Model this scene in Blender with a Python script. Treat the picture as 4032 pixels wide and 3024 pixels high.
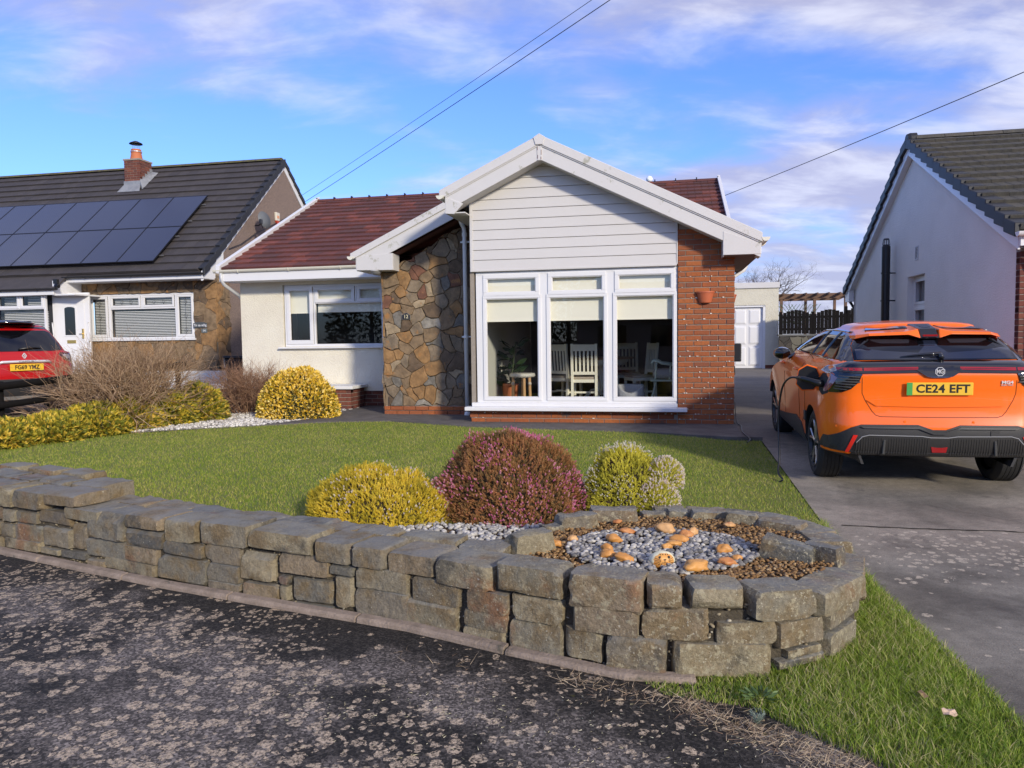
import bpy, bmesh, math, random
import numpy as np
from mathutils import Vector, Matrix, noise as mnoise
D = bpy.data
sc = bpy.context.scene
for o in list(D.objects): D.objects.remove(o)
COL = sc.collection
R = math.radians
random.seed(7); RNG = np.random.default_rng(7)

# ---------------------------------------------------------------- camera
BASE = 0.24                       # height of the ground at the bungalow above the road
YAW = R(11.65)                    # the street of houses is turned this much to the right
HC = (3.161, 10.664)              # world position of the bungalow's front right brick corner
cam = D.cameras.new('camera'); camo = D.objects.new('camera', cam); COL.objects.link(camo)
cam.sensor_width = 36; cam.lens = 2960 / 4032 * 36; cam.clip_end = 3000; cam.clip_start = .05
pt, rl = R(3.41), R(-0.73)
fwd = Vector((0, math.cos(pt), -math.sin(pt))); r0 = Vector((1, 0, 0)); u0 = Vector((0, math.sin(pt), math.cos(pt)))
r2 = math.cos(rl) * r0 + math.sin(rl) * u0; u2 = -math.sin(rl) * r0 + math.cos(rl) * u0
camo.matrix_world = Matrix(((r2.x, u2.x, -fwd.x, 0), (r2.y, u2.y, -fwd.y, 0), (r2.z, u2.z, -fwd.z, 1.5), (0, 0, 0, 1)))
sc.camera = camo

# ---------------------------------------------------------------- light
sunv = Vector((0.60, -1.11, 0.47)).normalized()      # towards the sun
EL = math.asin(sunv.z); AZ = math.atan2(sunv.x, sunv.y)
w = D.worlds.new('World'); sc.world = w; w.use_nodes = True
nt = w.node_tree; nt.nodes.clear(); N = nt.nodes.new; L = nt.links.new
def nd(tree, typ, **kw):
    n = tree.nodes.new(typ)
    for k, v in kw.items():
        if k.startswith('i_'):
            n.inputs[k[2:].replace('_', ' ')].default_value = v
        else: setattr(n, k, v)
    return n
def mth(tree, op, a, b=None, c=None, clamp=False):
    n = tree.nodes.new('ShaderNodeMath'); n.operation = op; n.use_clamp = clamp
    for i, v in enumerate((a, b, c)):
        if v is None: continue
        if isinstance(v, (int, float)): n.inputs[i].default_value = v
        else: tree.links.new(v, n.inputs[i])
    return n.outputs[0]
def mixc(tree, f, a, b, bt='MIX'):
    n = tree.nodes.new('ShaderNodeMix'); n.data_type = 'RGBA'; n.blend_type = bt
    for s, v in ((n.inputs[0], f), (n.inputs[6], a), (n.inputs[7], b)):
        if isinstance(v, (int, float)): s.default_value = v
        elif isinstance(v, tuple): s.default_value = (*v[:3], 1)
        else: tree.links.new(v, s)
    return n.outputs[2]
def ramp(tree, fac, stops, interp='LINEAR'):
    n = tree.nodes.new('ShaderNodeValToRGB'); n.color_ramp.interpolation = interp
    e = n.color_ramp.elements
    while len(e) < len(stops): e.new(.5)
    for el, (p, c) in zip(e, stops):
        el.position = p; el.color = (*c, 1) if isinstance(c, tuple) else (c, c, c, 1)
    tree.links.new(fac, n.inputs[0]); return n.outputs[0]
def smooth(tree, v, a, b):
    n = tree.nodes.new('ShaderNodeMapRange'); n.interpolation_type = 'SMOOTHSTEP'
    tree.links.new(v, n.inputs[0]); n.inputs[1].default_value = a; n.inputs[2].default_value = b
    return n.outputs[0]
sky = N('ShaderNodeTexSky'); sky.sky_type = 'NISHITA'; sky.sun_disc = False
sky.sun_elevation = EL; sky.sun_rotation = AZ; sky.altitude = 0; sky.air_density = 1.0; sky.dust_density = .6; sky.ozone_density = 2.5
tc = N('ShaderNodeTexCoord'); sep = N('ShaderNodeSeparateXYZ'); L(tc.outputs['Generated'], sep.inputs[0])
zc = mth(nt, 'MAXIMUM', sep.outputs[2], 0.0)
den = mth(nt, 'ADD', zc, .24)
cx = mth(nt, 'DIVIDE', sep.outputs[0], den); cy = mth(nt, 'DIVIDE', sep.outputs[1], den)
cmb = N('ShaderNodeCombineXYZ'); L(cx, cmb.inputs[0]); L(cy, cmb.inputs[1])
def cn(scale, det, rough, off, stretch=(1, 1, 1), dist=.3):
    mp = N('ShaderNodeMapping'); L(cmb.outputs[0], mp.inputs[0]); mp.inputs[1].default_value = off; mp.inputs[3].default_value = stretch
    n = N('ShaderNodeTexNoise'); L(mp.outputs[0], n.inputs[0]); n.inputs['Scale'].default_value = scale
    n.inputs['Detail'].default_value = det; n.inputs['Roughness'].default_value = rough; n.inputs['Distortion'].default_value = dist
    return n.outputs[0]
n1 = cn(1.25, 7, .52, (3.3, 1.7, 0), (.8, 1.25, 1), .2)
n2 = cn(4.2, 6, .56, (7.1, 2.2, 0), (.75, 1.3, 1), .35)
n3 = cn(.5, 3, .5, (1.0, 4.0, 0))
base = mth(nt, 'ADD', mth(nt, 'MULTIPLY', n1, .78), mth(nt, 'MULTIPLY', n2, .22))
# the veil of cloud thickens to the right and overhead, and lies in a bank along the horizon
side = mth(nt, 'MULTIPLY', cx, .11)
hi = mth(nt, 'MULTIPLY', smooth(nt, zc, .20, .46), .13)
lo = mth(nt, 'MULTIPLY', mth(nt, 'SUBTRACT', 1.0, smooth(nt, zc, .0, .2)), .075)
cov = mth(nt, 'ADD', mth(nt, 'ADD', mth(nt, 'ADD', base, side), hi), lo)
cloud = smooth(nt, cov, .475, .68)
bright = smooth(nt, n2, .40, .68)
skc = mixc(nt, 1.0, sky.outputs[0], (.58, .76, 1.30), 'MULTIPLY')
ccol = mixc(nt, bright, (2.55, 2.55, 3.6), (4.2, 4.25, 5.0))
fin = mixc(nt, mth(nt, 'MULTIPLY', cloud, .88), skc, ccol)
bg = N('ShaderNodeBackground'); L(fin, bg.inputs[0]); bg.inputs[1].default_value = .15
ow = N('ShaderNodeOutputWorld'); L(bg.outputs[0], ow.inputs[0])
sl = D.lights.new('sun', 'SUN'); sl.energy = 2.85; sl.angle = R(5.0); sl.color = (1, .90, .74)
so = D.objects.new('sun', sl); COL.objects.link(so)
so.rotation_euler = sunv.to_track_quat('Z', 'Y').to_euler()
sc.view_settings.view_transform = 'Standard'; sc.view_settings.look = 'None'
sc.view_settings.exposure = 0.42; sc.view_settings.gamma = 1; sc.view_settings.use_curve_mapping = False
sc.render.engine = 'CYCLES'; sc.cycles.use_denoising = True; sc.cycles.max_bounces = 8

# ---------------------------------------------------------------- placing
EX = Vector((math.cos(YAW), -math.sin(YAW), 0)); EY = Vector((math.sin(YAW), math.cos(YAW), 0))
def HW(x, y, z=0.0):              # street coordinates (x along the house fronts, y away from the road) to world
    return Vector((HC[0], HC[1], BASE)) + EX * x + EY * y + Vector((0, 0, z))
def WH(X, Y):                     # world to street coordinates
    d = Vector((X - HC[0], Y - HC[1], 0)); return d.dot(EX), d.dot(EY)
def setp(o, label, cat, group=None, kind=None):
    if label: o['label'] = label
    if cat: o['category'] = cat
    if group: o['group'] = group
    if kind: o['kind'] = kind
    return o
def thing(name, label, cat, x=0, y=0, z=0, rot=0, group=None, world=False):
    o = D.objects.new(name, None); COL.objects.link(o); o.empty_display_size = .2
    o.location = Vector((x, y, z)) if world else HW(x, y, z)
    o.rotation_euler = (0, 0, rot - (0 if world else YAW)); return setp(o, label, cat, group)

class G:
    """collects geometry of one mesh"""
    def __init__(s): s.v = []; s.f = []; s.m = []
    def add(s, vs, fs, mi=0):
        k = len(s.v); s.v += [tuple(p) for p in vs]; s.f += [tuple(i + k for i in q) for q in fs]; s.m += [mi] * len(fs); return s
    def box(s, x0, x1, y0, y1, z0, z1, mi=0):
        return s.add([(x0,y0,z0),(x1,y0,z0),(x1,y1,z0),(x0,y1,z0),(x0,y0,z1),(x1,y0,z1),(x1,y1,z1),(x0,y1,z1)],
            [(0,3,2,1),(4,5,6,7),(0,1,5,4),(1,2,6,5),(2,3,7,6),(3,0,4,7)], mi)
    def obox(s, c, size, M=None, mi=0):
        g = G().box(-size[0]/2, size[0]/2, -size[1]/2, size[1]/2, -size[2]/2, size[2]/2)
        M = M or Matrix.Identity(3); c = Vector(c)
        return s.add([c + M @ Vector(p) for p in g.v], g.f, mi)
    def prism(s, poly, axis, a0, a1, mi=0):
        """poly in the two other axes, extruded along axis 'x','y' or 'z'"""
        def P(p, a): return {'y': (p[0], a, p[1]), 'x': (a, p[0], p[1]), 'z': (p[0], p[1], a)}[axis]
        n = len(poly); vs = [P(p, a0) for p in poly] + [P(p, a1) for p in poly]
        fs = [tuple(range(n)), tuple(range(2*n-1, n-1, -1))] + [((i+1) % n, i, i+n, (i+1) % n + n) for i in range(n)]
        return s.add(vs, fs, mi)
    def tube(s, pts, r, n=8, mi=0, cap=True):
        pts = [Vector(p) for p in pts]; m = len(pts); rs = r if isinstance(r, (list, tuple)) else [r] * m
        t0 = (pts[1] - pts[0]).normalized(); a = t0.orthogonal().normalized(); vs = []
        for i, p in enumerate(pts):
            t = (pts[min(i+1, m-1)] - pts[max(i-1, 0)]).normalized()
            a = (a - t * a.dot(t)); a = a.normalized() if a.length > 1e-6 else t.orthogonal().normalized(); b = t.cross(a)
            vs += [p + (a * math.cos(2*math.pi*k/n) + b * math.sin(2*math.pi*k/n)) * rs[i] for k in range(n)]
        fs = [(i*n+k, i*n+(k+1) % n, (i+1)*n+(k+1) % n, (i+1)*n+k) for i in range(m-1) for k in range(n)]
        if cap: fs += [tuple(range(n-1, -1, -1)), tuple((m-1)*n+k for k in range(n))]
        return s.add(vs, fs, mi)
    def lathe(s, prof, n=24, c=(0,0,0), axis='z', mi=0, half=False):
        vs = []; m = len(prof); full = math.pi if half else 2*math.pi; nn = n+1 if half else n
        for r_, h in prof:
            for k in range(nn):
                a = full*k/n; x, y = r_*math.cos(a), r_*math.sin(a)
                p = {'z': (x, y, h), 'x': (h, x, y), 'y': (x, h, y)}[axis]
                vs.append((p[0]+c[0], p[1]+c[1], p[2]+c[2]))
        fs = []
        for i in range(m-1):
            for k in range(n if not half else n):
                k2 = (k+1) % n if not half else k+1
                fs.append((i*nn+k, i*nn+k2, (i+1)*nn+k2, (i+1)*nn+k))
        return s.add(vs, fs, mi)
    def build(s, name, mats, parent=None, smooth=False, bevel=0, seg=1, loc=None, fixn=True):
        me = D.meshes.new(name); me.from_pydata(s.v, [], s.f)
        for m_ in (mats if isinstance(mats, (list, tuple)) else [mats]): me.materials.append(m_)
        if any(s.m): me.polygons.foreach_set('material_index', s.m)
        if fixn: bm = bmesh.new(); bm.from_mesh(me); bmesh.ops.recalc_face_normals(bm, faces=bm.faces); bm.to_mesh(me); bm.free()
        if smooth: me.shade_smooth(); 
        o = D.objects.new(name, me); COL.objects.link(o); o.parent = parent
        if loc: o.location = loc
        if bevel:
            b = o.modifiers.new('b', 'BEVEL'); b.width = bevel; b.segments = seg; b.limit_method = 'ANGLE'; b.angle_limit = R(40); b.harden_normals = False
        return o
def inst(name, mesh, parent, loc=(0,0,0), rot=(0,0,0), scale=(1,1,1)):
    o = D.objects.new(name, mesh); COL.objects.link(o); o.parent = parent
    o.location = loc; o.rotation_euler = rot; o.scale = scale; return o
def autosmooth(o, ang=35):
    me = o.data; me.shade_smooth()
    bm = bmesh.new(); bm.from_mesh(me)
    for e in bm.edges:
        if len(e.link_faces) == 2 and e.calc_face_angle(0) > R(ang): e.smooth = False
    bm.to_mesh(me); bm.free(); return o
def npmesh(name, V, F, mats, parent=None, tint=None, smooth=False):
    """V (n,3) F (m,3|4) numpy"""
    me = D.meshes.new(name); V = np.ascontiguousarray(V, np.float32); F = np.ascontiguousarray(F, np.int32); k = F.shape[1]
    me.vertices.add(len(V)); me.vertices.foreach_set('co', V.ravel())
    me.loops.add(F.size); me.loops.foreach_set('vertex_index', F.ravel())
    me.polygons.add(len(F)); me.polygons.foreach_set('loop_start', np.arange(0, F.size, k, dtype=np.int32))
    try: me.polygons.foreach_set('loop_total', np.full(len(F), k, np.int32))
    except Exception: pass
    if tint is not None:
        a = me.attributes.new('tint', 'FLOAT', 'POINT'); a.data.foreach_set('value', np.ascontiguousarray(tint, np.float32))
    me.update(calc_edges=True); me.validate()
    for m_ in (mats if isinstance(mats, (list, tuple)) else [mats]): me.materials.append(m_)
    if smooth: me.shade_smooth()
    o = D.objects.new(name, me); COL.objects.link(o); o.parent = parent; return o
def rotmats(dirs, rnd=None):
    """matrices whose z column is dirs, spun at random"""
    n = len(dirs); z = dirs / np.linalg.norm(dirs, axis=1, keepdims=True)
    t = RNG.normal(size=(n, 3)); x = np.cross(t, z); x /= np.linalg.norm(x, axis=1, keepdims=True); y = np.cross(z, x)
    return np.stack([x, y, z], axis=2)
def scatter(T, F, pos, dirs, scale, tint=None, jit=None):
    """copies template T(k,3),F to every pos"""
    M = rotmats(dirs); S = np.asarray(scale); S = S[:, None, None] if S.ndim == 1 else S[:, None, :]
    V = np.einsum('nij,nkj->nki', M, T[None] * S) + pos[:, None, :]
    Fs = F[None] + (np.arange(len(pos)) * len(T))[:, None, None]
    tt = None if tint is None else np.repeat(tint, len(T))
    return V.reshape(-1, 3), Fs.reshape(-1, F.shape[1]), tt

# ---------------------------------------------------------------- materials
MATS = {}
def mat(name, col, rough=.6, metal=0, col2=None, ns=8, namt=1.0, bump=0, bs=60, rand=None, coat=0, spec=.5, det=5, dirt=None, fine=None, trans=0):
    """col/col2 blended by noise; rand: list of colours picked per object; dirt: (colour, scale, threshold) blotches; fine: (scale, amount) value noise"""
    if name in MATS: return MATS[name]
    m = D.materials.new(name); m.use_nodes = True; t = m.node_tree; b = t.nodes['Principled BSDF']; MATS[name] = m
    g = t.nodes.new('ShaderNodeNewGeometry'); pos = g.outputs['Position']
    def nz(scale, detail=5, rough_=.6, vec=pos):
        n = t.nodes.new('ShaderNodeTexNoise'); n.inputs['Scale'].default_value = scale; n.inputs['Detail'].default_value = detail
        n.inputs['Roughness'].default_value = rough_; t.links.new(vec, n.inputs[0]); return n.outputs[0]
    c = (*col, 1)
    if rand:
        oi = t.nodes.new('ShaderNodeObjectInfo')
        c = ramp(t, oi.outputs['Random'], [(i/len(rand), q) for i, q in enumerate(rand)], 'CONSTANT' if len(rand) > 3 else 'LINEAR')
    if col2:
        f = smooth(t, nz(ns, det), .5 - .22/namt, .5 + .22/namt)
        c = mixc(t, mth(t, 'MULTIPLY', f, 1.0), c if not isinstance(c, tuple) else c[:3], col2) if not rand else mixc(t, mth(t, 'MULTIPLY', f, .6), c, col2)
    if fine:
        v = mth(t, 'MULTIPLY_ADD', nz(fine[0], 4, .7), 2*fine[1], 1-fine[1])
        cc = t.nodes.new('ShaderNodeCombineColor'); [t.links.new(v, cc.inputs[i]) for i in range(3)]
        c = mixc(t, 1.0, c if not isinstance(c, tuple) else c[:3], cc.outputs[0], 'MULTIPLY')
    if dirt:
        for dc, ds, th in ([dirt] if not isinstance(dirt[0], (list,)) and isinstance(dirt[0], tuple) and not isinstance(dirt[0][0], tuple) else dirt):
            f = smooth(t, nz(ds, 6, .65), th, th + .08)
            c = mixc(t, f, c if not isinstance(c, tuple) else c[:3], dc)
    if isinstance(c, tuple): b.inputs['Base Color'].default_value = c
    else: t.links.new(c, b.inputs['Base Color'])
    b.inputs['Roughness'].default_value = rough; b.inputs['Metallic'].default_value = metal
    b.inputs['Specular IOR Level'].default_value = spec; b.inputs['Coat Weight'].default_value = coat; b.inputs['Coat Roughness'].default_value = .03
    if bump:
        bn = t.nodes.new('ShaderNodeBump'); bn.inputs['Strength'].default_value = min(1, bump); bn.inputs['Distance'].default_value = .01 * max(1, bump)
        t.links.new(nz(bs, 6, .7), bn.inputs['Height']); t.links.new(bn.outputs[0], b.inputs['Normal'])
    return m
def tintmat(name, stops, rough=.7, sub=.0, spec=.3):
    m = D.materials.new(name); m.use_nodes = True; t = m.node_tree; b = t.nodes['Principled BSDF']
    a = t.nodes.new('ShaderNodeAttribute'); a.attribute_name = 'tint'
    g = t.nodes.new('ShaderNodeNewGeometry')
    n = t.nodes.new('ShaderNodeTexNoise'); n.inputs['Scale'].default_value = 1.3; n.inputs['Detail'].default_value = 4; t.links.new(g.outputs['Position'], n.inputs[0])
    v = mth(t, 'ADD', a.outputs['Fac'], mth(t, 'MULTIPLY_ADD', n.outputs[0], .5, -.25))
    t.links.new(ramp(t, v, stops), b.inputs['Base Color']); b.inputs['Roughness'].default_value = rough; b.inputs['Specular IOR Level'].default_value = spec
    if sub:
        tr = t.nodes.new('ShaderNodeBsdfTranslucent'); mx = t.nodes.new('ShaderNodeMixShader'); mx.inputs[0].default_value = sub
        t.links.new(ramp(t, v, stops), tr.inputs[0]); t.links.new(b.outputs[0], mx.inputs[1]); t.links.new(tr.outputs[0], mx.inputs[2])
        t.links.new(mx.outputs[0], t.nodes['Material Output'].inputs[0])
    return m
upvc = mat('white_upvc', (.72, .72, .73), .32, fine=(6, .03))
upvc_old = mat('weathered_upvc', (.60, .585, .57), .4, dirt=((.40, .39, .32), 5, .61), fine=(3, .06))
siding = mat('siding_upvc', (.60, .58, .56), .4, fine=(2.5, .04))
guttermat = mat('cream_gutter', (.70, .68, .58), .4, dirt=((.42, .41, .30), 7, .62))
mortar = mat('mortar', (.31, .27, .225), .95, bump=.8, bs=120, fine=(30, .2))
brickm = mat('orange_brick', (.36, .10, .04), .85, rand=[(.36,.098,.028),(.42,.125,.032),(.31,.085,.028),(.33,.10,.035),(.24,.075,.035),(.39,.11,.028)], col2=(.22,.075,.032), ns=25, bump=.7, bs=140, dirt=((.13,.08,.06), 2.2, .60), fine=(60,.18))
brickdark = mat('red_brown_brick', (.17, .05, .035), .85, rand=[(.19,.055,.035),(.15,.045,.03),(.22,.07,.04),(.13,.045,.035)], col2=(.11,.04,.03), ns=20, bump=.6, bs=120)
tile_red = mat('red_roof_tile', (.15, .033, .022), .8, rand=[(.145,.042,.034),(.115,.035,.031),(.165,.047,.036),(.10,.038,.034),(.13,.039,.031),(.22,.06,.042)], col2=(.075,.034,.031), ns=6, bump=.6, bs=90, fine=(40,.2))
tile_dark = mat('charcoal_roof_tile', (.055,.048,.050), .75, rand=[(.058,.050,.052),(.050,.044,.046),(.064,.056,.056)], col2=(.04,.036,.036), ns=4, bump=.5, bs=80, fine=(30,.2))
tile_moss = mat('mossy_grey_roof_tile', (.085,.078,.066), .85, rand=[(.066,.060,.052),(.054,.050,.046),(.076,.068,.057),(.050,.048,.045)], col2=(.10,.092,.07), ns=9, bump=.8, bs=60, fine=(25,.3), dirt=((.16,.13,.04), 9, .66))
vergem = mat('dark_verge_plastic', (.019,.020,.024), .55, fine=(5,.1))
render_cream = mat('cream_render', (.78,.74,.61), .95, col2=(.70,.65,.53), ns=1.6, bump=1.6, bs=38, fine=(50,.06), det=8)
render_white = mat('white_render', (.86,.84,.79), .95, col2=(.80,.78,.73), ns=1.5, bump=1.8, bs=45, fine=(40,.05), dirt=((.62,.62,.56), 1.3, .70))
pebbledash = mat('pebble_dash', (.30,.22,.18), .95, col2=(.17,.13,.115), ns=45, bump=2.5, bs=40, fine=(70,.35), namt=1.6)
black_pl = mat('black_plastic', (.012,.012,.013), .35)
black_wood = mat('black_stained_wood', (.010,.009,.009), .95, spec=.12, bump=.5, bs=50, fine=(20,.3))
STONEC = {'t':(.27,.185,.105),'o':(.36,.205,.085),'g':(.27,.205,.135),'r':(.22,.10,.06),'b':(.21,.19,.16),'l':(.42,.32,.20),'d':(.17,.115,.07),'s':(.34,.31,.26)}
def facing(k):
    c = STONEC[k]; return mat('facing_stone_'+{'t':'tan','o':'ochre','g':'grey','r':'rust','b':'blue_grey','l':'buff','d':'brown','s':'silver'}[k], c, .85, col2=tuple(v*.55 for v in c), ns=9, bump=1.6, bs=22, fine=(45,.25), dirt=((.34,.17,.06), 6, .60))
# ---------------------------------------------------------------- glass
def glassmat(name, tint=(.95,.96,.94), refl=1.0):
    m = D.materials.new(name); m.use_nodes = True; t = m.node_tree; t.nodes.clear()
    o = t.nodes.new('ShaderNodeOutputMaterial'); g = t.nodes.new('ShaderNodeBsdfGlossy'); g.inputs['Roughness'].default_value = .0
    tr = t.nodes.new('ShaderNodeBsdfTransparent'); tr.inputs[0].default_value = (*tint, 1)
    fr = t.nodes.new('ShaderNodeLayerWeight'); fr.inputs[0].default_value = .5
    f = mth(t, 'MULTIPLY_ADD', mth(t, 'POWER', fr.outputs['Facing'], 5.0), .9, .075*refl, clamp=True)
    mx = t.nodes.new('ShaderNodeMixShader'); t.links.new(f, mx.inputs[0]); t.links.new(tr.outputs[0], mx.inputs[1]); t.links.new(g.outputs[0], mx.inputs[2]); t.links.new(mx.outputs[0], o.inputs[0])
    return m
glass = glassmat('window_glass')
darkglass = mat('tinted_car_glass', (.004,.004,.006), .03, spec=.8)
def stonemat():
    """weathered sandstone of the garden wall: colour per stone, grain, lichen specks, darker soot"""
    m = D.materials.new('wall_sandstone'); m.use_nodes = True; t = m.node_tree; b = t.nodes['Principled BSDF']
    oi = t.nodes.new('ShaderNodeObjectInfo'); g = t.nodes.new('ShaderNodeNewGeometry'); pos = g.outputs['Position']
    c = ramp(t, oi.outputs['Random'], [(0,(.19,.18,.15)),(.14,(.29,.25,.165)),(.28,(.115,.115,.105)),(.42,(.33,.28,.185)),(.55,(.17,.165,.14)),(.7,(.28,.22,.145)),(.85,(.095,.095,.09)),(1,(.28,.24,.17))], 'LINEAR')
    def nz(s, d=6, r=.65):
        n = t.nodes.new('ShaderNodeTexNoise'); n.inputs['Scale'].default_value = s; n.inputs['Detail'].default_value = d; n.inputs['Roughness'].default_value = r; t.links.new(pos, n.inputs[0]); return n.outputs[0]
    c = mixc(t, smooth(t, nz(6), .42, .66), c, (.20,.15,.085))
    c = mixc(t, mth(t, 'MULTIPLY', smooth(t, nz(4.3), .54, .70), .75), c, (.055,.056,.054))
    c = mixc(t, mth(t, 'MULTIPLY', smooth(t, nz(2.7), .56, .70), .55), c, (.26,.11,.05))
    v = mth(t, 'MULTIPLY_ADD', nz(55, 5, .8), 1.7, .15)
    cc = t.nodes.new('ShaderNodeCombineColor'); [t.links.new(v, cc.inputs[i]) for i in range(3)]
    c = mixc(t, 1.0, c, cc.outputs[0], 'MULTIPLY')
    sepp = t.nodes.new('ShaderNodeSeparateXYZ'); t.links.new(pos, sepp.inputs[0])
    nrm = t.nodes.new('ShaderNodeSeparateXYZ'); t.links.new(g.outputs['Normal'], nrm.inputs[0])
    # grey lichen bloom on the upward faces
    c = mixc(t, mth(t, 'MULTIPLY', smooth(t, nrm.outputs[2], .5, .9), mth(t, 'MULTIPLY', smooth(t, nz(5, 5, .6), .3, .6), .62)), c, (.26,.265,.25))
    wn_ = t.nodes.new('ShaderNodeTexNoise'); wn_.inputs['Scale'].default_value = 60; t.links.new(pos, wn_.inputs[0])
    wa_ = t.nodes.new('ShaderNodeVectorMath'); wa_.operation = 'MULTIPLY_ADD'; t.links.new(wn_.outputs['Color'], wa_.inputs[0]); wa_.inputs[1].default_value = (.02,.02,.02); t.links.new(pos, wa_.inputs[2]); wv_ = wa_.outputs[0]
    # white lichen specks, more of them to the right
    vo = t.nodes.new('ShaderNodeTexVoronoi'); vo.inputs['Scale'].default_value = 95; t.links.new(wv_, vo.inputs[0])
    sepc = t.nodes.new('ShaderNodeSeparateColor'); t.links.new(vo.outputs['Color'], sepc.inputs[0])
    amt = mth(t, 'MULTIPLY_ADD', smooth(t, sepp.outputs[0], -1.2, .8), .13, .015)
    amt = mth(t, 'MULTIPLY', amt, mth(t, 'SUBTRACT', 1.0, mth(t, 'MULTIPLY', smooth(t, nrm.outputs[2], .4, .8), .8)))
    pres = mth(t, 'LESS_THAN', sepc.outputs[0], amt)
    spot = mth(t, 'LESS_THAN', vo.outputs['Distance'], mth(t, 'MULTIPLY_ADD', sepc.outputs[1], .3, .12))
    c = mixc(t, mth(t, 'MULTIPLY', mth(t, 'MULTIPLY', pres, spot), .85), c, (.46,.43,.34))
    c = mixc(t, mth(t, 'MULTIPLY', smooth(t, nz(28, 5, .7), .54, .62), mth(t, 'MULTIPLY_ADD', smooth(t, sepp.outputs[0], -1.2, .8), .68, .10)), c, (.40,.36,.25))
    t.links.new(c, b.inputs['Base Color']); b.inputs['Roughness'].default_value = .92; b.inputs['Specular IOR Level'].default_value = .25
    bn = t.nodes.new('ShaderNodeBump'); bn.inputs['Strength'].default_value = .9; bn.inputs['Distance'].default_value = .022
    hh = mth(t, 'ADD', nz(22, 8, .7), mth(t, 'MULTIPLY', nz(90, 4, .7), .35))
    t.links.new(hh, bn.inputs['Height']); t.links.new(bn.outputs[0], b.inputs['Normal']); return m
wallstone = stonemat()
def roadmat():
    m = D.materials.new('old_asphalt'); m.use_nodes = True; t = m.node_tree; b = t.nodes['Principled BSDF']
    g = t.nodes.new('ShaderNodeNewGeometry'); pos = g.outputs['Position']
    def nz(s, d=6, r=.65, off=0):
        mp = t.nodes.new('ShaderNodeMapping'); mp.inputs[1].default_value = (off, off*2, 0); t.links.new(pos, mp.inputs[0])
        n = t.nodes.new('ShaderNodeTexNoise'); n.inputs['Scale'].default_value = s; n.inputs['Detail'].default_value = d; n.inputs['Roughness'].default_value = r; t.links.new(mp.outputs[0], n.inputs[0]); return n.outputs[0]
    sx0 = t.nodes.new('ShaderNodeSeparateXYZ'); t.links.new(pos, sx0.inputs[0])
    # distance in front of the kerb line: the asphalt is darker close to the wall
    dwall = mth(t, 'ADD', mth(t, 'MULTIPLY', sx0.outputs[0], -.47), mth(t, 'MULTIPLY_ADD', sx0.outputs[1], -.88, 3.22))
    c = mixc(t, smooth(t, mth(t, 'SUBTRACT', nz(1.15, 6, .62), mth(t, 'MULTIPLY', smooth(t, dwall, .75, .0), .16)), .42, .56), (.030,.026,.022), (.150,.128,.110))
    ch = t.nodes.new('ShaderNodeTexVoronoi'); ch.inputs['Scale'].default_value = 105; t.links.new(pos, ch.inputs[0]); chs = t.nodes.new('ShaderNodeSeparateColor'); t.links.new(ch.outputs['Color'], chs.inputs[0])
    v = mth(t, 'MULTIPLY', mth(t, 'MULTIPLY_ADD', mth(t, 'POWER', chs.outputs[0], 2.0), 1.9, .40), mth(t, 'MULTIPLY_ADD', nz(9, 6, .7), 1.3, .35))
    cc = t.nodes.new('ShaderNodeCombineColor'); [t.links.new(v, cc.inputs[i]) for i in range(3)]
    c = mixc(t, 1.0, c, cc.outputs[0], 'MULTIPLY')
    # crustose lichen: broken rosettes
    sx = t.nodes.new('ShaderNodeSeparateXYZ'); t.links.new(pos, sx.inputs[0])
    wp = t.nodes.new('ShaderNodeTexNoise'); wp.inputs['Scale'].default_value = 26; wp.inputs['Detail'].default_value = 3; t.links.new(pos, wp.inputs[0])
    add = t.nodes.new('ShaderNodeVectorMath'); add.operation = 'MULTIPLY_ADD'; t.links.new(wp.outputs['Color'], add.inputs[0]); add.inputs[1].default_value = (.05,.05,0); t.links.new(pos, add.inputs[2])
    tot = None
    for sc_, frac, rad, off in ((14, .50, .36, 0), (29, .50, .36, 3)):
        vo = t.nodes.new('ShaderNodeTexVoronoi'); vo.inputs['Scale'].default_value = sc_; vo.voronoi_dimensions = '2D'; t.links.new(add.outputs[0], vo.inputs[0])
        sepc = t.nodes.new('ShaderNodeSeparateColor'); t.links.new(vo.outputs['Color'], sepc.inputs[0])
        dens = mth(t, 'MULTIPLY', smooth(t, mth(t, 'SUBTRACT', nz(.85, 4, .6, 5+off), mth(t, 'MULTIPLY', smooth(t, dwall, .6, .0), .12)), .36, .52), frac)
        dens = mth(t, 'MULTIPLY', dens, mth(t, 'SUBTRACT', 1.0, mth(t, 'MULTIPLY', smooth(t, sx.outputs[0], -.6, .9), .8)))
        on = mth(t, 'LESS_THAN', sepc.outputs[0], dens)
        blob = mth(t, 'LESS_THAN', vo.outputs['Distance'], mth(t, 'MULTIPLY_ADD', sepc.outputs[1], .28, rad-.14))
        q = mth(t, 'MULTIPLY', on, blob); tot = q if tot is None else mth(t, 'MAXIMUM', tot, q)
    brk = mth(t, 'MULTIPLY', smooth(t, nz(60, 4, .8), .42, .54), smooth(t, nz(5, 3, .6), .28, .42))
    f = mth(t, 'MULTIPLY', mth(t, 'MULTIPLY', tot, brk), mth(t, 'MULTIPLY_ADD', chs.outputs[1], .45, .50))
    c = mixc(t, f, c, mixc(t, nz(60), (.50,.37,.24), (.95,.76,.54)))
    f2 = mth(t, 'MULTIPLY', smooth(t, nz(7, 5, .7, 9), .66, .70), smooth(t, sx.outputs[0], -.9, .5))
    c = mixc(t, mth(t, 'MULTIPLY', f2, .7), c, (.10,.095,.018))
    t.links.new(c, b.inputs['Base Color']); b.inputs['Roughness'].default_value = .85; b.inputs['Specular IOR Level'].default_value = .35
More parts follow.
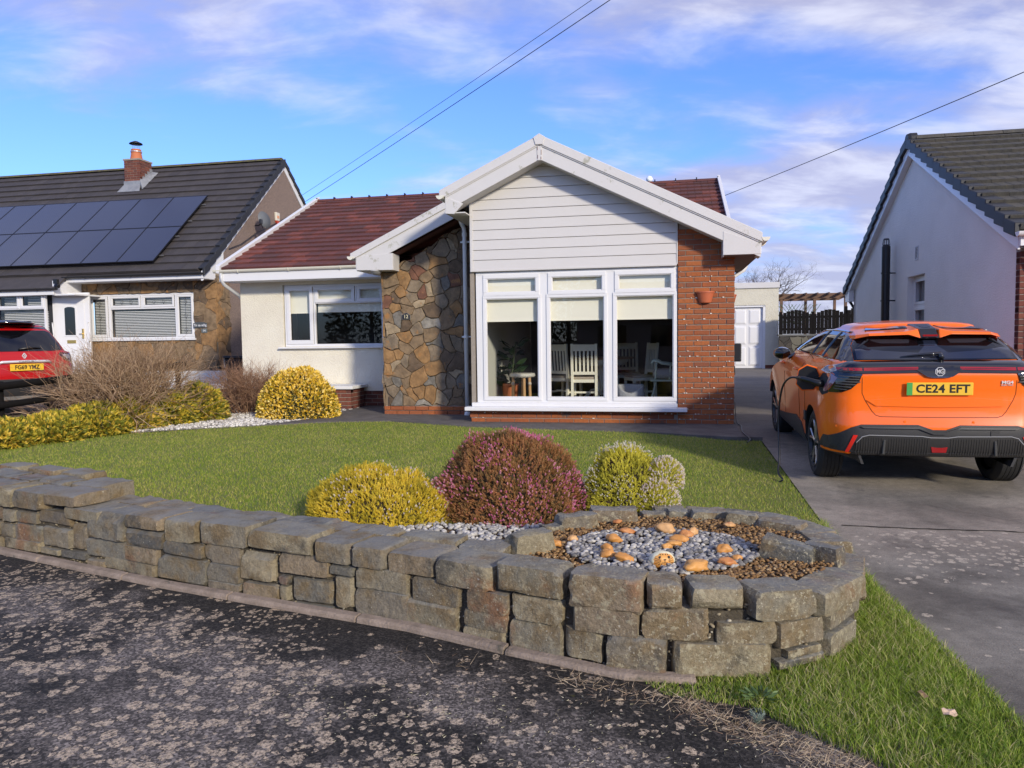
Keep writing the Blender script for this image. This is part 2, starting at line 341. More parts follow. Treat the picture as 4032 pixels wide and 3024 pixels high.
    bn = t.nodes.new('ShaderNodeBump'); bn.inputs['Strength'].default_value = 1; bn.inputs['Distance'].default_value = .008
    t.links.new(nz(150, 3, .7), bn.inputs['Height']); t.links.new(bn.outputs[0], b.inputs['Normal']); return m
road_m = roadmat()
def drivemat():
    m = D.materials.new('old_concrete_drive'); m.use_nodes = True; t = m.node_tree; b = t.nodes['Principled BSDF']
    g = t.nodes.new('ShaderNodeNewGeometry'); pos = g.outputs['Position']
    def nz(s, d=6, r=.65, vec=pos):
        n = t.nodes.new('ShaderNodeTexNoise'); n.inputs['Scale'].default_value = s; n.inputs['Detail'].default_value = d; n.inputs['Roughness'].default_value = r; t.links.new(vec, n.inputs[0]); return n.outputs[0]
    sx = t.nodes.new('ShaderNodeSeparateXYZ'); t.links.new(pos, sx.inputs[0])
    c = mixc(t, smooth(t, nz(.9, 7, .62), .36, .64), (.155,.138,.11), (.31,.27,.215))
    # the slab nearer the road is greyer and darker
    near = mth(t, 'SUBTRACT', 1.0, smooth(t, sx.outputs[1], 4.6, 5.5))
    c = mixc(t, mth(t, 'MULTIPLY', near, .8), c, mixc(t, smooth(t, nz(1.3, 7, .65), .35, .65), (.088,.080,.066), (.25,.23,.19)))
    far = smooth(t, sx.outputs[1], 8.2, 10.5)
    c = mixc(t, mth(t, 'MULTIPLY', far, .75), c, (.115,.10,.09))
    v = mth(t, 'MULTIPLY', mth(t, 'MULTIPLY_ADD', nz(120, 3, .8), 1.6, .2), mth(t, 'MULTIPLY_ADD', nz(14, 5, .75), 1.0, .5))
    cc = t.nodes.new('ShaderNodeCombineColor'); [t.links.new(v, cc.inputs[i]) for i in range(3)]
    c = mixc(t, 1.0, c, cc.outputs[0], 'MULTIPLY')
    vo = t.nodes.new('ShaderNodeTexVoronoi'); vo.inputs['Scale'].default_value = 15; vo.voronoi_dimensions = '2D'; t.links.new(pos, vo.inputs[0])
    sepc = t.nodes.new('ShaderNodeSeparateColor'); t.links.new(vo.outputs['Color'], sepc.inputs[0])
    dens = mth(t, 'MULTIPLY', mth(t, 'MULTIPLY', smooth(t, nz(.9, 4, .6), .36, .50), .8), mth(t, 'MULTIPLY', smooth(t, sx.outputs[0], 2.1, 2.8), mth(t, 'SUBTRACT', 1.0, smooth(t, sx.outputs[1], 5.1, 5.6))))
    on = mth(t, 'LESS_THAN', sepc.outputs[0], dens)
    blob = mth(t, 'LESS_THAN', vo.outputs['Distance'], mth(t, 'MULTIPLY_ADD', sepc.outputs[1], .28, .16))
    c = mixc(t, mth(t, 'MULTIPLY', mth(t, 'MULTIPLY', mth(t, 'MULTIPLY', on, blob), smooth(t, nz(45, 4, .75), .42, .52)), .9), c, (.50,.43,.33))
    c = mixc(t, mth(t, 'MULTIPLY', smooth(t, nz(2.4, 6, .7), .56, .68), .5), c, (.06,.052,.046))
    # cracks
    mp = t.nodes.new('ShaderNodeVectorMath'); mp.operation = 'MULTIPLY_ADD'
    wn = t.nodes.new('ShaderNodeTexNoise'); wn.inputs['Scale'].default_value = 3; wn.inputs['Detail'].default_value = 5; t.links.new(pos, wn.inputs[0])
    t.links.new(wn.outputs['Color'], mp.inputs[0]); mp.inputs[1].default_value = (.5,.5,0); t.links.new(pos, mp.inputs[2])
    ve = t.nodes.new('ShaderNodeTexVoronoi'); ve.feature = 'DISTANCE_TO_EDGE'; ve.voronoi_dimensions = '2D'; ve.inputs['Scale'].default_value = .42; t.links.new(mp.outputs[0], ve.inputs[0])
    cr = mth(t, 'LESS_THAN', ve.outputs['Distance'], -.1)
    c = mixc(t, mth(t, 'MULTIPLY', cr, .8), c, (.015,.013,.012))
    t.links.new(c, b.inputs['Base Color']); b.inputs['Roughness'].default_value = .85
    bn = t.nodes.new('ShaderNodeBump'); bn.inputs['Strength'].default_value = .7; bn.inputs['Distance'].default_value = .006
    t.links.new(mth(t, 'SUBTRACT', nz(110, 4, .7), mth(t, 'MULTIPLY', cr, .8)), bn.inputs['Height']); t.links.new(bn.outputs[0], b.inputs['Normal']); return m
drive_m = drivemat()

# ---------------------------------------------------------------- ground
def sst(a, b, x): x = min(1, max(0, (x-a)/(b-a))); return x*x*(3-2*x)
def zdrive(ly): return max(-.243, min(0, .04*(ly+.3)))
def zlawn(lx, ly):
    k = .006 + .034*sst(-1.4, .1, lx); z = min(0, k*(ly+.3)); 
    m_ = max(sst(-1.2, -.2, lx), 1-sst(-7.75, -7.35, ly) if lx > -1.5 else 0)
    return max(-.243, z if ly > -6 else z - .13*(-6-ly)*m_)
def sheet(name, poly, zf, m, step=.25, kind='structure', off=0.0, holes=None, thick=0):
    """a sheet over a polygon given in street coordinates, cut into a grid"""
    bm = bmesh.new(); vs = [bm.verts.new((x, y, 0)) for x, y in poly]; bm.faces.new(vs)
    xs = [p[0] for p in poly]; ys = [p[1] for p in poly]
    for ax, lo, hi in ((0, min(xs), max(xs)), (1, min(ys), max(ys))):
        k = lo + step
        while k < hi - 1e-4:
            co = (k, 0, 0) if ax == 0 else (0, k, 0); no = (1, 0, 0) if ax == 0 else (0, 1, 0)
            bmesh.ops.bisect_plane(bm, geom=bm.verts[:] + bm.edges[:] + bm.faces[:], plane_co=co, plane_no=no); k += step
    for v in bm.verts: v.co.z = zf(v.co.x, v.co.y) + off
    if thick:
        r_ = bmesh.ops.extrude_face_region(bm, geom=bm.faces[:]); 
        for v in [e for e in r_['geom'] if isinstance(e, bmesh.types.BMVert)]: v.co.z -= thick
    bmesh.ops.recalc_face_normals(bm, faces=bm.faces)
    if not thick:
        for f_ in bm.faces:
            if f_.normal.z < 0: f_.normal_flip()
    me = D.meshes.new(name); bm.to_mesh(me); bm.free(); me.materials.append(m)
    o = D.objects.new(name, me); COL.objects.link(o); o.location = HW(0, 0, 0); o.rotation_euler = (0, 0, -YAW)
    if kind: o['kind'] = kind
    return o
earth = mat('garden_earth', (.06,.045,.03), .95, col2=(.035,.03,.02), ns=6, bump=1, bs=40)
farground = mat('distant_ground', (.06,.058,.045), .95, col2=(.04,.05,.03), ns=.4)
def zterr(x, y):
    # road level in front of the gardens, house level behind
    return -.29 + (.22)*sst(-8.0, -4.5, y) if x > -1.0 or y > -6 else -.29 + .2*sst(-6.2, -5.8, y)
sheet('ground', [(-600,-400),(600,-400),(600,900),(-600,900)], lambda x, y: -.30, farground, step=300)
WALLP = [(-4.9,6.0),(-3.75,5.42),(-2.2,4.61),(-1.34,4.21),(-.56,3.86),(.05,3.5),(.5,3.26),(.9,3.2),(1.25,3.25),(1.52,3.42),(1.76,3.72),(1.88,4.08),(1.86,4.42),(1.72,4.72),(1.45,4.95),(1.1,5.06),(.75,5.04)]
# road, laid at road level (-0.24 in street heights)
sheet('road', [(-40,-60),(40,-60),(40,-6.8),(.9,-6.8),(.6,-7.4),(.25,-8.0),(-.1,-8.0),(-.7,-7.55),(-1.5,-7.6),(-2.2,-7.5),(-3.8,-7.0),(-6.2,-6.0),(-9.5,-4.6),(-9.5,-2.0),(-40,-2.0)], lambda x, y: -.240, road_m, step=8)
DE = .235  # lawn / drive edge
drive = sheet('driveway', [(DE+.16,-8.4),(9,-8.4),(9,-6),(3.4,-5.6),(3.4,19.5),(0.05,19.5),(0.02,.04),(0.0,-.9),(DE-.02,-1.2),(DE,-5.5)], lambda x, y: zdrive(y), drive_m, step=.5, off=.004)
# joint cut across the drive, open and dark, with the two slabs a little out of level
cg = G(); pts = []
for i in range(40):
    x = .36 + i*.085; pts.append((x, -5.02 - .05*math.sin(x*1.7) + random.uniform(-.008, .008) - .12*sst(1.3, 2.2, x)))
for (x0, y0), (x1, y1) in zip(pts, pts[1:]):
    w_ = random.uniform(.006, .013); z = zdrive(y0) + .0075
    cg.add([(x0, y0-w_, z), (x1, y1-w_, z), (x1, y1+w_, z), (x0, y0+w_, z)], [(0,1,2,3)])
crack = mat('crack_gap', (.010,.009,.008), 1)
x, y = 1.55, -5.2
for br in (((1.62,-5.1),(2.3,-4.2),9), ((1.0,-4.2),(1.75,-4.9),8)):
    (ax, ay), (bx, by), n_ = br; pp = [(ax+(bx-ax)*i/n_+random.uniform(-.03,.03), ay+(by-ay)*i/n_+random.uniform(-.03,.03)) for i in range(n_+1)]
    for (x0, y0), (x1, y1) in zip(pp, pp[1:]):
        z = zdrive(y0)+.0075; cg.add([(x0-.003, y0, z), (x1-.003, y1, z), (x1+.003, y1, z), (x0+.003, y0, z)], [(0,1,2,3)])
cr = cg.build('joint_gap', crack, drive)
# path of worn concrete round the bungalow
pathm = mat('path_concrete', (.15,.135,.122), .9, col2=(.095,.085,.078), ns=5, bump=.9, bs=70, fine=(60,.25), dirt=((.22,.20,.17), 9, .64))
sheet('path', [(DE-.004,-1.32),(0.004,-.86),(.012,2.0),(-9.2,3.0),(-9.2,2.2),(-6.9,2.2),(-7.15,-.35),(-7.0,-.74),(-6.1,-.18),(-5.18,.02),(-3.74,-.57),(-1.36,-.93),(-.15,-1.33)], lambda x, y: zdrive(y)*.3, pathm, step=.5, off=.012, thick=.1)
# lawn soil
turf = mat('turf_soil', (.13,.16,.03), .95, col2=(.18,.18,.05), ns=2.2, bump=1, bs=90, fine=(80,.4))
wl = [WH(*p) for p in WALLP]
LAWN = [(DE-.03,-1.33),(-.15,-1.36),(-1.36,-.96),(-3.74,-.60),(-5.18,-.02),(-6.1,-.22),(-7.0,-.78),(-7.9,-1.35),(-8.6,-1.9),(-9.4,-3.1),(-9.6,-4.6),(wl[0][0]-.3, wl[0][1]+.4)] + \
    [(p[0]+.08, p[1]+.22) for p in wl[1:6]] + [(-1.2,-7.2),(-.8,-7.75),(-.45,-8.05),(.0,-8.42),(.5,-8.6),(.40,-8.3),(.34,-7.2),(DE+.03,-6.0),(DE-.01,-4)]
sheet('lawn', LAWN, zlawn, turf, step=.25, off=-.004)
GRAV = [(-7.0,-.72),(-6.62,.1),(-6.62,2.3),(-12.0,2.4),(-10.2,-2.5),(-9.7,-4.4),(-9.4,-3.05),(-8.6,-1.85),(-7.9,-1.3)]
gm = mat('white_gravel_bed', (.40,.38,.35), .9, col2=(.26,.245,.22), ns=25, bump=2, bs=30, fine=(60,.3))
sheet('gravel_bed', GRAV, lambda x, y: 0, gm, step=.5, off=-.008)
paving = mat('block_paving', (.20,.145,.11), .9, col2=(.14,.105,.085), ns=3, bump=.8, bs=40, fine=(30,.25))
sheet('neighbour_drive', [(-9.62,-6.0),(-9.62,6.4),(-40,6.4),(-40,-6.0)], lambda x, y: .02 + .1*sst(-2, 6, y), paving, step=1)
sheet('neighbour_yard', [(3.4,-7),(14,-7),(14,16),(3.4,16)], lambda x, y: -.05, pathm, step=2)
sheet('back_yard', [(-12,19.5),(12,19.5),(12,60),(-12,60)], lambda x, y: 0, pathm, step=5)
def inpoly(px, py, poly):
    px = np.asarray(px); py = np.asarray(py); ins = np.zeros(px.shape, bool); n = len(poly)
    for i in range(n):
        x0, y0 = poly[i]; x1, y1 = poly[(i+1) % n]
        c = ((y0 > py) != (y1 > py)); xi = (x1-x0)*(py-y0)/((y1-y0) if y1 != y0 else 1e-9)+x0
        ins ^= c & (px < xi)
    return ins
# ---------------------------------------------------------------- kerb and garden wall
wpts = [Vector((p[0], p[1], 0)) for p in WALLP]
wcum = [0.0]
for a, b in zip(wpts, wpts[1:]): wcum.append(wcum[-1] + (b-a).length)
def wat(s):
    """point and outward normal of the wall face at arc length s"""
    s = max(0, min(s, wcum[-1]-1e-4))
    for i in range(len(wcum)-1):
        if s <= wcum[i+1]: break
    def seg(j): j = max(0, min(j, len(wpts)-2)); return (wpts[j+1]-wpts[j]).normalized()
    u = (s-wcum[i])/(wcum[i+1]-wcum[i]); p = wpts[i].lerp(wpts[i+1], u)
    t = (seg(i-1).lerp(seg(i), .5+u) if u < .5 else seg(i).lerp(seg(i+1), u-.5)).normalized()
    return p, t, Vector((t.y, -t.x, 0))
kerbm = mat('concrete_kerb', (.37,.29,.23), .95, col2=(.25,.195,.15), ns=9, bump=1.2, bs=60, fine=(90,.35), dirt=((.13,.115,.085), 6, .6))
kroot = thing('kerb', 'worn pinkish concrete kerb along the foot of the dry stone wall', 'kerb', world=True)
s = .0
while s < 6.3:
    e = min(s + .91, 6.35); g = G(); n_ = 6; prof = [(.002,.0),(.062,.0),(.060,.024),(.048,.034),(.002,.038)]
    rings = []
    for i in range(n_+1):
        p, t, nn = wat(s + .004 + (e-s-.008)*i/n_)
        rings.append([p + nn*(a - .0) + Vector((0,0,z_*(1.0 if s < 5 else .8) + mnoise.noise(p*6)*.003)) for a, z_ in prof])
    vs = [q for r_ in rings for q in r_]; m_ = len(prof)
    fs = [(i*m_+k, i*m_+(k+1) % m_, (i+1)*m_+(k+1) % m_, (i+1)*m_+k) for i in range(n_) for k in range(m_)] + [tuple(range(m_)), tuple(n_*m_+k for k in range(m_-1,-1,-1))]
    g.add(vs, fs); g.build('kerb_stone', kerbm, kroot, bevel=.004); s = e
STONES = [(1.306,1.459,0.335,0.483),(1.467,1.845,0.344,0.476),(1.85,2.423,0.401,0.495),(1.293,1.466,0.223,0.318),(1.471,1.74,0.235,0.322),(1.753,2.127,0.25,0.36),(2.076,2.458,0.325,0.408),(1.283,1.466,0.104,0.212),(1.469,1.778,0.098,0.234),(1.785,2.112,0.107,0.246),(2.118,2.311,0.119,0.304),(1.335,1.771,0.038,0.12),(1.777,1.992,0.043,0.095),(2.008,2.285,0.048,0.107),(2.317,2.699,0.222,0.409),(2.706,3.056,0.331,0.424),(2.698,3.049,0.212,0.326),(2.293,2.705,0.098,0.227),(2.703,2.999,0.111,0.22),(2.484,2.987,0.034,0.118),(2.289,2.477,0.023,0.078),(3.059,3.348,0.279,0.429),(3.055,3.397,0.182,0.287),(3.008,3.422,0.025,0.196),(3.357,3.764,0.297,0.438),(3.404,3.693,0.184,0.306),(3.427,3.685,0.078,0.191),(3.424,3.694,0.03,0.089),(3.768,4.23,0.298,0.428),(3.689,3.956,0.12,0.297),(4.234,4.491,0.285,0.411),(3.989,4.339,0.193,0.314),(4.342,4.507,0.224,0.282),(4.054,4.356,0.043,0.18),(4.36,4.497,0.043,0.223),(3.986,4.057,0.123,0.18),(3.983,4.054,0.029,0.12),(4.49,4.716,0.286,0.408),(4.509,4.844,0.17,0.295),(4.501,4.853,0.003,0.195),(4.718,5.025,0.281,0.395),(4.847,5.173,0.147,0.283),(4.838,5.152,-0.006,0.164),(5.027,5.37,0.262,0.401),(5.213,5.457,0.157,0.274),(5.191,5.444,0.071,0.174),(5.18,5.438,0.005,0.084),(5.383,5.747,0.288,0.429),(5.467,5.749,0.158,0.29),(5.454,5.74,-0.014,0.18),(5.778,6.124,0.268,0.44),(5.78,6.105,0.164,0.31),(5.744,5.94,0.029,0.175),(5.953,6.23,0.006,0.179),(6.135,6.299,0.303,0.429),(6.326,6.565,0.308,0.42),(6.593,6.911,0.251,0.396),(6.917,7.387,0.236,0.355),(7.42,99,0.167,0.339),(6.114,6.418,0.163,0.32),(6.442,6.719,0.147,0.258),(6.721,7.008,0.119,0.246),(7.01,7.41,0.151,0.262),(6.251,6.694,0.01,0.166),(7.012,99,0.023,0.137),(6.767,6.978,0.068,0.113),(6.717,6.993,0.022,0.075)]
wroot = thing('garden_wall', 'low grey sandstone garden wall with rounded end around a raised bed', 'wall', world=True)
# core of mortar and packed earth
core_m = mat('wall_mortar', (.060,.050,.036), 1, col2=(.12,.10,.07), ns=14, bump=2.5, bs=45, fine=(60,.4))
g = G(); nn_ = 70; rings = []
TOP = .345
for i in range(nn_+1):
    s = wcum[-1]*i/nn_; p, t, n = wat(s); zt = .41 if s < 1.9 else TOP
    b0, z0 = -.035, -.02
    th = .50 if s < 4.6 else .5 - .28*sst(4.6, 5.6, s)
    rings.append([p + n*b0 + Vector((0,0,z0)), p + n*b0 + Vector((0,0,zt-.05)), p + n*(-th) + Vector((0,0,zt-.05)), p + n*(-th) + Vector((0,0,z0))])
vs = [q for r_ in rings for q in r_]
fs = [(i*4+k, i*4+(k+1) % 4, (i+1)*4+(k+1) % 4, (i+1)*4+k) for i in range(nn_) for k in range(4)] + [(0,1,2,3), (nn_*4+3, nn_*4+2, nn_*4+1, nn_*4)]
g.add(vs, fs).build('mortar_core', core_m, wroot)
def rock(name, mats, parent, c, size, M, seed=0, amp=.12, n=(6,4,4), rnd=.12, taper=0, top=0, joint=False):
    """a roughly squared stone: rounded box, pushed about by noise; M columns are its axes"""
    hx, hy, hz = size[0]/2, size[1]/2, size[2]/2; sd = Vector((seed*3.17, seed*1.3, seed*7.7)); mn = min(size)
    idx = {}; vs = []; fs = []; nx, ny, nz_ = n
    rp = random.Random(seed*7+1); planes = []
    for _ in range(9):      # chips knocked off edges and corners
        q = Vector((rp.choice((-1,1,-1,1,0)), rp.choice((-1,-1,1,0,-1)), rp.choice((-1,1,1,0))))
        if sum(abs(v) for v in q) < 1.5: continue
        nn__ = Vector((q.x*rp.uniform(.4,1.2), q.y*rp.uniform(.4,1.2), q.z*rp.uniform(.4,1.2))).normalized()
        planes.append((nn__, Vector((q.x*hx, q.y*hy, q.z*hz)).dot(nn__) - mn*rp.uniform(.04,.20)))
    def vid(i, j, k):
        key = (i, j, k)
        if key in idx: return idx[key]
        u = Vector((2*i/nx-1, 2*j/ny-1, 2*k/nz_-1)); p = Vector((u.x*hx, u.y*hy, u.z*hz))
        # shave the corners
        ed = sorted((abs(u.x), abs(u.y), abs(u.z)))
        if ed[1] > .99: p *= 1 - rnd*.10*(mn/max(size))**.3
        if ed[0] > .99: p *= 1 - rnd*.10
        for pn_, po_ in planes:
            e_ = p.dot(pn_)-po_
            if e_ > 0: p -= pn_*e_
        f = mnoise.noise(p*(5.5) + sd)*.7 + mnoise.noise(p*14 + sd)*.5 + mnoise.noise(p*36+sd)*.32
        d = Vector((u.x if abs(u.x) > .99 else 0, u.y if abs(u.y) > .99 else 0, u.z if abs(u.z) > .99 else 0))
        if abs(d.x) + abs(d.z) > 0 and joint: f = -abs(f)*.6 + .02
        p += d*f*amp*mn
        if taper: p.x *= 1 + taper*u.z
        if top: p.z += top*p.x if u.z > 0 else 0
        idx[key] = len(vs); vs.append(Vector(c) + M @ p); return idx[key]
    def quad(a, b, c_, d_): fs.append((vid(*a), vid(*b), vid(*c_), vid(*d_)))
    for i in range(nx):
        for j in range(ny): quad((i,j,0),(i,j+1,0),(i+1,j+1,0),(i+1,j,0)); quad((i,j,nz_),(i+1,j,nz_),(i+1,j+1,nz_),(i,j+1,nz_))
    for i in range(nx):
        for k in range(nz_): quad((i,0,k),(i+1,0,k),(i+1,0,k+1),(i,0,k+1)); quad((i,ny,k),(i,ny,k+1),(i+1,ny,k+1),(i+1,ny,k))
    for j in range(ny):
        for k in range(nz_): quad((0,j,k),(0,j,k+1),(0,j+1,k+1),(0,j+1,k)); quad((nx,j,k),(nx,j+1,k),(nx,j+1,k+1),(nx,j,k+1))
    me = D.meshes.new(name); me.from_pydata(vs, [], fs); me.materials.append(mats)
    o = D.objects.new(name, me); COL.objects.link(o); o.parent = parent
    autosmooth(o, 30); return o
k = 0
def wallrock(s0, s1, z0, z1, depth=.2, out=.0, **kw):
    global k; k += 1
    sm = (s0+s1)/2; p, t, n = wat(sm); c = p + n*(out - depth/2 + random.uniform(-.006, .010)) + Vector((0,0,(z0+z1)/2))
    M = Matrix((t, -n, Vector((0,0,1)))).transposed()
    M = M @ Matrix.Rotation(random.uniform(-.02,.02), 3, 'Y') @ Matrix.Rotation(random.uniform(-.03,.03), 3, 'Z')
    return rock('stone', wallstone, wroot, c, (s1-s0-.010, depth, z1-z0-.010), M, seed=k, joint=True, n=(max(7, int((s1-s0)/.022)), 6, max(5, int((z1-z0)/.020))), **kw)
topsp = []
STONES += [(3.70,3.975,.004,.112),(4.06,4.35,.0,.035)]
for (s0, s1, z0, z1) in STONES:
    if s1 > 50: s1 = s0 + .34
    if s1 == 2.423: s1 = 2.22
    istop = z1 > .375 or (s0 > 6.9 and z1 > .33)
    wallrock(s0, s1, max(-.01, z0), z1, depth=(.26 if s0 < 5.2 else .19) if istop else .16, out=.012 if istop else 0, amp=.11)
    if istop: topsp.append((s0, s1, z0, z1))
# courses round the back of the bulb, seen only from the side
for r_, (z0, z1) in enumerate(((.0,.15),(.15,.27),(.27,.37))):
    s = 7.75 + .07*r_
    while s < wcum[-1]-.3:
        l_ = random.uniform(.2,.34); wallrock(s, s+l_, z0, z1, depth=.18 if r_ < 2 else .22); s += l_+.01
# far left run outside the picture, plain courses
for r_, (z0, z1) in enumerate(((.0,.11),(.11,.22),(.22,.34),(.34,.48))):
    s = .0
    while s < 1.25:
        l_ = min(random.uniform(.22,.4), 1.28-s)
        if l_ < .05: break
        wallrock(s, s+l_, z0, z1, depth=.25 if r_ == 3 else .16); s += l_+.008
# second row of cap stones behind, flush with the lawn
s = .0
while s < 5.25:
    l_ = random.uniform(.22,.42); e = s+l_; zt = .485 if s < 1.55 else .395
    if s < 1.55: e = min(e, 1.75)
    p, t, n = wat((s+e)/2); n0 = .26
    w_ = random.uniform(.2,.24) if s < 4.2 else random.uniform(.16,.2)
    c = p - n*(n0 + w_/2 + .0) + Vector((0,0,zt - .05 + random.uniform(-.012,.008)))
    M = Matrix((t, -n, Vector((0,0,1)))).transposed() @ Matrix.Rotation(random.uniform(-.12,.12), 3, 'Z') @ Matrix.Rotation(random.uniform(-.04,.04), 3, 'X')
    k += 1; rock('stone', wallstone, wroot, c, (l_-.008, w_, .10), M, seed=k, amp=.14, n=(12,8,5), rnd=.25); s = e
for (s0, zt, ln) in ((.5,.5,.3),(.95,.5,.36),(1.36,.5,.34)):      # a third line of flags on the raised stretch
    p, t, n = wat(s0); c = p - n*.60 + Vector((0,0,zt-.045)); M = Matrix((t, -n, Vector((0,0,1)))).transposed(); k += 1
    rock('stone', wallstone, wroot, c, (ln,.2,.09), M, seed=k, amp=.12, n=(7,5,3), rnd=.8)
# end stone of the step
p, t, n = wat(2.5); M = Matrix((t, -n, Vector((0,0,1)))).transposed(); k += 1
rock('stone', wallstone, wroot, wat(1.93)[0] - wat(1.93)[2]*.37 + Vector((0,0,.44)), (.36,.26,.12), M, seed=k, n=(8,6,4))
# rubble and pebbles packed in the joints
g = G()
ico = [(0,0,1),(.894,0,.447),(.276,.851,.447),(-.724,.526,.447),(-.724,-.526,.447),(.276,-.851,.447),(.724,.526,-.447),(-.276,.851,-.447),(-.894,0,-.447),(-.276,-.851,-.447),(.724,-.526,-.447),(0,0,-1)]
icf = [(0,1,2),(0,2,3),(0,3,4),(0,4,5),(0,5,1),(1,6,2),(2,7,3),(3,8,4),(4,9,5),(5,10,1),(2,6,7),(3,7,8),(4,8,9),(5,9,10),(1,10,6),(11,7,6),(11,8,7),(11,9,8),(11,10,9),(11,6,10)]
ICO = np.array(ico); ICF = np.array(icf)
bm = bmesh.new(); bmesh.ops.create_icosphere(bm, subdivisions=2, radius=1); ICO2 = np.array([v.co[:] for v in bm.verts]); ICF2 = np.array([[v.index for v in f.verts] for f in bm.faces]); bm.free()
bm = bmesh.new(); bmesh.ops.create_icosphere(bm, subdivisions=3, radius=1); ICO3 = [v.co[:] for v in bm.verts]; ICF3 = np.array([[v.index for v in f.verts] for f in bm.faces]); bm.free()
def pebbles(name, pos, size, mt, parent=None, kind='stuff', flat=.6, hi=False, tint=None, lum=.18):
    T, F = (ICO2, ICF2) if hi else (ICO, ICF); n = len(pos)
    T = T * (1 + lum*RNG.normal(size=T.shape)*.5)
    S = np.stack([size*RNG.uniform(.8,1.25,n), size*RNG.uniform(.8,1.1,n), size*flat*RNG.uniform(.8,1.1,n)], 1)
    d = np.stack([RNG.normal(0,.35,n), RNG.normal(0,.35,n), np.ones(n)], 1)
    V, FF, tt = scatter(T, F, pos, d, S, RNG.random(n) if tint is None else tint)
    o = npmesh(name, V, FF, mt, parent, tt, smooth=True)
    if kind: o['kind'] = kind
    return o
chm = tintmat('joint_chippings', [(0,(.20,.16,.10)),(.5,(.33,.28,.19)),(.8,(.11,.09,.06)),(1,(.5,.46,.36))], .9)
ss = RNG.uniform(1.2, 8.2, 1500); zz = RNG.uniform(0, .33, 1500); P = []
for a, b in zip(ss, zz):
    p, t, n = wat(a); P.append(p - n*RNG.uniform(.022,.045) + Vector((0,0,b)))
pebbles('joint_chippings', np.array(P), RNG.uniform(.004,.012,1500), chm, wroot)
# rim stones of the raised bed
RIM = [(0.646,4.596,.304,.119,-.05),(0.907,4.718,.163,.055,.05),(1.07,4.741,.15,.069,-.1),(1.235,4.64,.229,.084,-.1),(1.396,4.495,.195,.105,-.5),(1.577,4.332,.285,.087,-.7),(1.428,3.80,.27,.13,-.55),(1.60,3.78,.20,.12,-.9),(1.47,4.46,.075,.061,0),(0.08,3.98,.246,.15,.55),(0.258,4.375,.139,.074,.4),(0.405,4.45,.257,.12,.35)]
for i, (X, Y, w_, h_, a) in enumerate(RIM):
    k += 1; h_ *= .92; zz_ = .312 + h_/2; dp = .14 if w_ > .2 else .10
    if Y > 4.2: X += (X-.87)*.05; Y += .06
    M = Matrix.Rotation(a, 3, 'Z')
    if i == 6: M = Matrix.Rotation(-.55, 3, 'Z') @ Matrix.Rotation(.15, 3, 'Y')
    rock('stone', wallstone, wroot, (X, Y+dp/2, zz_-.01), (w_, dp, h_+.02), M, seed=k+40, amp=.13, n=(10,7,6), rnd=.3, taper=-.08)

# raised bed: brown gravel, a disc of grey pebbles and orange stones
brown = mat('brown_gravel_base', (.16,.09,.035), .95, col2=(.07,.045,.025), ns=50, bump=2, bs=60, fine=(90,.4))
rb = [WH(.87+.86*math.cos(a), 4.07+.66*math.sin(a)) for a in [i*math.pi/16 for i in range(32)]]
sheet('raised_bed', rb, lambda x, y: .338-BASE, brown, step=.3)
n = 5200; a = RNG.uniform(0, 2*math.pi, n); r_ = np.sqrt(RNG.uniform(0, 1, n))
P = np.stack([.87+.88*r_*np.cos(a), 4.10+.68*r_*np.sin(a), np.full(n,.345)+RNG.uniform(-.002,.006,n)], 1)
gx, gy = (P[:,0]-.80)/.49, (P[:,1]-4.02)/.40
P = P[(gx**2+gy**2) > .85]
gb = pebbles('brown_gravel', P, RNG.uniform(.007,.0135,len(P)), tintmat('brown_gravel', [(0,(.10,.055,.022)),(.35,(.22,.12,.045)),(.6,(.34,.21,.09)),(.8,(.15,.075,.03)),(1,(.42,.30,.16))], .7))
n = 1500; a = RNG.uniform(0, 2*math.pi, n); r_ = np.sqrt(RNG.uniform(0, 1, n))
P = np.stack([.80+.51*r_*np.cos(a), 4.02+.42*r_*np.sin(a), np.full(n,.352)+RNG.uniform(0,.012,n)], 1)
pebbles('grey_pebbles', P, RNG.uniform(.011,.0185,n), tintmat('grey_pebble', [(0,(.12,.115,.11)),(.4,(.22,.21,.20)),(.75,(.33,.315,.295)),(1,(.56,.53,.47))], .6), hi=True, lum=.12)
MOUND = [(-.85,5.15),(-.75,4.78),(-.35,4.55),(-.02,4.36),(.18,4.5),(.25,5.05)]
sheet('cobble_bed', [WH(*p) for p in MOUND], lambda x, y: .225-BASE, brown, step=.3)
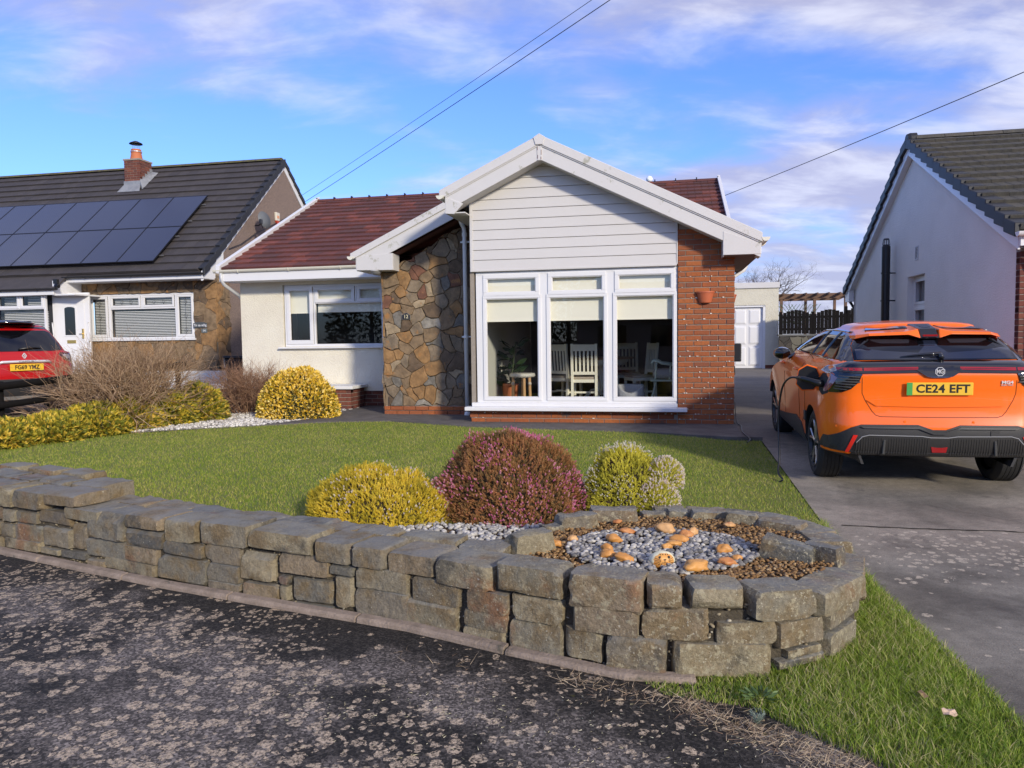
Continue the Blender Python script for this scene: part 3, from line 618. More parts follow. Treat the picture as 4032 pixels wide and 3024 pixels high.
# grey cobbles between the wall and the heathers
qx, qy = RNG.uniform(-1.3,.35,2600), RNG.uniform(4.25,5.55,2600); kk = inpoly(qx, qy, MOUND); qx, qy = qx[kk], qy[kk]; n = len(qx)
P = np.stack([qx, qy, np.full(n,.232)+RNG.uniform(0,.012,n)], 1)
pebbles('grey_cobbles', P, RNG.uniform(.012,.024,n), tintmat('pale_cobble', [(0,(.22,.21,.20)),(.5,(.36,.35,.33)),(1,(.55,.53,.49))], .7))
orange_m = mat('orange_pebble', (.52,.23,.075), .5, rand=[(.55,.24,.05),(.62,.30,.07),(.48,.17,.05),(.58,.34,.15)], col2=(.58,.30,.10), ns=22, bump=.3, bs=30, fine=(30,.15), dirt=((.36,.11,.04), 16, .62))
ORANGE = [(0.89,4.297,0.112,0.075),(1.033,4.249,0.061,0.057),(0.985,4.21,0.071,0.049),(0.923,4.106,0.101,0.05),(0.881,4.032,0.091,0.039),(0.829,3.986,0.06,0.036),(0.891,3.598,0.133,0.06),(0.66,4.304,0.092,0.04),(0.557,4.123,0.086,0.059),(0.498,3.947,0.064,0.051),(0.486,3.83,0.073,0.054),(0.562,3.758,0.098,0.048),(1.108,3.885,0.083,0.059),(1.13,3.75,0.058,0.042),(1.066,3.674,0.086,0.048),(1.295,4.43,0.077,0.035),(0.637,4.555,0.059,0.032),(1.329,3.953,0.051,0.024),(0.331,4.169,0.056,0.041),(0.234,4.069,0.056,0.042)]
OL = ['pale streaked orange stone at the back of the grey pebble disc','small orange stone leaning at the top end of the curved tail','orange stone second from the top of the curved tail of stones','broad ochre stone in the middle of the curved tail of stones','low tan stone in the tail just behind the small round one','small orange stone touching the painted cat stone','largest orange stone, lying in front right of the painted stone','flat orange stone at the far left edge of the pebbles','round peach stone at the left edge of the pebbles','upper stone of the leaning pair left of the painted stone','lower red streaked stone of the leaning pair on the left','flat orange and white stone nearest the painted stone on its left','upper orange stone on the right side of the pebbles','small rear stone of the lower pair on the right of the pebbles','front stone of the lower pair on the right of the pebbles','pinkish stone lying in the brown gravel at the back','small dull orange stone by the rear left rim stone','small orange stone beside the tilted rim block','rusty stone in brown gravel, nearer the left tip\'s rim block pair','rusty stone nearest the left tip of the raised bed']
for i, (X, Y, w_, h_) in enumerate(ORANGE):
    sd_ = Vector((i*3.1, i*1.7, 0)); vs_ = []
    for q in ICO3: v_ = Vector(q); f_ = 1+.38*mnoise.noise(v_*1.3+sd_)+.20*mnoise.noise(v_*3.1+sd_); vs_.append((v_.x*w_*.52*f_, v_.y*w_*.33*f_, max(-.5, v_.z)*h_*.48*f_))
    me = D.meshes.new('orange_stone'); me.from_pydata(vs_, [], ICF3.tolist()); me.materials.append(orange_m); o = D.objects.new('orange_stone', me); COL.objects.link(o)
    o.location = (X, Y+w_*.3, .360+h_*.30); o.rotation_euler = (random.uniform(-.15,.15), random.uniform(-.2,.2), random.uniform(-.6,.6)); o.data.shade_smooth()
    setp(o, OL[i], 'stone', 'orange stones laid on the raised bed')
# painted stone: a whiskered cat face
ps = thing('painted_stone', 'round stone painted with an orange whiskered cat face', 'painted stone', .749, 3.755, .372, world=True)
ps.rotation_euler = (R(-22), 0, .1)
T = ICO2 * np.array([.066,.055,.047]); pm = mat('painted_orange', (.62,.27,.06), .45, col2=(.70,.36,.10), ns=30)
cream = mat('painted_cream', (.75,.70,.48), .5); blk = mat('painted_black', (.015,.012,.01), .5)
bm = bmesh.new(); bmesh.ops.create_icosphere(bm, subdivisions=4, radius=1)
for v in bm.verts:
    q = v.co.copy(); v.co = Vector((q.x*.066, q.y*.055, q.z*.047)) * (1+.05*mnoise.noise(q*2))
me = D.meshes.new('body'); 
for f_ in bm.faces:
    c_ = f_.calc_center_median(); u, v_ = c_.x/.066, c_.z/.047
    f_.material_index = 1 if (u*u*1.25 + (v_+.18)**2*1.2 > .80 and v_ > -.45) or c_.y > .025 else 0; f_.smooth = True
bm.to_mesh(me); bm.free(); me.materials.append(pm); me.materials.append(cream); inst('body', me, ps)
def onface(u, v): 
    r2_ = max(0, 1-u*u-v*v); return Vector((u*.066, -math.sqrt(r2_)*.055, v*.047)) * 1.02
for sx_ in (-1, 1):
    g = G(); c0 = onface(.34*sx_, .16); g.lathe([(.0001,-.0015),(.006,-.001),(.0075,.001),(.004,.003),(.0001,.0035)], 10, (0,0,0), 'y')
    e = g.build('eye', blk, ps, smooth=True, loc=tuple(c0)); 
    g = G()
    for a_ in (.22,.0,-.22): g.tube([onface(.30*sx_, -.18+a_*.3), onface(.50*sx_, -.17+a_*.8), onface(.68*sx_, -.12+a_*1.3)], .0014, 4)
    g.build('whisker', blk, ps)
g = G(); g.tube([onface(-.1,-.08), onface(.0,-.14), onface(.1,-.08), onface(-.1,-.08)], .0022, 5); g.tube([onface(0,-.14), onface(0,-.3)], .0014, 4); g.tube([onface(-.2,-.36), onface(-.1,-.42), onface(0,-.3), onface(.1,-.42), onface(.2,-.36)], .0014, 4)
g.build('nose', blk, ps)
for u in (-.3,-.1,.12,.32): G().tube([onface(u,.52), onface(u*.8,.40)], .0016, 4).build('stripe', blk, ps)
for u in (-.45,-.25,.0,.22,.42): G().tube([onface(u,-.55), onface(u*.85,-.45)], .0016, 4).build('stripe', blk, ps)
# ---------------------------------------------------------------- the bungalow
def clip(poly, a, b, c):
    """keep the part of poly where a*x+b*y<=c"""
    out = []; n = len(poly)
    for i in range(n):
        p, q = poly[i], poly[(i+1) % n]; dp, dq = a*p[0]+b*p[1]-c, a*q[0]+b*q[1]-c
        if dp <= 0: out.append(p)
        if dp*dq < 0: t = dp/(dp-dq); out.append((p[0]+(q[0]-p[0])*t, p[1]+(q[1]-p[1])*t))
    return out
def inset(poly, d):
    """shrink a convex polygon (counter-clockwise) by d"""
    out = poly
    for i in range(len(poly)):
        p, q = poly[i], poly[(i+1) % len(poly)]; ex, ey = q[0]-p[0], q[1]-p[1]; l_ = math.hypot(ex, ey)
        if l_ < 1e-6: continue
        nx, ny = ey/l_, -ex/l_; out = clip(out, nx, ny, nx*p[0]+ny*p[1]-d)
        if len(out) < 3: return []
    return out
def voronoi(seeds, region):
    cells = []
    for i, s in enumerate(seeds):
        c = region
        for j, t in enumerate(seeds):
            if i == j or abs(t[0]-s[0]) > 1.2 or abs(t[1]-s[1]) > 1.2: continue
            a, b = t[0]-s[0], t[1]-s[1]; m_ = ((t[0]**2+t[1]**2)-(s[0]**2+s[1]**2))/2
            c = clip(c, a, b, m_)
            if len(c) < 3: break
        cells.append(c)
    return cells
def stonecell(poly, mt, parent, y, thick, name='stone', axis='y', flip=1, warp=None):
    """a flat facing stone from a polygon on a wall plane, with chamfered lip and a bit of roughness"""
    p0 = inset(poly, .0035)
    if len(p0) < 3: return
    # knock the sharp corners off and wobble the outline
    pts = []; n = len(p0)
    for i in range(n):
        a, b, c = p0[i-1], p0[i], p0[(i+1) % n]
        la, lc = math.dist(a, b), math.dist(b, c)
        if min(la, lc) < .012: pts.append(b); continue
        k_ = min(.3, .022/min(la, lc)); ka, kc = min(.35, .011/la), min(.35, .011/lc)
        pts += [(b[0]+(a[0]-b[0])*ka, b[1]+(a[1]-b[1])*ka), (b[0]+(c[0]-b[0])*kc, b[1]+(c[1]-b[1])*kc)]
    q = []; n = len(pts)
    for i in range(n):
        a, b = pts[i], pts[(i+1) % n]; q.append(a); l_ = math.dist(a, b)
        if l_ > .09:
            for t in ((1/3, 2/3) if l_ > .16 else (.5,)):
                nx, ny = (b[1]-a[1])/l_, -(b[0]-a[0])/l_; w_ = random.uniform(-.006,.002)
                q.append((a[0]+(b[0]-a[0])*t+nx*w_, a[1]+(b[1]-a[1])*t+ny*w_))
    def wp_(p):
        v1 = mnoise.noise_vector(Vector((p[0]*4.5, p[1]*4.5, 3.3))); v2 = mnoise.noise_vector(Vector((p[0]*12, p[1]*12, 8.1)))
        a_, b_ = p[0]+v1.x*.11+v2.x*.03, p[1]+v1.y*.11+v2.y*.03
        lo, hi, bo, to = warp if warp else (-1e9,1e9,-1e9,1e9)
        return (min(hi, max(lo, a_)), min(to, max(bo, b_)))
    q = [wp_(p) for p in q]
    cx_ = sum(p[0] for p in q)/len(q); cy_ = sum(p[1] for p in q)/len(q); g = G(); n = len(q)
    tilt = (random.uniform(-.05,.05), random.uniform(-.05,.05))
    def P(p, d):
        d += (tilt[0]*(p[0]-cx_)+tilt[1]*(p[1]-cy_))
        return (p[0], y-d, p[1]) if axis == 'y' else (y+d*flip, p[0], p[1])
    r1 = [P(p, -.012) for p in q]; r2_ = [P(p, thick*.7) for p in q]
    r3 = [P((cx_+(p[0]-cx_)*.94, cy_+(p[1]-cy_)*.94), thick+random.uniform(-.003,.003)) for p in q]
    g.add(r1+r2_+r3+[P((cx_, cy_), thick+random.uniform(-.002,.006))], [(i, (i+1) % n, n+(i+1) % n, n+i) for i in range(n)] + [(n+i, n+(i+1) % n, 2*n+(i+1) % n, 2*n+i) for i in range(n)] + [(2*n+i, 2*n+(i+1) % n, 3*n) for i in range(n)])
    o = g.build(name, mt, parent); autosmooth(o, 28); return o

house = thing('bungalow', 'white clad bungalow with crazy paved stone pier and red tiled roof', 'bungalow')
# brick meshes shared between copies
def brickmesh(l_, h_=.064, d=.10):
    g = G().box(-l_/2, l_/2, -d, 0, -h_/2, h_/2); o = g.build('brick_proto', brickm); me = o.data; D.objects.remove(o)
    bm = bmesh.new(); bm.from_mesh(me); bmesh.ops.bevel(bm, geom=[e for e in bm.edges if all(v.co.y < -.05 for v in e.verts)], offset=.004, segments=1, affect='EDGES'); bm.to_mesh(me); bm.free(); return me
BR, BH = brickmesh(.215), brickmesh(.1025)
bq = {}
def brickrow(parent, x0, x1, y, z, off, m=None, name='brick', stop=None, rotz=0, ydir=None):
    """a course of bricks along x between x0 and x1 with face at y; off shifts the bond"""
    x = x0 - (off % .225)
    while x < x1 - .02:
        a, b = max(x, x0), min(x+.215, x1); l_ = b-a
        if l_ > .03 and (stop is None or z+.03 < stop((a+b)/2)):
            key = (round(l_, 3), m.name if m else '')
            if key not in bq:
                me = brickmesh(l_)
                if m: me.materials[0] = m
                bq[key] = me
            if ydir is None: inst(name, bq[key], parent, ((a+b)/2, y+.10+random.uniform(-.0015,.0015), z), (random.uniform(-.006,.006),0,0))
            else: inst(name, bq[key], parent, (y, (a+b)/2, z), (0,0,ydir))
        x += .225
SL = .49                                                     # roof slope
def under(x): return 3.83 - SL*abs(x+2.70)                   # lower edge of the upper gable's board at its face
def under2(x): return 2.44 + .475*(x+5.37) + .0              # the lower gable
# walls: the solid body behind every facing
body = mat('wall_core', (.35,.33,.30), .95)
g = G()
g.prism([(-9.25,0),(.0,0),(0,2.42),(-9.25,2.42)], 'y', 2.66, 9.9)     # main range (front face sits behind the render)
bodyo = g.build('wall', render_cream, house)
g = G(); g.prism([(-5.66,.0),(-3.80,.0),(-3.80,3.25),(-4.0,3.1),(-5.66,2.35)], 'y', 1.06, 2.65)
g.build('stone_wall_core', mat('facing_mortar', (.22,.165,.11), .95, bump=.6, bs=80, fine=(40,.2)), house)
# cream rendered wall with its window opening
def wall_with_hole(name, x0, x1, z0, z1, hx0, hx1, hz0, hz1, y0, y1, m, parent):
    g = G(); g.box(x0, hx0, y0, y1, z0, z1); g.box(hx1, x1, y0, y1, z0, z1); g.box(hx0, hx1, y0, y1, z0, hz0); g.box(hx0, hx1, y0, y1, hz1, z1)
    return g.build(name, m, parent)
wf = wall_with_hole('rendered_wall', -9.25, -5.67, .30, 2.47, -8.335, -6.22, 1.165, 2.375, 2.56, 2.66, render_cream, house)
g = G().box(-9.235, -5.67, 2.60, 2.66, -.05, .30); mb = g.build('mortar_bed', mortar, house)
for i in range(4): brickrow(mb, -9.23, -5.68, 2.59-.0, .262-.075*i, .1125*(i % 2), brickdark)
g = G().box(-8.42, -6.2, 2.47, 2.6, 1.128, 1.158); g.build('window_sill', upvc, house, bevel=.006)
# brick pier right of the big window, plinth under it
g = G().box(-.775, -.004, .012, .5, 0, 2.9).box(-.775+.01, -.004, .5, 2.66, 0, 2.5).box(-3.87, -.775, .012, .12, 0, .19)
mb = g.build('brick_wall_mortar', mortar, house)
for i in range(37): brickrow(mb, -.785, -.0, 0, -.005+.037+.0757*i, .1125*((i+1) % 2), stop=lambda x: under(x)+.10)
for i in range(3): brickrow(mb, -3.89, -.80, 0, -.005+.037+.0757*i-.01*(i == 2), .1125*((i+1) % 2)+.09, stop=lambda x: .22)
g = G().box(-5.66, -3.85, 1.045, 1.06, 0, .155); mb2 = g.build('plinth_mortar', mortar, house)
for i in range(2): brickrow(mb2, -5.67, -3.9, 1.02, .037+.0757*i, .1125*(i % 2))
# lime bloom flecks on the joints of the pier
g = G()
for i in range(130):
    zc_ = .0757*random.randint(0, 30)+.0; zc_ = zc_ if random.random() < (1.25-zc_/2.6) else random.uniform(0,.6)//.0757*.0757
    x_ = random.uniform(-.77,-.02) if i < 105 else random.uniform(-3.8,-.8); zc_ = zc_ if i < 105 else random.choice((.0,.0757,.151))
    w_ = random.uniform(.003,.012); h_ = random.uniform(.003,.008); g.box(x_-w_, x_+w_, -.0035, .005, zc_-h_, zc_+h_)
o = g.build('lime_flecks', mat('lime_bloom', (.70,.68,.62), .9), mb); o['kind'] = 'stuff'
# low brick pier with white coping in front of the rendered wall, left
lp = thing('low_brick_wall', 'low red brick planter wall with white painted coping below the cream wall', 'wall')
g = G().box(-11.0, -6.655, 1.86, 2.5, -.02, .38); mb3 = g.build('mortar_bed', mortar, lp)
for i in range(5): brickrow(mb3, -11.0, -6.645, 1.85, .037+.0757*i, .1125*(i % 2), brickdark)
for i in range(5): brickrow(mb3, 1.86, 2.5, -6.645-.1, .037+.0757*i, .1125*(i % 2)+.05, brickdark, ydir=R(90))
G().box(-11.05, -6.59, 1.80, 2.54, .378, .436).build('coping', mat('white_paint', (.76,.76,.75), .6, fine=(8,.05)), lp, bevel=.006)

# crazy paved stone facing
SEEDS = [(-5.55,2.31,'t'),(-5.3,2.27,'o'),(-5.07,2.44,'r'),(-4.92,2.31,'t'),(-5.08,2.18,'g'),(-5.54,2.09,'t'),(-5.34,2.04,'o'),(-5.16,2.02,'g'),(-4.96,2.07,'r'),(-4.83,2.09,'l'),(-4.69,2.12,'g'),(-4.62,2.35,'t'),(-4.55,2.23,'b'),(-4.41,2.28,'r'),(-4.44,1.98,'t'),(-4.62,1.94,'g'),(-5.43,1.93,'d'),(-5.59,1.85,'r'),(-5.44,1.79,'o'),(-5.26,1.93,'t'),(-5.24,1.82,'t'),(-5.07,1.9,'l'),(-4.84,1.92,'t'),(-4.81,1.77,'d'),(-5.57,1.65,'t'),(-5.41,1.64,'b'),(-5.09,1.65,'g'),(-4.51,1.64,'t'),(-4.34,1.7,'o'),(-4.33,1.58,'b'),(-5.5,1.44,'l'),(-5.28,1.53,'d'),(-5.25,1.37,'o'),(-5.09,1.45,'g'),(-4.83,1.51,'s'),(-4.36,1.4,'o'),(-5.49,1.2,'g'),(-5.24,1.1,'t'),(-5.1,1.21,'t'),(-4.83,1.34,'t'),(-4.71,1.22,'b'),(-4.52,1.22,'t'),(-4.37,1.25,'g'),(-5.56,0.98,'o'),(-5.41,1.0,'o'),(-5.26,0.96,'g'),(-5.12,0.91,'d'),(-4.96,1.01,'o'),(-4.75,1.02,'g'),(-4.58,0.96,'d'),(-4.39,0.87,'d'),(-5.59,0.78,'o'),(-5.46,0.83,'l'),(-5.36,0.73,'t'),(-5.04,0.62,'o'),(-4.74,0.81,'o'),(-4.38,0.66,'l'),(-5.59,0.51,'g'),(-5.4,0.51,'b'),(-5.29,0.56,'t'),(-4.83,0.54,'b'),(-4.66,0.57,'g'),(-4.52,0.56,'g'),(-4.33,0.52,'b'),(-5.56,0.37,'g'),(-5.31,0.39,'t'),(-5.17,0.39,'o'),(-5.03,0.42,'o'),(-4.87,0.37,'o'),(-4.52,0.39,'g'),(-4.38,0.42,'t'),(-5.58,0.25,'d'),(-5.44,0.23,'b'),(-5.26,0.25,'t'),(-5.01,0.25,'s'),(-4.68,0.29,'l'),(-4.4,0.25,'t'),(-4.13,2.3,'d'),(-4.11,2.04,'g'),(-4.14,1.73,'t'),(-4.09,1.55,'t'),(-4.16,1.42,'o'),(-4.13,1.18,'g'),(-4.13,0.9,'d'),(-4.12,0.72,'t'),(-4.1,0.59,'l'),(-4.16,0.41,'d'),(-4.11,0.27,'g'),(-5.37,2.63,'t'),(-5.23,2.68,'r'),(-5.21,2.52,'g'),(-4.95,2.64,'g'),(-5.08,2.43,'r'),(-4.94,2.84,'o'),(-4.77,2.84,'d'),(-4.73,2.59,'o'),(-4.6,2.77,'g'),(-4.45,2.81,'l'),(-4.43,2.63,'g'),(-4.4,2.49,'d'),(-4.4,2.91,'t'),(-4.75,2.97,'t'),(-4.59,3.01,'d'),(-4.18,2.95,'d'),(-4.17,2.62,'d'),(-4.4,3.11,'t')]
reg = [(-5.67,.158),(-3.86,.158),(-3.86,3.30),(-4.02,3.25),(-5.0,2.72),(-5.67,2.42)]
sm = bpy.data.objects['stone_wall_core']
for s_, c in zip(SEEDS, voronoi([(a, b) for a, b, _ in SEEDS], reg)):
    if len(c) > 2: stonecell(c, facing(s_[2]), sm, 1.058, random.uniform(.018,.040), warp=(-5.675,-3.8,.15,3.4))
# the pier's left return
g = G(); zz = .16
cells = [(1.08+random.uniform(-.1,1.6), .2+i*.13) for i in range(22)]
for s_, c in zip(cells, voronoi(cells, [(1.06,.158),(2.56,.158),(2.56,2.4),(1.06,2.4)])):
    if len(c) > 2: stonecell(c, facing(random.choice('tgodl')), sm, -5.66, .03, axis='x', flip=-1)
# house number
np_ = thing('house_number_plaque', 'small black arched plaque with cream number 12 on the stone pier', 'number plaque', -5.24, .995, 1.664)
arch = [(-.07,-.048),(.07,-.048),(.07,.028),(.045,.030)] + [(.045*math.cos(a), .030+.028*math.sin(a)) for a in [math.pi*i/8 for i in range(1,8)]] + [(-.045,.030),(-.07,.028)]
G().prism(arch, 'y', 0, .02).build('plate', mat('slate_black', (.02,.02,.025), .4), np_, bevel=.003)
G().prism([(x*1.07, z*1.07) for x, z in arch], 'y', .004, .022).build('rim', mat('plaque_rim', (.22,.21,.19), .5), np_)
def text(name, s, size, m, parent, loc, rot=(R(90),0,0), ext=.0015, align='CENTER', sx=1.0, off=0.0, space=1.0, shear=0):
    cu = D.curves.new(name, 'FONT'); cu.body = s; cu.size = size; cu.extrude = ext; cu.align_x = align; cu.align_y = 'CENTER'; cu.offset = off; cu.space_character = space; cu.resolution_u = 3; cu.shear = shear
    o = D.objects.new(name, cu); me = None
    COL.objects.link(o); bpy.context.view_layer.update()
    me = D.meshes.new_from_object(o.evaluated_get(bpy.context.evaluated_depsgraph_get())); D.objects.remove(o)
    me.materials.clear(); me.materials.append(m); o = D.objects.new(name, me); COL.objects.link(o); o.parent = parent
    o.location = loc; o.rotation_euler = rot; o.scale = (sx, 1, 1); o['kind'] = 'stuff' if False else ''; del o['kind']; return o
gold = mat('pale_gold', (.62,.56,.36), .4)
text('lettering', '12', .085, gold, np_, (0,-.002,-.004), off=.001)

# horizontal cladding of the gable, board by board
clad = G().prism([(-3.80,2.33),(-.80,2.33),(-.80,2.95),(-2.7,3.88),(-3.80,3.34)], 'y', .012, .09).build('cladding', siding, house)
zb = 2.305; pitch = .1485
for i in range(11):
    z0, z1 = zb+i*pitch, zb+(i+1)*pitch-.006
    pl = [(-3.80,z0),(-.805,z0),(-.805,z1),(-3.80,z1)]
    pl = clip(pl, .49, 1, 3.90-.49*2.70); pl = clip(pl, -.49, 1, 3.90+.49*2.70)
    if len(pl) < 3: continue
    g = G(); n = len(pl)
    # each board leans out a little towards its lower edge
    def yy(z): return -.004 - .010*(1-(z-z0)/pitch)
    vs = [(x, yy(z), z) for x, z in pl] + [(x, .014, z) for x, z in pl]
    g.add(vs, [tuple(range(n))] + [(i_, (i_+1) % n, n+(i_+1) % n, n+i_) for i_ in range(n)]).build('board', siding, clad, bevel=.002)
G().box(-3.845, -3.80, -.022, .09, 2.285, 3.33).build('corner_trim', siding, house, bevel=.004)
G().box(-3.845, -.80, -.024, .02, 2.278, 2.306).build('bottom_trim', siding, house, bevel=.004)
G().box(-.806, -.788, -.018, .0, 2.30, 2.90).build('edge_trim', siding, house, bevel=.003)
# ---- windows
def window(name, parent, x0, x1, z0, z1, y, panes, fw=.05, depth=.07, bars=(), sashes=(), m=upvc, label=None):
    """frame with bars, each opening sash proud of it, and panes of glass behind"""
    g = G(); f = [(x0,x1,z0,z0+fw),(x0,x1,z1-fw,z1),(x0,x0+fw,z0+fw,z1-fw),(x1-fw,x1,z0+fw,z1-fw)] + list(bars)
    for a, b, c, d in f: g.box(a, b, y, y+depth, c, d)
    o = g.build(name, m, parent, bevel=.006, seg=2)
    for a, b, c, d, w_ in sashes:
        g = G()
        for p, q, r_, s_ in ((a,b,c,c+w_),(a,b,d-w_,d),(a,a+w_,c+w_,d-w_),(b-w_,b,c+w_,d-w_)): g.box(p, q, y-.016, y+.02, r_, s_)
        # inner glazing bead
        e_ = .012
        for p, q, r_, s_ in ((a+w_,b-w_,c+w_,c+w_+e_),(a+w_,b-w_,d-w_-e_,d-w_),(a+w_,a+w_+e_,c+w_+e_,d-w_-e_),(b-w_-e_,b-w_,c+w_+e_,d-w_-e_)): g.box(p, q, y-.004, y+.02, r_, s_)
        g.build('sash', m, o, bevel=.005, seg=2)
    for a, b, c, d in panes:
        G().add([(a-.01,y+.03,c-.01),(b+.01,y+.03,c-.01),(b+.01,y+.03,d+.01),(a-.01,y+.03,d+.01)], [(0,1,2,3)]).build('pane', glass, o, fixn=False)
    return o
P3 = [(-3.615,-2.830,.388,1.872),(-2.643,-1.848,.388,1.872),(-1.660,-.853,.388,1.872)]
T3 = [(-3.592,-2.868,1.965,2.168),(-2.604,-1.880,1.965,2.168),(-1.620,-.893,1.965,2.168)]
bars = [(-2.815,-2.655,.353,2.227),(-1.83,-1.67,.353,2.227),(-3.725,-3.64,.353,2.227),(-.845,-.84,.353,2.227)] + [(a-.06,b+.06,1.885,1.925) for a, b, _, _ in P3]
bw = window('window', house, -3.775, -.79, .303, 2.277, .035, P3+T3, .05, .08, bars,
    [(a-.068,b+.068,1.905,2.232,.058) for a, b, _, _ in T3] + [(a-.055,b+.055,.388-.055,1.872+.05,.05) for a, b, _, _ in P3])
bw['label'] = 'large three light picture window'
G().box(-3.935, -.655, -.15, .06, .190, .246).box(-3.85, -.79, -.03, .10, .246, .303).build('window_sill', upvc, house, bevel=.006)
lw = window('window', house, -8.315, -6.25, 1.165, 2.372, 2.585, [(-8.197,-7.783,1.29,2.263),(-7.602,-6.901,2.085,2.258),(-6.727,-6.32,2.085,2.258),(-7.633,-6.32,1.229,1.967)], .05, .06,
    [(-7.70,-7.665,1.21,2.33),(-7.66,-6.3,2.0,2.035),(-6.83,-6.80,2.03,2.33)], [(-8.27,-7.71,1.215,2.335,.068),(-7.665,-6.84,2.02,2.325,.06),(-6.79,-6.26,2.02,2.325,.06)])
lw['label'] = 'white window set in the cream wall'
G().box(-7.48,-7.05,2.558,2.568,2.292,2.306).box(-6.66,-6.30,2.558,2.568,2.292,2.306).build('trickle_vent', upvc, lw)
# roller blinds
blindm = mat('cream_roller_blind', (.84,.81,.70), .9, fine=(3,.04))
for i, (a, b, _, _) in enumerate(P3):
    bl = thing('roller_blind', ['cream roller blind half lowered in the left light of the big window', 'cream roller blind half lowered in the middle light of the big window', 'cream roller blind half lowered in the right light of the big window'][i], 'blind', (a+b)/2, .125, 1.526, group='blinds in the big window')
    G().box(-(b-a)/2-.05, (b-a)/2+.05, 0, .004, .012, .72).build('cloth', blindm, bl); G().box(-(b-a)/2-.05, (b-a)/2+.05, -.006, .010, 0, .018).build('bottom_bar', blindm, bl)
for i, (a, b, z) in enumerate(((-8.2,-7.78,1.82),(-7.62,-6.25,1.83))):
    bl = thing('roller_blind', ['pale blind drawn half way down the narrow left light of the cream wall window', 'pale blind drawn a little way down the wide light of the cream wall window'][i], 'blind', (a+b)/2, 2.70, z, group='blinds in the cream wall window')
    G().box(-(b-a)/2-.04, (b-a)/2+.04, 0, .004, .012, 2.30-z).build('cloth', blindm, bl); G().box(-(b-a)/2-.04, (b-a)/2+.04, -.006, .010, 0, .018).build('bottom_bar', blindm, bl)
# rooms behind the glass
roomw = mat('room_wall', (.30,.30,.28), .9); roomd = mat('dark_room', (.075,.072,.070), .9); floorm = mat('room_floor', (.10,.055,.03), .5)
g = G(); g.box(-3.79,-3.72,.13,4.8,.1,2.5); rm = g.build('room_side_wall', mat('pale_room_wall', (.62,.62,.56), .9), house)
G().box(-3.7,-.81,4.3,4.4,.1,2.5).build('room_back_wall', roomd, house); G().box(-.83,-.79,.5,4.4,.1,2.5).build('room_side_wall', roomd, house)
G().box(-3.72,-.83,.13,4.3,.05,.12).build('room_floor', floorm, house); G().box(-3.72,-.83,.13,4.3,2.5,2.55).build('room_ceiling', mat('ceiling_white', (.6,.6,.58), .9), house)
bodyo.data.clear_geometry() if False else None
D.objects.remove(bodyo)
g = G(); g.box(-9.25,-9.15,2.66,9.9,-.1,2.45).box(-9.15,0,9.8,9.9,-.1,2.45).box(-.1,0,4.5,9.8,-.1,2.45).box(-9.15,-8.45,2.665,2.75,0,2.45).box(-6.2,-5.7,2.665,2.75,0,2.45); g.build('wall', render_cream, house)
g = G().box(-9.1,-5.6,4.6,4.7,.0,2.4).box(-9.1,-5.6,2.7,4.6,-.02,.02).box(-9.1,-5.6,2.7,4.6,2.40,2.44).box(-5.75,-5.69,2.67,4.6,0,2.4); g.build('back_room', roomd, house)

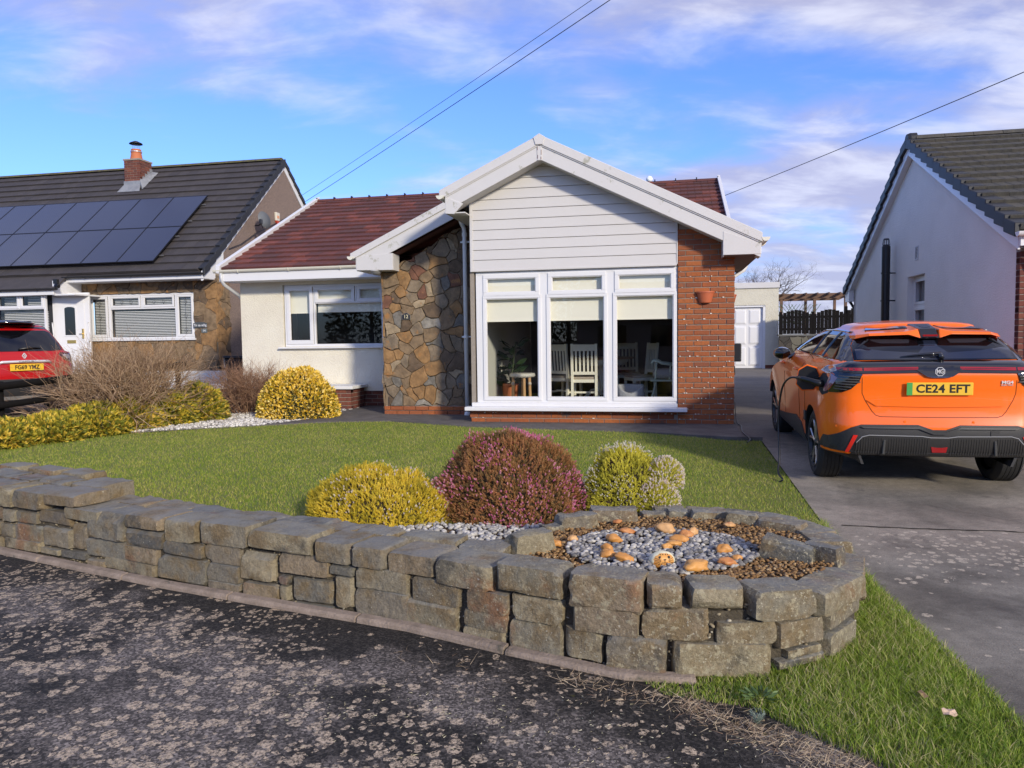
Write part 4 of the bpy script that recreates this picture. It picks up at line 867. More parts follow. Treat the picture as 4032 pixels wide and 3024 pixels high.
# ---- roof
def roofplane(parent, x0, x1, ye, ze, yr, zr, rows, tw, m, mesh_name='tile', vis=None, near=None, cap=300, th=.028, lap=.05, deck=None, stagger=True, seed=3):
    """courses of flat interlocking tiles between an eave (ye,ze) and a ridge (yr,zr); the visible ones one by one"""
    rnd = random.Random(seed); ln = math.hypot(yr-ye, zr-ze); ang = math.atan2(zr-ze, yr-ye); gy, gz_ = math.cos(ang), math.sin(ang); gauge = ln/rows
    dk = G().add([(x0,ye,ze-.03),(x1,ye,ze-.03),(x1,yr,zr-.03),(x0,yr,zr-.03),(x0,ye+.02,ze-.09),(x1,ye+.02,ze-.09),(x1,yr,zr-.12),(x0,yr,zr-.12)], [(0,1,2,3),(7,6,5,4),(0,4,5,1),(1,5,6,2),(2,6,7,3),(3,7,4,0)])
    ro = dk.build('roof', deck or m, parent)
    # one tile: back edge low, front edge raised on the course below; two shallow pans
    hl = gauge+lap; L_ = []
    def tmesh(w_):
        g = G(); t1, t0 = th, .004
        prof = [(-w_/2+.002, 0), (-w_/2+.012, .004), (-.010, .004), (0, -.002), (.010, .004), (w_/2-.012, .004), (w_/2-.002, 0)]
        vs = []
        for yy_, zt in ((0, t1+.018), (hl, t0+.004)):
            vs += [(a, yy_, zt+b) for a, b in prof]
        n = len(prof); vs += [(prof[0][0], 0, -.006), (prof[-1][0], 0, -.006), (prof[0][0], hl, -.01), (prof[-1][0], hl, -.01)]
        fs = [(i, i+1, n+i+1, n+i) for i in range(n-1)] + [tuple(range(n-1,-1,-1)) + (2*n, 2*n+1), (0, n, 2*n+2, 2*n), (n-1, 2*n+1, 2*n+3, 2*n-1)]
        g.add(vs, fs); o = g.build('t', m); me = o.data; me.name = mesh_name; D.objects.remove(o); return me
    full = tmesh(tw); cand = []
    for r_ in range(rows):
        off = (r_ % 2)*tw/2 if stagger else 0
        x = x0 - off
        while x < x1-.02:
            a, b = max(x, x0), min(x+tw, x1); x += tw
            if b-a < .04: continue
            d = r_*gauge; cand.append(((a+b)/2, ye+gy*d, ze+gz_*d, b-a, r_))
    sel = [c for c in cand if vis is None or vis(c)]; rest = [c for c in cand if not (vis is None or vis(c))]
    if near: sel.sort(key=near)
    rest += sel[cap:]; sel = sel[:cap]; cache = {}
    for cx_, cy_, cz_, w_, r_ in sel:
        key = round(w_, 2)
        if abs(w_-tw) < .01: me = full
        else:
            if key not in cache: cache[key] = tmesh(w_)
            me = cache[key]
        inst('tile', me, ro, (cx_, cy_, cz_+rnd.uniform(-.003,.003)), (ang+rnd.uniform(-.004,.004), rnd.uniform(-.005,.005), rnd.uniform(-.004,.004)))
    if rest:
        Vs = np.array([v.co[:] for v in full.vertices]); Fs = []
        g = G(); ca, sa = math.cos(ang), math.sin(ang)
        faces = [tuple(p.vertices) for p in full.polygons]
        for cx_, cy_, cz_, w_, r_ in rest:
            g.add([(cx_+a*w_/tw, cy_+b*ca-c*sa, cz_+b*sa+c*ca) for a, b, c in Vs], faces)
        o = g.build('more_tiles', m, ro); o['kind'] = 'stuff'
    return ro, ang
def gable_line(x, y_):  # the front wing's roof hides the main roof right of this
    return True
mr, _ = roofplane(house, -9.36, .16, 2.10, 2.66, 6.4, 4.71, 17, .30, tile_red,
    vis=lambda c: (c[0] < -6.0 + 2.75*(c[2]-2.66)) or c[0] > -1.6, near=lambda c: c[0] if c[0] < -3 else -10)
G().add([(-9.36,6.4,4.66),(.16,6.4,4.66),(.16,10.6,2.62),(-9.36,10.6,2.62)], [(0,1,2,3)]).build('rear_roof', tile_red, house)
# ridge tiles
rg = G()
for i in range(21):
    x0 = -9.36+i*.4533; g = G(); n = 6
    vs = [(x, 6.4+.125*math.cos(math.pi*k_/n), 4.695+.075*math.sin(math.pi*k_/n)) for x in (x0+.004, x0+.449) for k_ in range(n+1)]
    g.add(vs, [(k_, k_+1, n+2+k_, n+1+k_) for k_ in range(n)] + [tuple(range(n+1)), tuple(range(2*n+1, n, -1))]).build('ridge_tile', tile_red, house)
    g = G().lathe([(.030,-.01),(.034,.0),(.030,.012)], 6, (x0, 6.33, 4.765), 'x')
for i in range(22):
    G().box(-9.36+i*.4533-.012, -9.36+i*.4533+.012, 6.27, 6.36, 4.74, 4.785).build('ridge_clip', black_pl, house)
# white verge trims, fascia, gutter of the main range
g = G().add([(-9.43,2.02,2.60),(-9.36,2.02,2.60),(-9.36,6.42,4.70),(-9.43,6.42,4.70),(-9.43,2.02,2.74),(-9.34,2.02,2.74),(-9.34,6.42,4.83),(-9.43,6.42,4.83)], [(0,3,2,1),(4,5,6,7),(0,1,5,4),(1,2,6,5),(2,3,7,6),(3,0,4,7)])
g.build('verge_trim', upvc, house, bevel=.004)
g = G().add([(.165,2.02,2.56),(.215,2.02,2.56),(.215,6.42,4.66),(.165,6.42,4.66),(.15,2.02,2.76),(.215,2.02,2.76),(.215,6.42,4.84),(.15,6.42,4.84)], [(0,3,2,1),(4,5,6,7),(0,1,5,4),(1,2,6,5),(2,3,7,6),(3,0,4,7)])
g.build('verge_trim', upvc, house, bevel=.004)
G().box(-9.40,-5.3,2.085,2.11,2.44,2.615).box(-9.40,-5.3,2.11,2.6,2.44,2.47).build('fascia', upvc, house, bevel=.003)
def gutter(name, parent, a, b, r_=.056, m=guttermat, brk=.9, axis='x', open_up=True, fix=0):
    """half-round gutter between points a and b with end caps and brackets"""
    a, b = Vector(a), Vector(b); t = (b-a).normalized(); s = t.cross(Vector((0,0,1))).normalized(); n = 10; g = G(); vs = []
    for p in (a, b):
        for k_ in range(n+1): an = math.pi + math.pi*k_/n; vs.append(p + s*math.cos(an)*r_ + Vector((0,0,math.sin(an)*r_)))
        for k_ in range(n+1): an = 2*math.pi - math.pi*k_/n; vs.append(p + s*math.cos(an)*(r_-.006) + Vector((0,0,math.sin(an)*(r_-.006))))
    m_ = 2*n+2; fs = [(k_, (k_+1) % m_, m_+(k_+1) % m_, m_+k_) for k_ in range(m_)]
    fs += [tuple(range(n, -1, -1)), tuple(m_+k_ for k_ in range(n+1))]
    g.add(vs, fs); o = g.build(name, m, parent, smooth=False); autosmooth(o, 40)
    nb = max(1, int((b-a).length/brk)) if brk else 0
    for i in range(nb):
        p = a + (b-a)*((i+.5)/nb); g = G()
        g.tube([p + s*math.cos(math.pi+math.pi*k_/8)*(r_+.005) + Vector((0,0,math.sin(math.pi+math.pi*k_/8)*(r_+.005))) for k_ in range(9)], .007, 6).build('gutter_bracket', m, o)
    return o
gutter('gutter', house, (-9.50,2.07,2.655), (-5.3,2.07,2.665))
g = G(); g.tube([(-9.35,2.07,2.60),(-9.35,2.09,2.46),(-9.34,2.16,2.38),(-9.30,2.60,2.20),(-9.32,2.78,2.10),(-9.32,2.80,2.0),(-9.32,2.80,.0)], .034, 10); dp = g.build('downpipe', mat('grey_downpipe', (.55,.56,.57), .4), house, smooth=True)

# upper gable: verge cap, barge board, box ends
YF = -.30
def band(x0, x1, zc, t0, t1, y0, y1, m, name, slope, parent=house, **kw):
    """board following a slope: top edge at zc(x)-t0, lower edge at zc(x)-t1"""
    g = G(); g.add([(x, y, zc+slope*(x-x0)-t) for y in (y0, y1) for x, t in ((x0,t1),(x1,t1),(x1,t0),(x0,t0))], [(0,1,2,3),(7,6,5,4),(0,4,5,1),(1,5,6,2),(2,6,7,3),(3,7,4,0)])
    return g.build(name, m, parent, **kw)
AX, AZ_ = -2.72, 4.165
sL, sR = (4.165-3.46)/(4.21-2.72), (4.165-2.665)/(.33+2.72)
band(-4.22, AX, AZ_-sL*1.50, 0, .135, YF-.035, YF+.05, upvc_old, 'verge_cap', sL, bevel=.006)
band(AX, .33, AZ_, 0, .135, YF-.035, YF+.05, upvc_old, 'verge_cap', -sR, bevel=.006)
band(-4.13, AX, AZ_-sL*1.41, .13, .345, YF-.008, YF+.02, upvc_old, 'barge_board', sL, bevel=.003)
band(AX, .31, AZ_, .13, .345, YF-.008, YF+.02, upvc_old, 'barge_board', -sR, bevel=.003)
band(-4.13, AX, AZ_-sL*1.41, .13, .152, YF-.022, YF-.008, upvc_old, 'drip_bead', sL, bevel=.003)
band(AX, .31, AZ_, .13, .152, YF-.022, YF-.008, upvc_old, 'drip_bead', -sR, bevel=.003)
G().prism([(AX-.085,AZ_-.04),(AX-.055,AZ_-.145),(AX+.055,AZ_-.145),(AX+.085,AZ_-.04),(AX,AZ_+.012)], 'y', YF-.05, YF+.05).build('apex_cap', upvc_old, house, bevel=.005)
G().prism([(AX-.035,AZ_-.36),(AX+.035,AZ_-.36),(AX+.035,AZ_-.15),(AX-.035,AZ_-.15)], 'y', YF-.018, YF).build('apex_joint', upvc_old, house, bevel=.004)
rust = mat('rust_flakes', (.17,.07,.05), .9)
g = G()
for (x, z, w_, h_) in ((AX-.028,AZ_-.19,.006,.05),(AX+.026,AZ_-.25,.007,.07),(AX-.024,AZ_-.31,.006,.05),(AX+.022,AZ_-.33,.008,.04),(AX+.0,AZ_-.150,.03,.006)): g.box(x-w_/2, x+w_/2, YF-.0215, YF-.015, z-h_/2, z+h_/2)
o = g.build('peeled_paint', rust, house); o['kind'] = 'stuff'
# soffits under the overhang
soff = mat('soffit_board', (.60,.59,.57), .6)
G().add([(-4.13,YF+.02,3.155),(AX,YF+.02,AZ_-.335),(AX,.012,AZ_-.335),(-4.13,.012,3.155)], [(0,1,2,3)]).add([(AX,YF+.02,AZ_-.335),(.31,YF+.02,AZ_-.335-sR*3.03),(.31,.012,AZ_-.335-sR*3.03),(AX,.012,AZ_-.335)], [(0,1,2,3)]).build('soffit', soff, house)
# box end right
G().prism([(-.185,2.375),(.31,2.375),(.31,2.52),(-.185,2.70)], 'y', YF-.014, YF+.012).build('box_end', upvc_old, house, bevel=.004)
G().box(-.185,-.172,YF+.012,-.005,2.36,2.72).build('box_return', upvc_old, house)
G().box(-.175,.30,YF+.012,2.6,2.365,2.378).build('eaves_soffit', mat('stained_soffit', (.16,.10,.07), .7), house)
G().box(.298,.318,YF-.01,2.6,2.378,2.60).build('side_fascia', upvc, house)
gutter('gutter', house, (.375,YF-.04,2.60), (.375,6.0,2.60), brk=1.0)
g = G(); g.tube([(.375,2.3,2.56),(.375,2.3,2.44),(.34,2.3,2.38),(.09,2.3,2.22),(.05,2.3,2.14),(.05,2.3,.02)], .034, 10); g.build('downpipe', upvc, house, smooth=True)
# box end left (upper)
G().prism([(-4.13,3.115),(-4.00,3.105),(-3.86,3.25),(-4.13,3.36)], 'y', YF-.014, YF+.012).build('box_end', upvc_old, house, bevel=.004)
G().box(-4.135,-4.115,YF-.01,1.0,3.12,3.40).build('side_fascia', upvc_old, house)
G().box(-4.12,-3.84,YF+.012,1.0,3.12,3.135).build('eaves_soffit', soff, house)
gutter('gutter', house, (-4.20,YF-.07,3.375), (-4.20,.75,3.375), brk=.6)
# roof planes of the wing behind the boards
G().add([(-4.21,YF,3.455),(AX,YF,AZ_),(AX,6.3,AZ_),(-4.21,4.2,3.455)], [(0,1,2,3)]).add([(AX,YF,AZ_),(.33,YF,2.665),(.33,2.1,2.665),(AX,6.3,AZ_)], [(0,1,2,3)]).build('wing_roof', tile_red, house)
# lower gable on the stone pier
Y2 = .76; s2 = .4685
band(-6.10, -4.20, 2.715, 0, .115, Y2-.035, Y2+.05, upvc_old, 'verge_cap', s2, bevel=.006)
band(-6.0, -4.0, 2.715+s2*.1, .11, .335, Y2-.008, Y2+.02, upvc_old, 'barge_board', s2, bevel=.003)
G().prism([(-6.0,2.435),(-5.36,2.425),(-5.36,2.70),(-6.0,2.66)], 'y', Y2-.016, Y2+.014).build('box_end', upvc_old, house, bevel=.004)
G().box(-5.372,-5.357,Y2+.014,1.05,2.425,2.70).build('box_return', upvc_old, house)
G().box(-6.0,-5.36,Y2+.01,2.2,2.425,2.438).build('eaves_soffit', soff, house)
G().box(-6.01,-5.99,Y2-.01,2.12,2.44,2.66).build('side_fascia', upvc_old, house)
gutter('gutter', house, (-6.09,Y2-.06,2.665), (-6.09,2.0,2.665), brk=.7)
G().add([(-6.10,Y2,2.71),(-4.15,Y2,2.71+s2*1.95),(-4.15,5.2,2.71+s2*1.95),(-6.10,2.1,2.71)], [(0,1,2,3)]).add([(-5.37,Y2+.02,2.69),(-3.85,Y2+.02,3.40),(-3.85,1.05,3.40),(-5.37,1.05,2.69)], [(0,1,2,3)]).build('wing_roof', tile_red, house)
# bay side wall left
G().box(-3.86,-3.80,.02,1.06,0,3.3).build('bay_side_wall', mortar, house)
# downpipe of the upper gutter
dpm = mat('white_downpipe', (.86,.85,.82), .35)
g = G(); g.tube([(-4.20,.72,3.33),(-4.20,.78,3.25),(-4.22,.80,3.22)], .045, 12); g.tube([(-4.22,.80,3.24),(-4.22,.84,3.19),(-4.215,.88,3.15),(-4.19,.93,3.08),(-4.185,.94,3.02),(-4.185,.94,.06)], .034, 12)
dp = g.build('downpipe', dpm, house, smooth=True)
for z in (2.86, 1.31): G().lathe([(.036,-.02),(.043,-.02),(.043,.02),(.036,.02)], 14, (-4.185,.94,z)).box(-4.26,-4.11,.955,.968,z-.012,z+.012).build('pipe_clip', dpm, dp)
G().lathe([(.036,-.03),(.043,-.03),(.043,.03),(.036,.03)], 14, (-4.185,.94,2.98)).build('pipe_collar', dpm, dp)
G().lathe([(.030,.0),(.046,0),(.050,.02),(.046,.06),(.036,.07)], 14, (-4.185,.94,.0)).build('pipe_shoe', dpm, dp)
# grey dome light under the lower box
dl = thing('porch_light', 'grey half dome light under the lower gable\'s boxed eave', 'light', -5.69, .84, 2.425)
G().lathe([(.0001,-.075),(.05,-.066),(.085,-.035),(.10,0)], 20).build('dome', mat('smoked_grey', (.20,.20,.20), .3), dl, smooth=True)
G().lathe([(.0001,.0),(.105,0),(.105,-.008),(.09,-.010)], 20).build('rim', upvc_old, dl, smooth=True)
# terracotta wall pots
terra = mat('terracotta_plastic', (.46,.12,.05), .55, fine=(12,.08))
def pot(rot, x, y, z, label):
    t = thing('wall_pot', label, 'wall planter', x, y, z, rot, group='terracotta wall planters')
    g = G(); n = 28; prof = [(.0001,-.165),(.070,-.165),(.082,-.155),(.120,-.02),(.120,-.018)]
    vs = []; m_ = n+1
    for r_, h in prof:
        for k_ in range(m_):
            a = -math.pi*k_/n; rr = r_*(1+.018*(1 if k_ % 2 else -1)*(1 if -.15 < h < -.02 else 0)); vs.append((rr*math.cos(a), rr*math.sin(a)*.85, h))
    fs = [(i*m_+k_, i*m_+k_+1, (i+1)*m_+k_+1, (i+1)*m_+k_) for i in range(len(prof)-1) for k_ in range(n)]
    g.add(vs, fs).build('bowl', terra, t)
    g = G(); ring = [(.128*math.cos(-math.pi*k_/20), .128*.85*math.sin(-math.pi*k_/20)) for k_ in range(21)]
    g.prism(ring, 'z', -.024, .0); g.build('lip', terra, t, bevel=.004)
    return t
pot(0, -.405, -.004, 1.902, 'ribbed terracotta half pot on the front face of the brick pier')
pot(R(90), .004, 1.0, 1.902, 'terracotta half pot seen edge on, round the brick corner')
# EV charger and its tail
ch = thing('ev_charger', 'black wall box car charger just round the brick corner', 'charger', .0, .62, 1.02)
G().box(.004,.14,-.13,.13,-.135,.135).build('body', black_pl, ch, bevel=.015, seg=2); G().box(.14,.144,-.10,.10,-.005,.0).build('seam', mat('grey_line', (.05,.05,.05), .4), ch)
G().box(.012,.06,-.04,.04,-.34,-.20).build('holster', black_pl, ch, bevel=.01)
# ---------------------------------------------------------------- left neighbour
ln = thing('dark_roofed_bungalow', 'neighbouring bungalow with charcoal tiled roof, brown stone front and solar panels', 'bungalow')
LX = -13.0                                           # its right hand gable wall
def zroofL(y): return 3.18 + (y-6.9)*3.92/4.6
yf = 7.5
lm = mat('pale_mortar', (.30,.24,.17), .95, bump=.6, bs=60)
# gable wall with the pebble dash, front core
G().prism([(7.9,.2),(15.5,.2),(15.5,3.2),(11.5,6.80),(7.9,3.75)], 'x', LX-.25, LX-.02).build('gable_wall', pebbledash, ln)
g = G()
hx0, hx1, hz0, hz1 = -17.03, -13.68, 1.40, 2.66
g.box(-17.3, hx0, yf, yf+.2, .5, 3.1).box(hx1, LX+.02, yf, yf+.2, .5, 3.1).box(hx0, hx1, yf, yf+.2, .5, hz0).box(hx0, hx1, yf, yf+.2, hz1, 3.1).box(LX-.2, LX+.02, yf, yf+.62, .5, 3.15)
sc2 = g.build('stone_wall_core', lm, ln)
rr = random.Random(11); sd = []
for i in range(11):
    for j in range(7):
        sd.append((-17.2+i*.40+rr.uniform(-.16,.16), .62+j*.40+rr.uniform(-.16,.16)))
keys = 'ttodtotdto'
for s_, c in zip(sd, voronoi(sd, [(-17.28,.52),(LX+.02,.52),(LX+.02,3.02),(-17.28,3.02)])):
    for region in ([('r', (1,0,hx0)), ('x', None)], [('l', (-1,0,-hx1)), ('x', None)], [('b', (0,1,hz0)), ('m', None)], [('t', (0,-1,-hz1)), ('m', None)]):
        q = clip(c, *region[0][1])
        if region[1][0] == 'm': q = clip(clip(q, -1, 0, -hx0), 1, 0, hx1)
        if len(q) > 2 and abs(sum(q[i-1][0]*q[i][1]-q[i][0]*q[i-1][1] for i in range(len(q))))/2 > .006:
            stonecell(q, facing(rr.choice(keys)), sc2, yf, .03, warp=(min(p[0] for p in q)-.03 if min(p[0] for p in q) > hx1+.01 or min(p[0] for p in q) < hx0-.3 else min(p[0] for p in q), max(p[0] for p in q)+(.0 if abs(max(p[0] for p in q)-hx0) < .01 else .02), min(p[1] for p in q)-(.0 if abs(min(p[1] for p in q)-hz1) < .01 else .03), max(p[1] for p in q)+(.0 if abs(max(p[1] for p in q)-hz0) < .01 else .03)))
sd = [(yf+.02+rr.uniform(0,.6), .62+j*.2) for j in range(13)]
for s_, c in zip(sd, voronoi(sd, [(yf,.52),(yf+.62,.52),(yf+.62,3.02),(yf,3.02)])):
    if len(c) > 2: stonecell(c, facing(rr.choice(keys)), sc2, LX+.02, .03, axis='x', flip=1)
G().box(-17.3, LX+.06, yf-.05, yf+.7, -.3, .50).box(LX-.2, LX-.0, yf+.7, 15, -.3, .46).build('white_plinth', mat('white_masonry', (.70,.69,.66), .8, bump=.5, bs=20, fine=(8,.08)), ln)
# roof
ro, angL = roofplane(ln, -26.5, LX-.10, 6.9, 3.18, 11.5, 7.10, 17, .34, tile_dark, vis=lambda c: c[0] > -24 and not (-24 < c[0] < -14.9 and 3.6 < c[2] < 5.5), near=lambda c: -c[0], th=.042, seed=5, stagger=True)
G().add([(-26.5,11.5,7.05),(LX-.1,11.5,7.05),(LX-.1,16.2,3.0),(-26.5,16.2,3.0)], [(0,1,2,3)]).build('rear_roof', tile_dark, ln)
mossr = mat('mossy_ridge', (.07,.06,.05), .9, col2=(.12,.115,.04), ns=7, bump=.5)
for i in range(30):
    x1 = LX-.06-i*.45; g = G(); n = 6
    vs = [(x, 11.5+.14*math.cos(math.pi*k_/n), 7.09+.09*math.sin(math.pi*k_/n)) for x in (x1-.446, x1) for k_ in range(n+1)]
    g.add(vs, [(k_, k_+1, n+2+k_, n+1+k_) for k_ in range(n)] + [tuple(range(n+1)), tuple(range(2*n+1, n, -1))]).build('ridge_tile', mossr, ln)
def vergecaps(parent, x, ye, ze, yr, zr, n, m, side=1, w_=.13, hang=.16):
    """stepped interlocking dry verge units climbing a gable edge"""
    for i in range(n):
        t0, t1 = i/n, (i+1.10)/n; t1 = min(t1, 1.0); a = (ye+(yr-ye)*t0, ze+(zr-ze)*t0); b = (ye+(yr-ye)*t1, ze+(zr-ze)*t1)
        l_ = .030; g = G(); xo = x+side*.06
        vs = []
        for (y, z), up in ((a, l_+.05), (b, l_-.005)):
            vs += [(x-side*w_, y, z+up), (xo, y, z+up), (xo, y, z+up-hang), (x-side*.0, y, z+up-hang), (x-side*.0, y, z+up-.03), (x-side*w_, y, z+up-.03)]
        g.add(vs, [(k_, (k_+1) % 6, 6+(k_+1) % 6, 6+k_) for k_ in range(6)] + [(5,4,3,2,1,0), (6,7,8,9,10,11)]).build('verge_cap', m, parent, bevel=.008)
vergecaps(ln, LX+.02, 6.9, 3.18, 11.5, 7.10, 17, vergem, hang=.22)
vergecaps(ln, LX-.02, 16.1, 3.18, 11.5, 7.10, 14, vergem)
# white barge boards and box end
for (ya, za, yb, zb_) in ((6.95,3.08,11.5,6.95),(16.0,3.08,11.5,6.95)):
    G().add([(LX-.06,ya,za-.16),(LX+.0,ya,za-.16),(LX+.0,yb,zb_-.16),(LX-.06,yb,zb_-.16),(LX-.06,ya,za+.05),(LX+.0,ya,za+.05),(LX+.0,yb,zb_+.05),(LX-.06,yb,zb_+.05)], [(0,3,2,1),(4,5,6,7),(0,1,5,4),(1,2,6,5),(2,3,7,6),(3,0,4,7)]).build('barge_board', upvc, ln)
G().prism([(6.92,2.98),(7.92,2.98),(7.92,4.02),(6.92,3.16)], 'x', LX-.03, LX+.012).build('box_end', upvc, ln, bevel=.003)
G().box(-17.3, LX, 6.93, 6.96, 2.98, 3.14).box(-17.3, LX, 6.96, 7.52, 2.97, 3.0).build('fascia', upvc, ln)
gutter('gutter', ln, (-17.25,6.86,3.13), (LX+.03,6.86,3.13), m=vergem, brk=1.1)
# porch roof, lower and further out
G().add([(-21.9,6.45,2.81),(-17.15,6.45,2.81),(-17.15,7.0,3.24),(-21.9,7.0,3.24),(-21.9,6.45,2.75),(-17.15,6.45,2.75),(-17.15,7.0,3.15),(-21.9,7.0,3.15)], [(0,1,2,3),(7,6,5,4),(0,4,5,1),(1,5,6,2),(3,2,6,7),(0,3,7,4)]).build('porch_roof', tile_dark, ln)
gutter('gutter', ln, (-21.9,6.41,2.79), (-17.05,6.41,2.79), m=vergem, brk=1.1)
G().box(-21.8,-17.2,6.46,6.52,2.62,2.80).box(-17.26,-17.2,6.5,7.5,2.62,3.0).box(-17.3,-16.6,6.52,7.5,2.60,2.64).build('porch_fascia', upvc, ln, bevel=.004)
g = G(); g.tube([(-17.06,6.41,2.86),(-16.95,6.38,2.83)], .05, 8).box(-17.05,-16.93,6.3,6.38,2.90,3.02).tube([(-17.1,6.45,2.84),(-17.0,6.45,2.98)], .02, 6); g.build('floodlight', black_pl, ln)
# blinds helper
slatm = mat('white_blind_slat', (.66,.66,.66), .5)
def venetian(x, y, z0, x0, x1, h, label, grp, dark=True, gap=.045):
    t = thing('venetian_blind', label, 'blind', x, y, z0, group=grp)
    n = int(h/gap)
    for i in range(n):
        me = None
        key = ('slat', round(x1-x0, 2))
        if key not in bq:
            o = G().obox((0,0,0), (x1-x0, .028, .003), Matrix.Rotation(R(50), 3, 'X')).build('s', slatm); bq[key] = o.data; D.objects.remove(o)
        inst('slat', bq[key], t, ((x0+x1)/2, 0, gap*(i+.5)))
    return t
# front window
px = [(-16.89,-16.50,1.53,2.53),(-16.25,-15.41,2.33,2.54),(-15.22,-14.38,2.33,2.54),(-16.26,-14.31,1.47,2.21),(-14.17,-13.76,1.53,2.53)]
wn = window('window', ln, -17.03, -13.68, 1.40, 2.66, yf+.02, px, .055, .07, [(-16.40,-16.33,1.45,2.61),(-14.28,-14.22,1.45,2.61),(-16.33,-14.28,2.235,2.28),(-15.345,-15.29,2.28,2.61)],
    [(-16.96,-16.42,1.46,2.60,.06),(-14.22,-13.72,1.46,2.60,.05),(-16.31,-15.36,2.285,2.60,.05),(-15.28,-14.30,2.285,2.60,.05)])
leadm = mat('lead_cames', (.05,.05,.05), .5)
g = G()
def diamond(x, z, r_=.055): g.tube([(x,yf+.046,z-r_*1.5),(x+r_,yf+.046,z),(x,yf+.046,z+r_*1.5),(x-r_,yf+.046,z),(x,yf+.046,z-r_*1.5)], .004, 4)
for x in (-16.70, -13.965):
    for z in (1.64, 2.03, 2.42): diamond(x, z)
    g.tube([(x,yf+.046,1.53),(x,yf+.046,2.53)], .003, 4)
for x in (-15.98,-15.68,-14.95,-14.65): diamond(x, 2.435, .045)
o = g.build('leaded_pattern', leadm, wn); o['kind'] = 'stuff'
G().box(-17.08,-13.62,yf-.09,yf+.02,1.35,1.40).build('window_sill', upvc, ln, bevel=.005)
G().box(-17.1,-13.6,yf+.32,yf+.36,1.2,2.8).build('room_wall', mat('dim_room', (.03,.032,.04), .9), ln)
venetian(-15.28, yf+.13, 1.47, -1.0, 1.0, .76, 'wide white venetian blind behind the centre light of the left house window', 'venetian blinds next door')
venetian(-16.69, yf+.13, 1.53, -.22, .22, 1.02, 'narrow white venetian blind behind the left leaded light next door', 'venetian blinds next door')
venetian(-13.96, yf+.13, 1.53, -.22, .22, 1.02, 'narrow white venetian blind behind the right leaded light next door', 'venetian blinds next door')
venetian(-15.82, yf+.13, 2.32, -.44, .44, .23, 'short white venetian blind behind the left top light next door', 'venetian blinds next door')
venetian(-14.80, yf+.13, 2.32, -.44, .44, .23, 'short white venetian blind behind the right top light next door', 'venetian blinds next door')
# porch glazing
pw = window('window', ln, -21.0, -17.62, 1.25, 2.72, 6.62, [(-19.10,-18.55,2.33,2.63),(-18.34,-17.76,2.33,2.63),(-19.10,-17.74,1.30,2.24),(-20.8,-19.4,1.30,2.6)], .06, .07,
    [(-19.3,-19.2,1.3,2.68),(-18.50,-18.40,2.30,2.68),(-19.2,-17.66,2.25,2.31)], [(-19.18,-18.47,2.28,2.68,.06),(-18.43,-17.68,2.28,2.68,.06)])
pw['label'] = 'white porch window'
G().box(-21.0,-17.5,6.60,6.72,-.2,1.25).build('porch_wall', upvc, ln)
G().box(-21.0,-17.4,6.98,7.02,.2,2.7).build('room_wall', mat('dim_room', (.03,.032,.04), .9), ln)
venetian(-18.42, 6.80, 1.30, -.72, .72, .94, 'white venetian blind in the porch window above the red car', 'venetian blinds next door')
venetian(-18.82, 6.80, 2.33, -.30, .30, .3, 'short white venetian blind behind the left top light of the porch', 'venetian blinds next door')
venetian(-18.05, 6.80, 2.33, -.30, .30, .3, 'short white venetian blind behind the right top light of the porch', 'venetian blinds next door')
# angled door
dang = math.atan2(.72, .86); M_ = None
door = G().box(-.50,.56,-.03,.04,0,2.42).build('door', upvc, ln, bevel=.006); door.location = (-17.17,7.0,.28); door.rotation_euler = (0,0,.14)
G().box(-.42,.42,-.045,-.03,.10,2.30).build('door_leaf', upvc, door, bevel=.006)
archp = [(-.14,1.25),(.16,1.25),(.16,1.98)] + [(.01+.15*math.cos(a), 1.98+.05*math.sin(a)) for a in [math.pi*i/8 for i in range(1,8)]] + [(-.14,1.98)]
G().prism([(.01+(x-.01)*1.28, 1.62+(z-1.62)*1.1) for x, z in archp], 'y', -.056, -.045).build('glazing_bead', upvc, door, bevel=.004)
G().prism(archp, 'y', -.060, -.050).build('door_glass', darkglass, door)
G().box(-.20,.22,-.058,-.045,.2,.95).build('door_panel', upvc, door, bevel=.01)
G().box(-.15,.17,-.066,-.058,.27,.88).build('door_panel', upvc, door, bevel=.01)
G().box(-.10,.15,-.062,-.045,1.02,1.11).build('letter_plate', mat('brass', (.65,.45,.14), .3, metal=.8), door, bevel=.003)
G().box(.35,.39,-.075,-.045,1.15,1.42).tube([(.37,-.06,1.28),(.37,-.10,1.28),(.28,-.10,1.28)], .009, 6).build('handle', mat('brass', (.65,.45,.14), .3, metal=.8), door)
for sx_ in (-.52, .52): G().tube([(sx_,-.04,1.60),(sx_+.04,-.09,1.54),(sx_+.06,-.09,1.28),(sx_+.04,-.09,1.10),(sx_,-.04,1.04)], .016, 8).build('grab_rail', upvc, door, smooth=True)
kb = thing('doorbell', 'small black key box beside the white front door next door', 'doorbell', -17.16, 7.44, 1.86)
G().box(-.05,.05,-.03,.03,-.09,.11).build('body', black_pl, kb, bevel=.006); G().box(-.025,.025,-.034,-.03,-.04,.03).build('label_plate', upvc, kb)
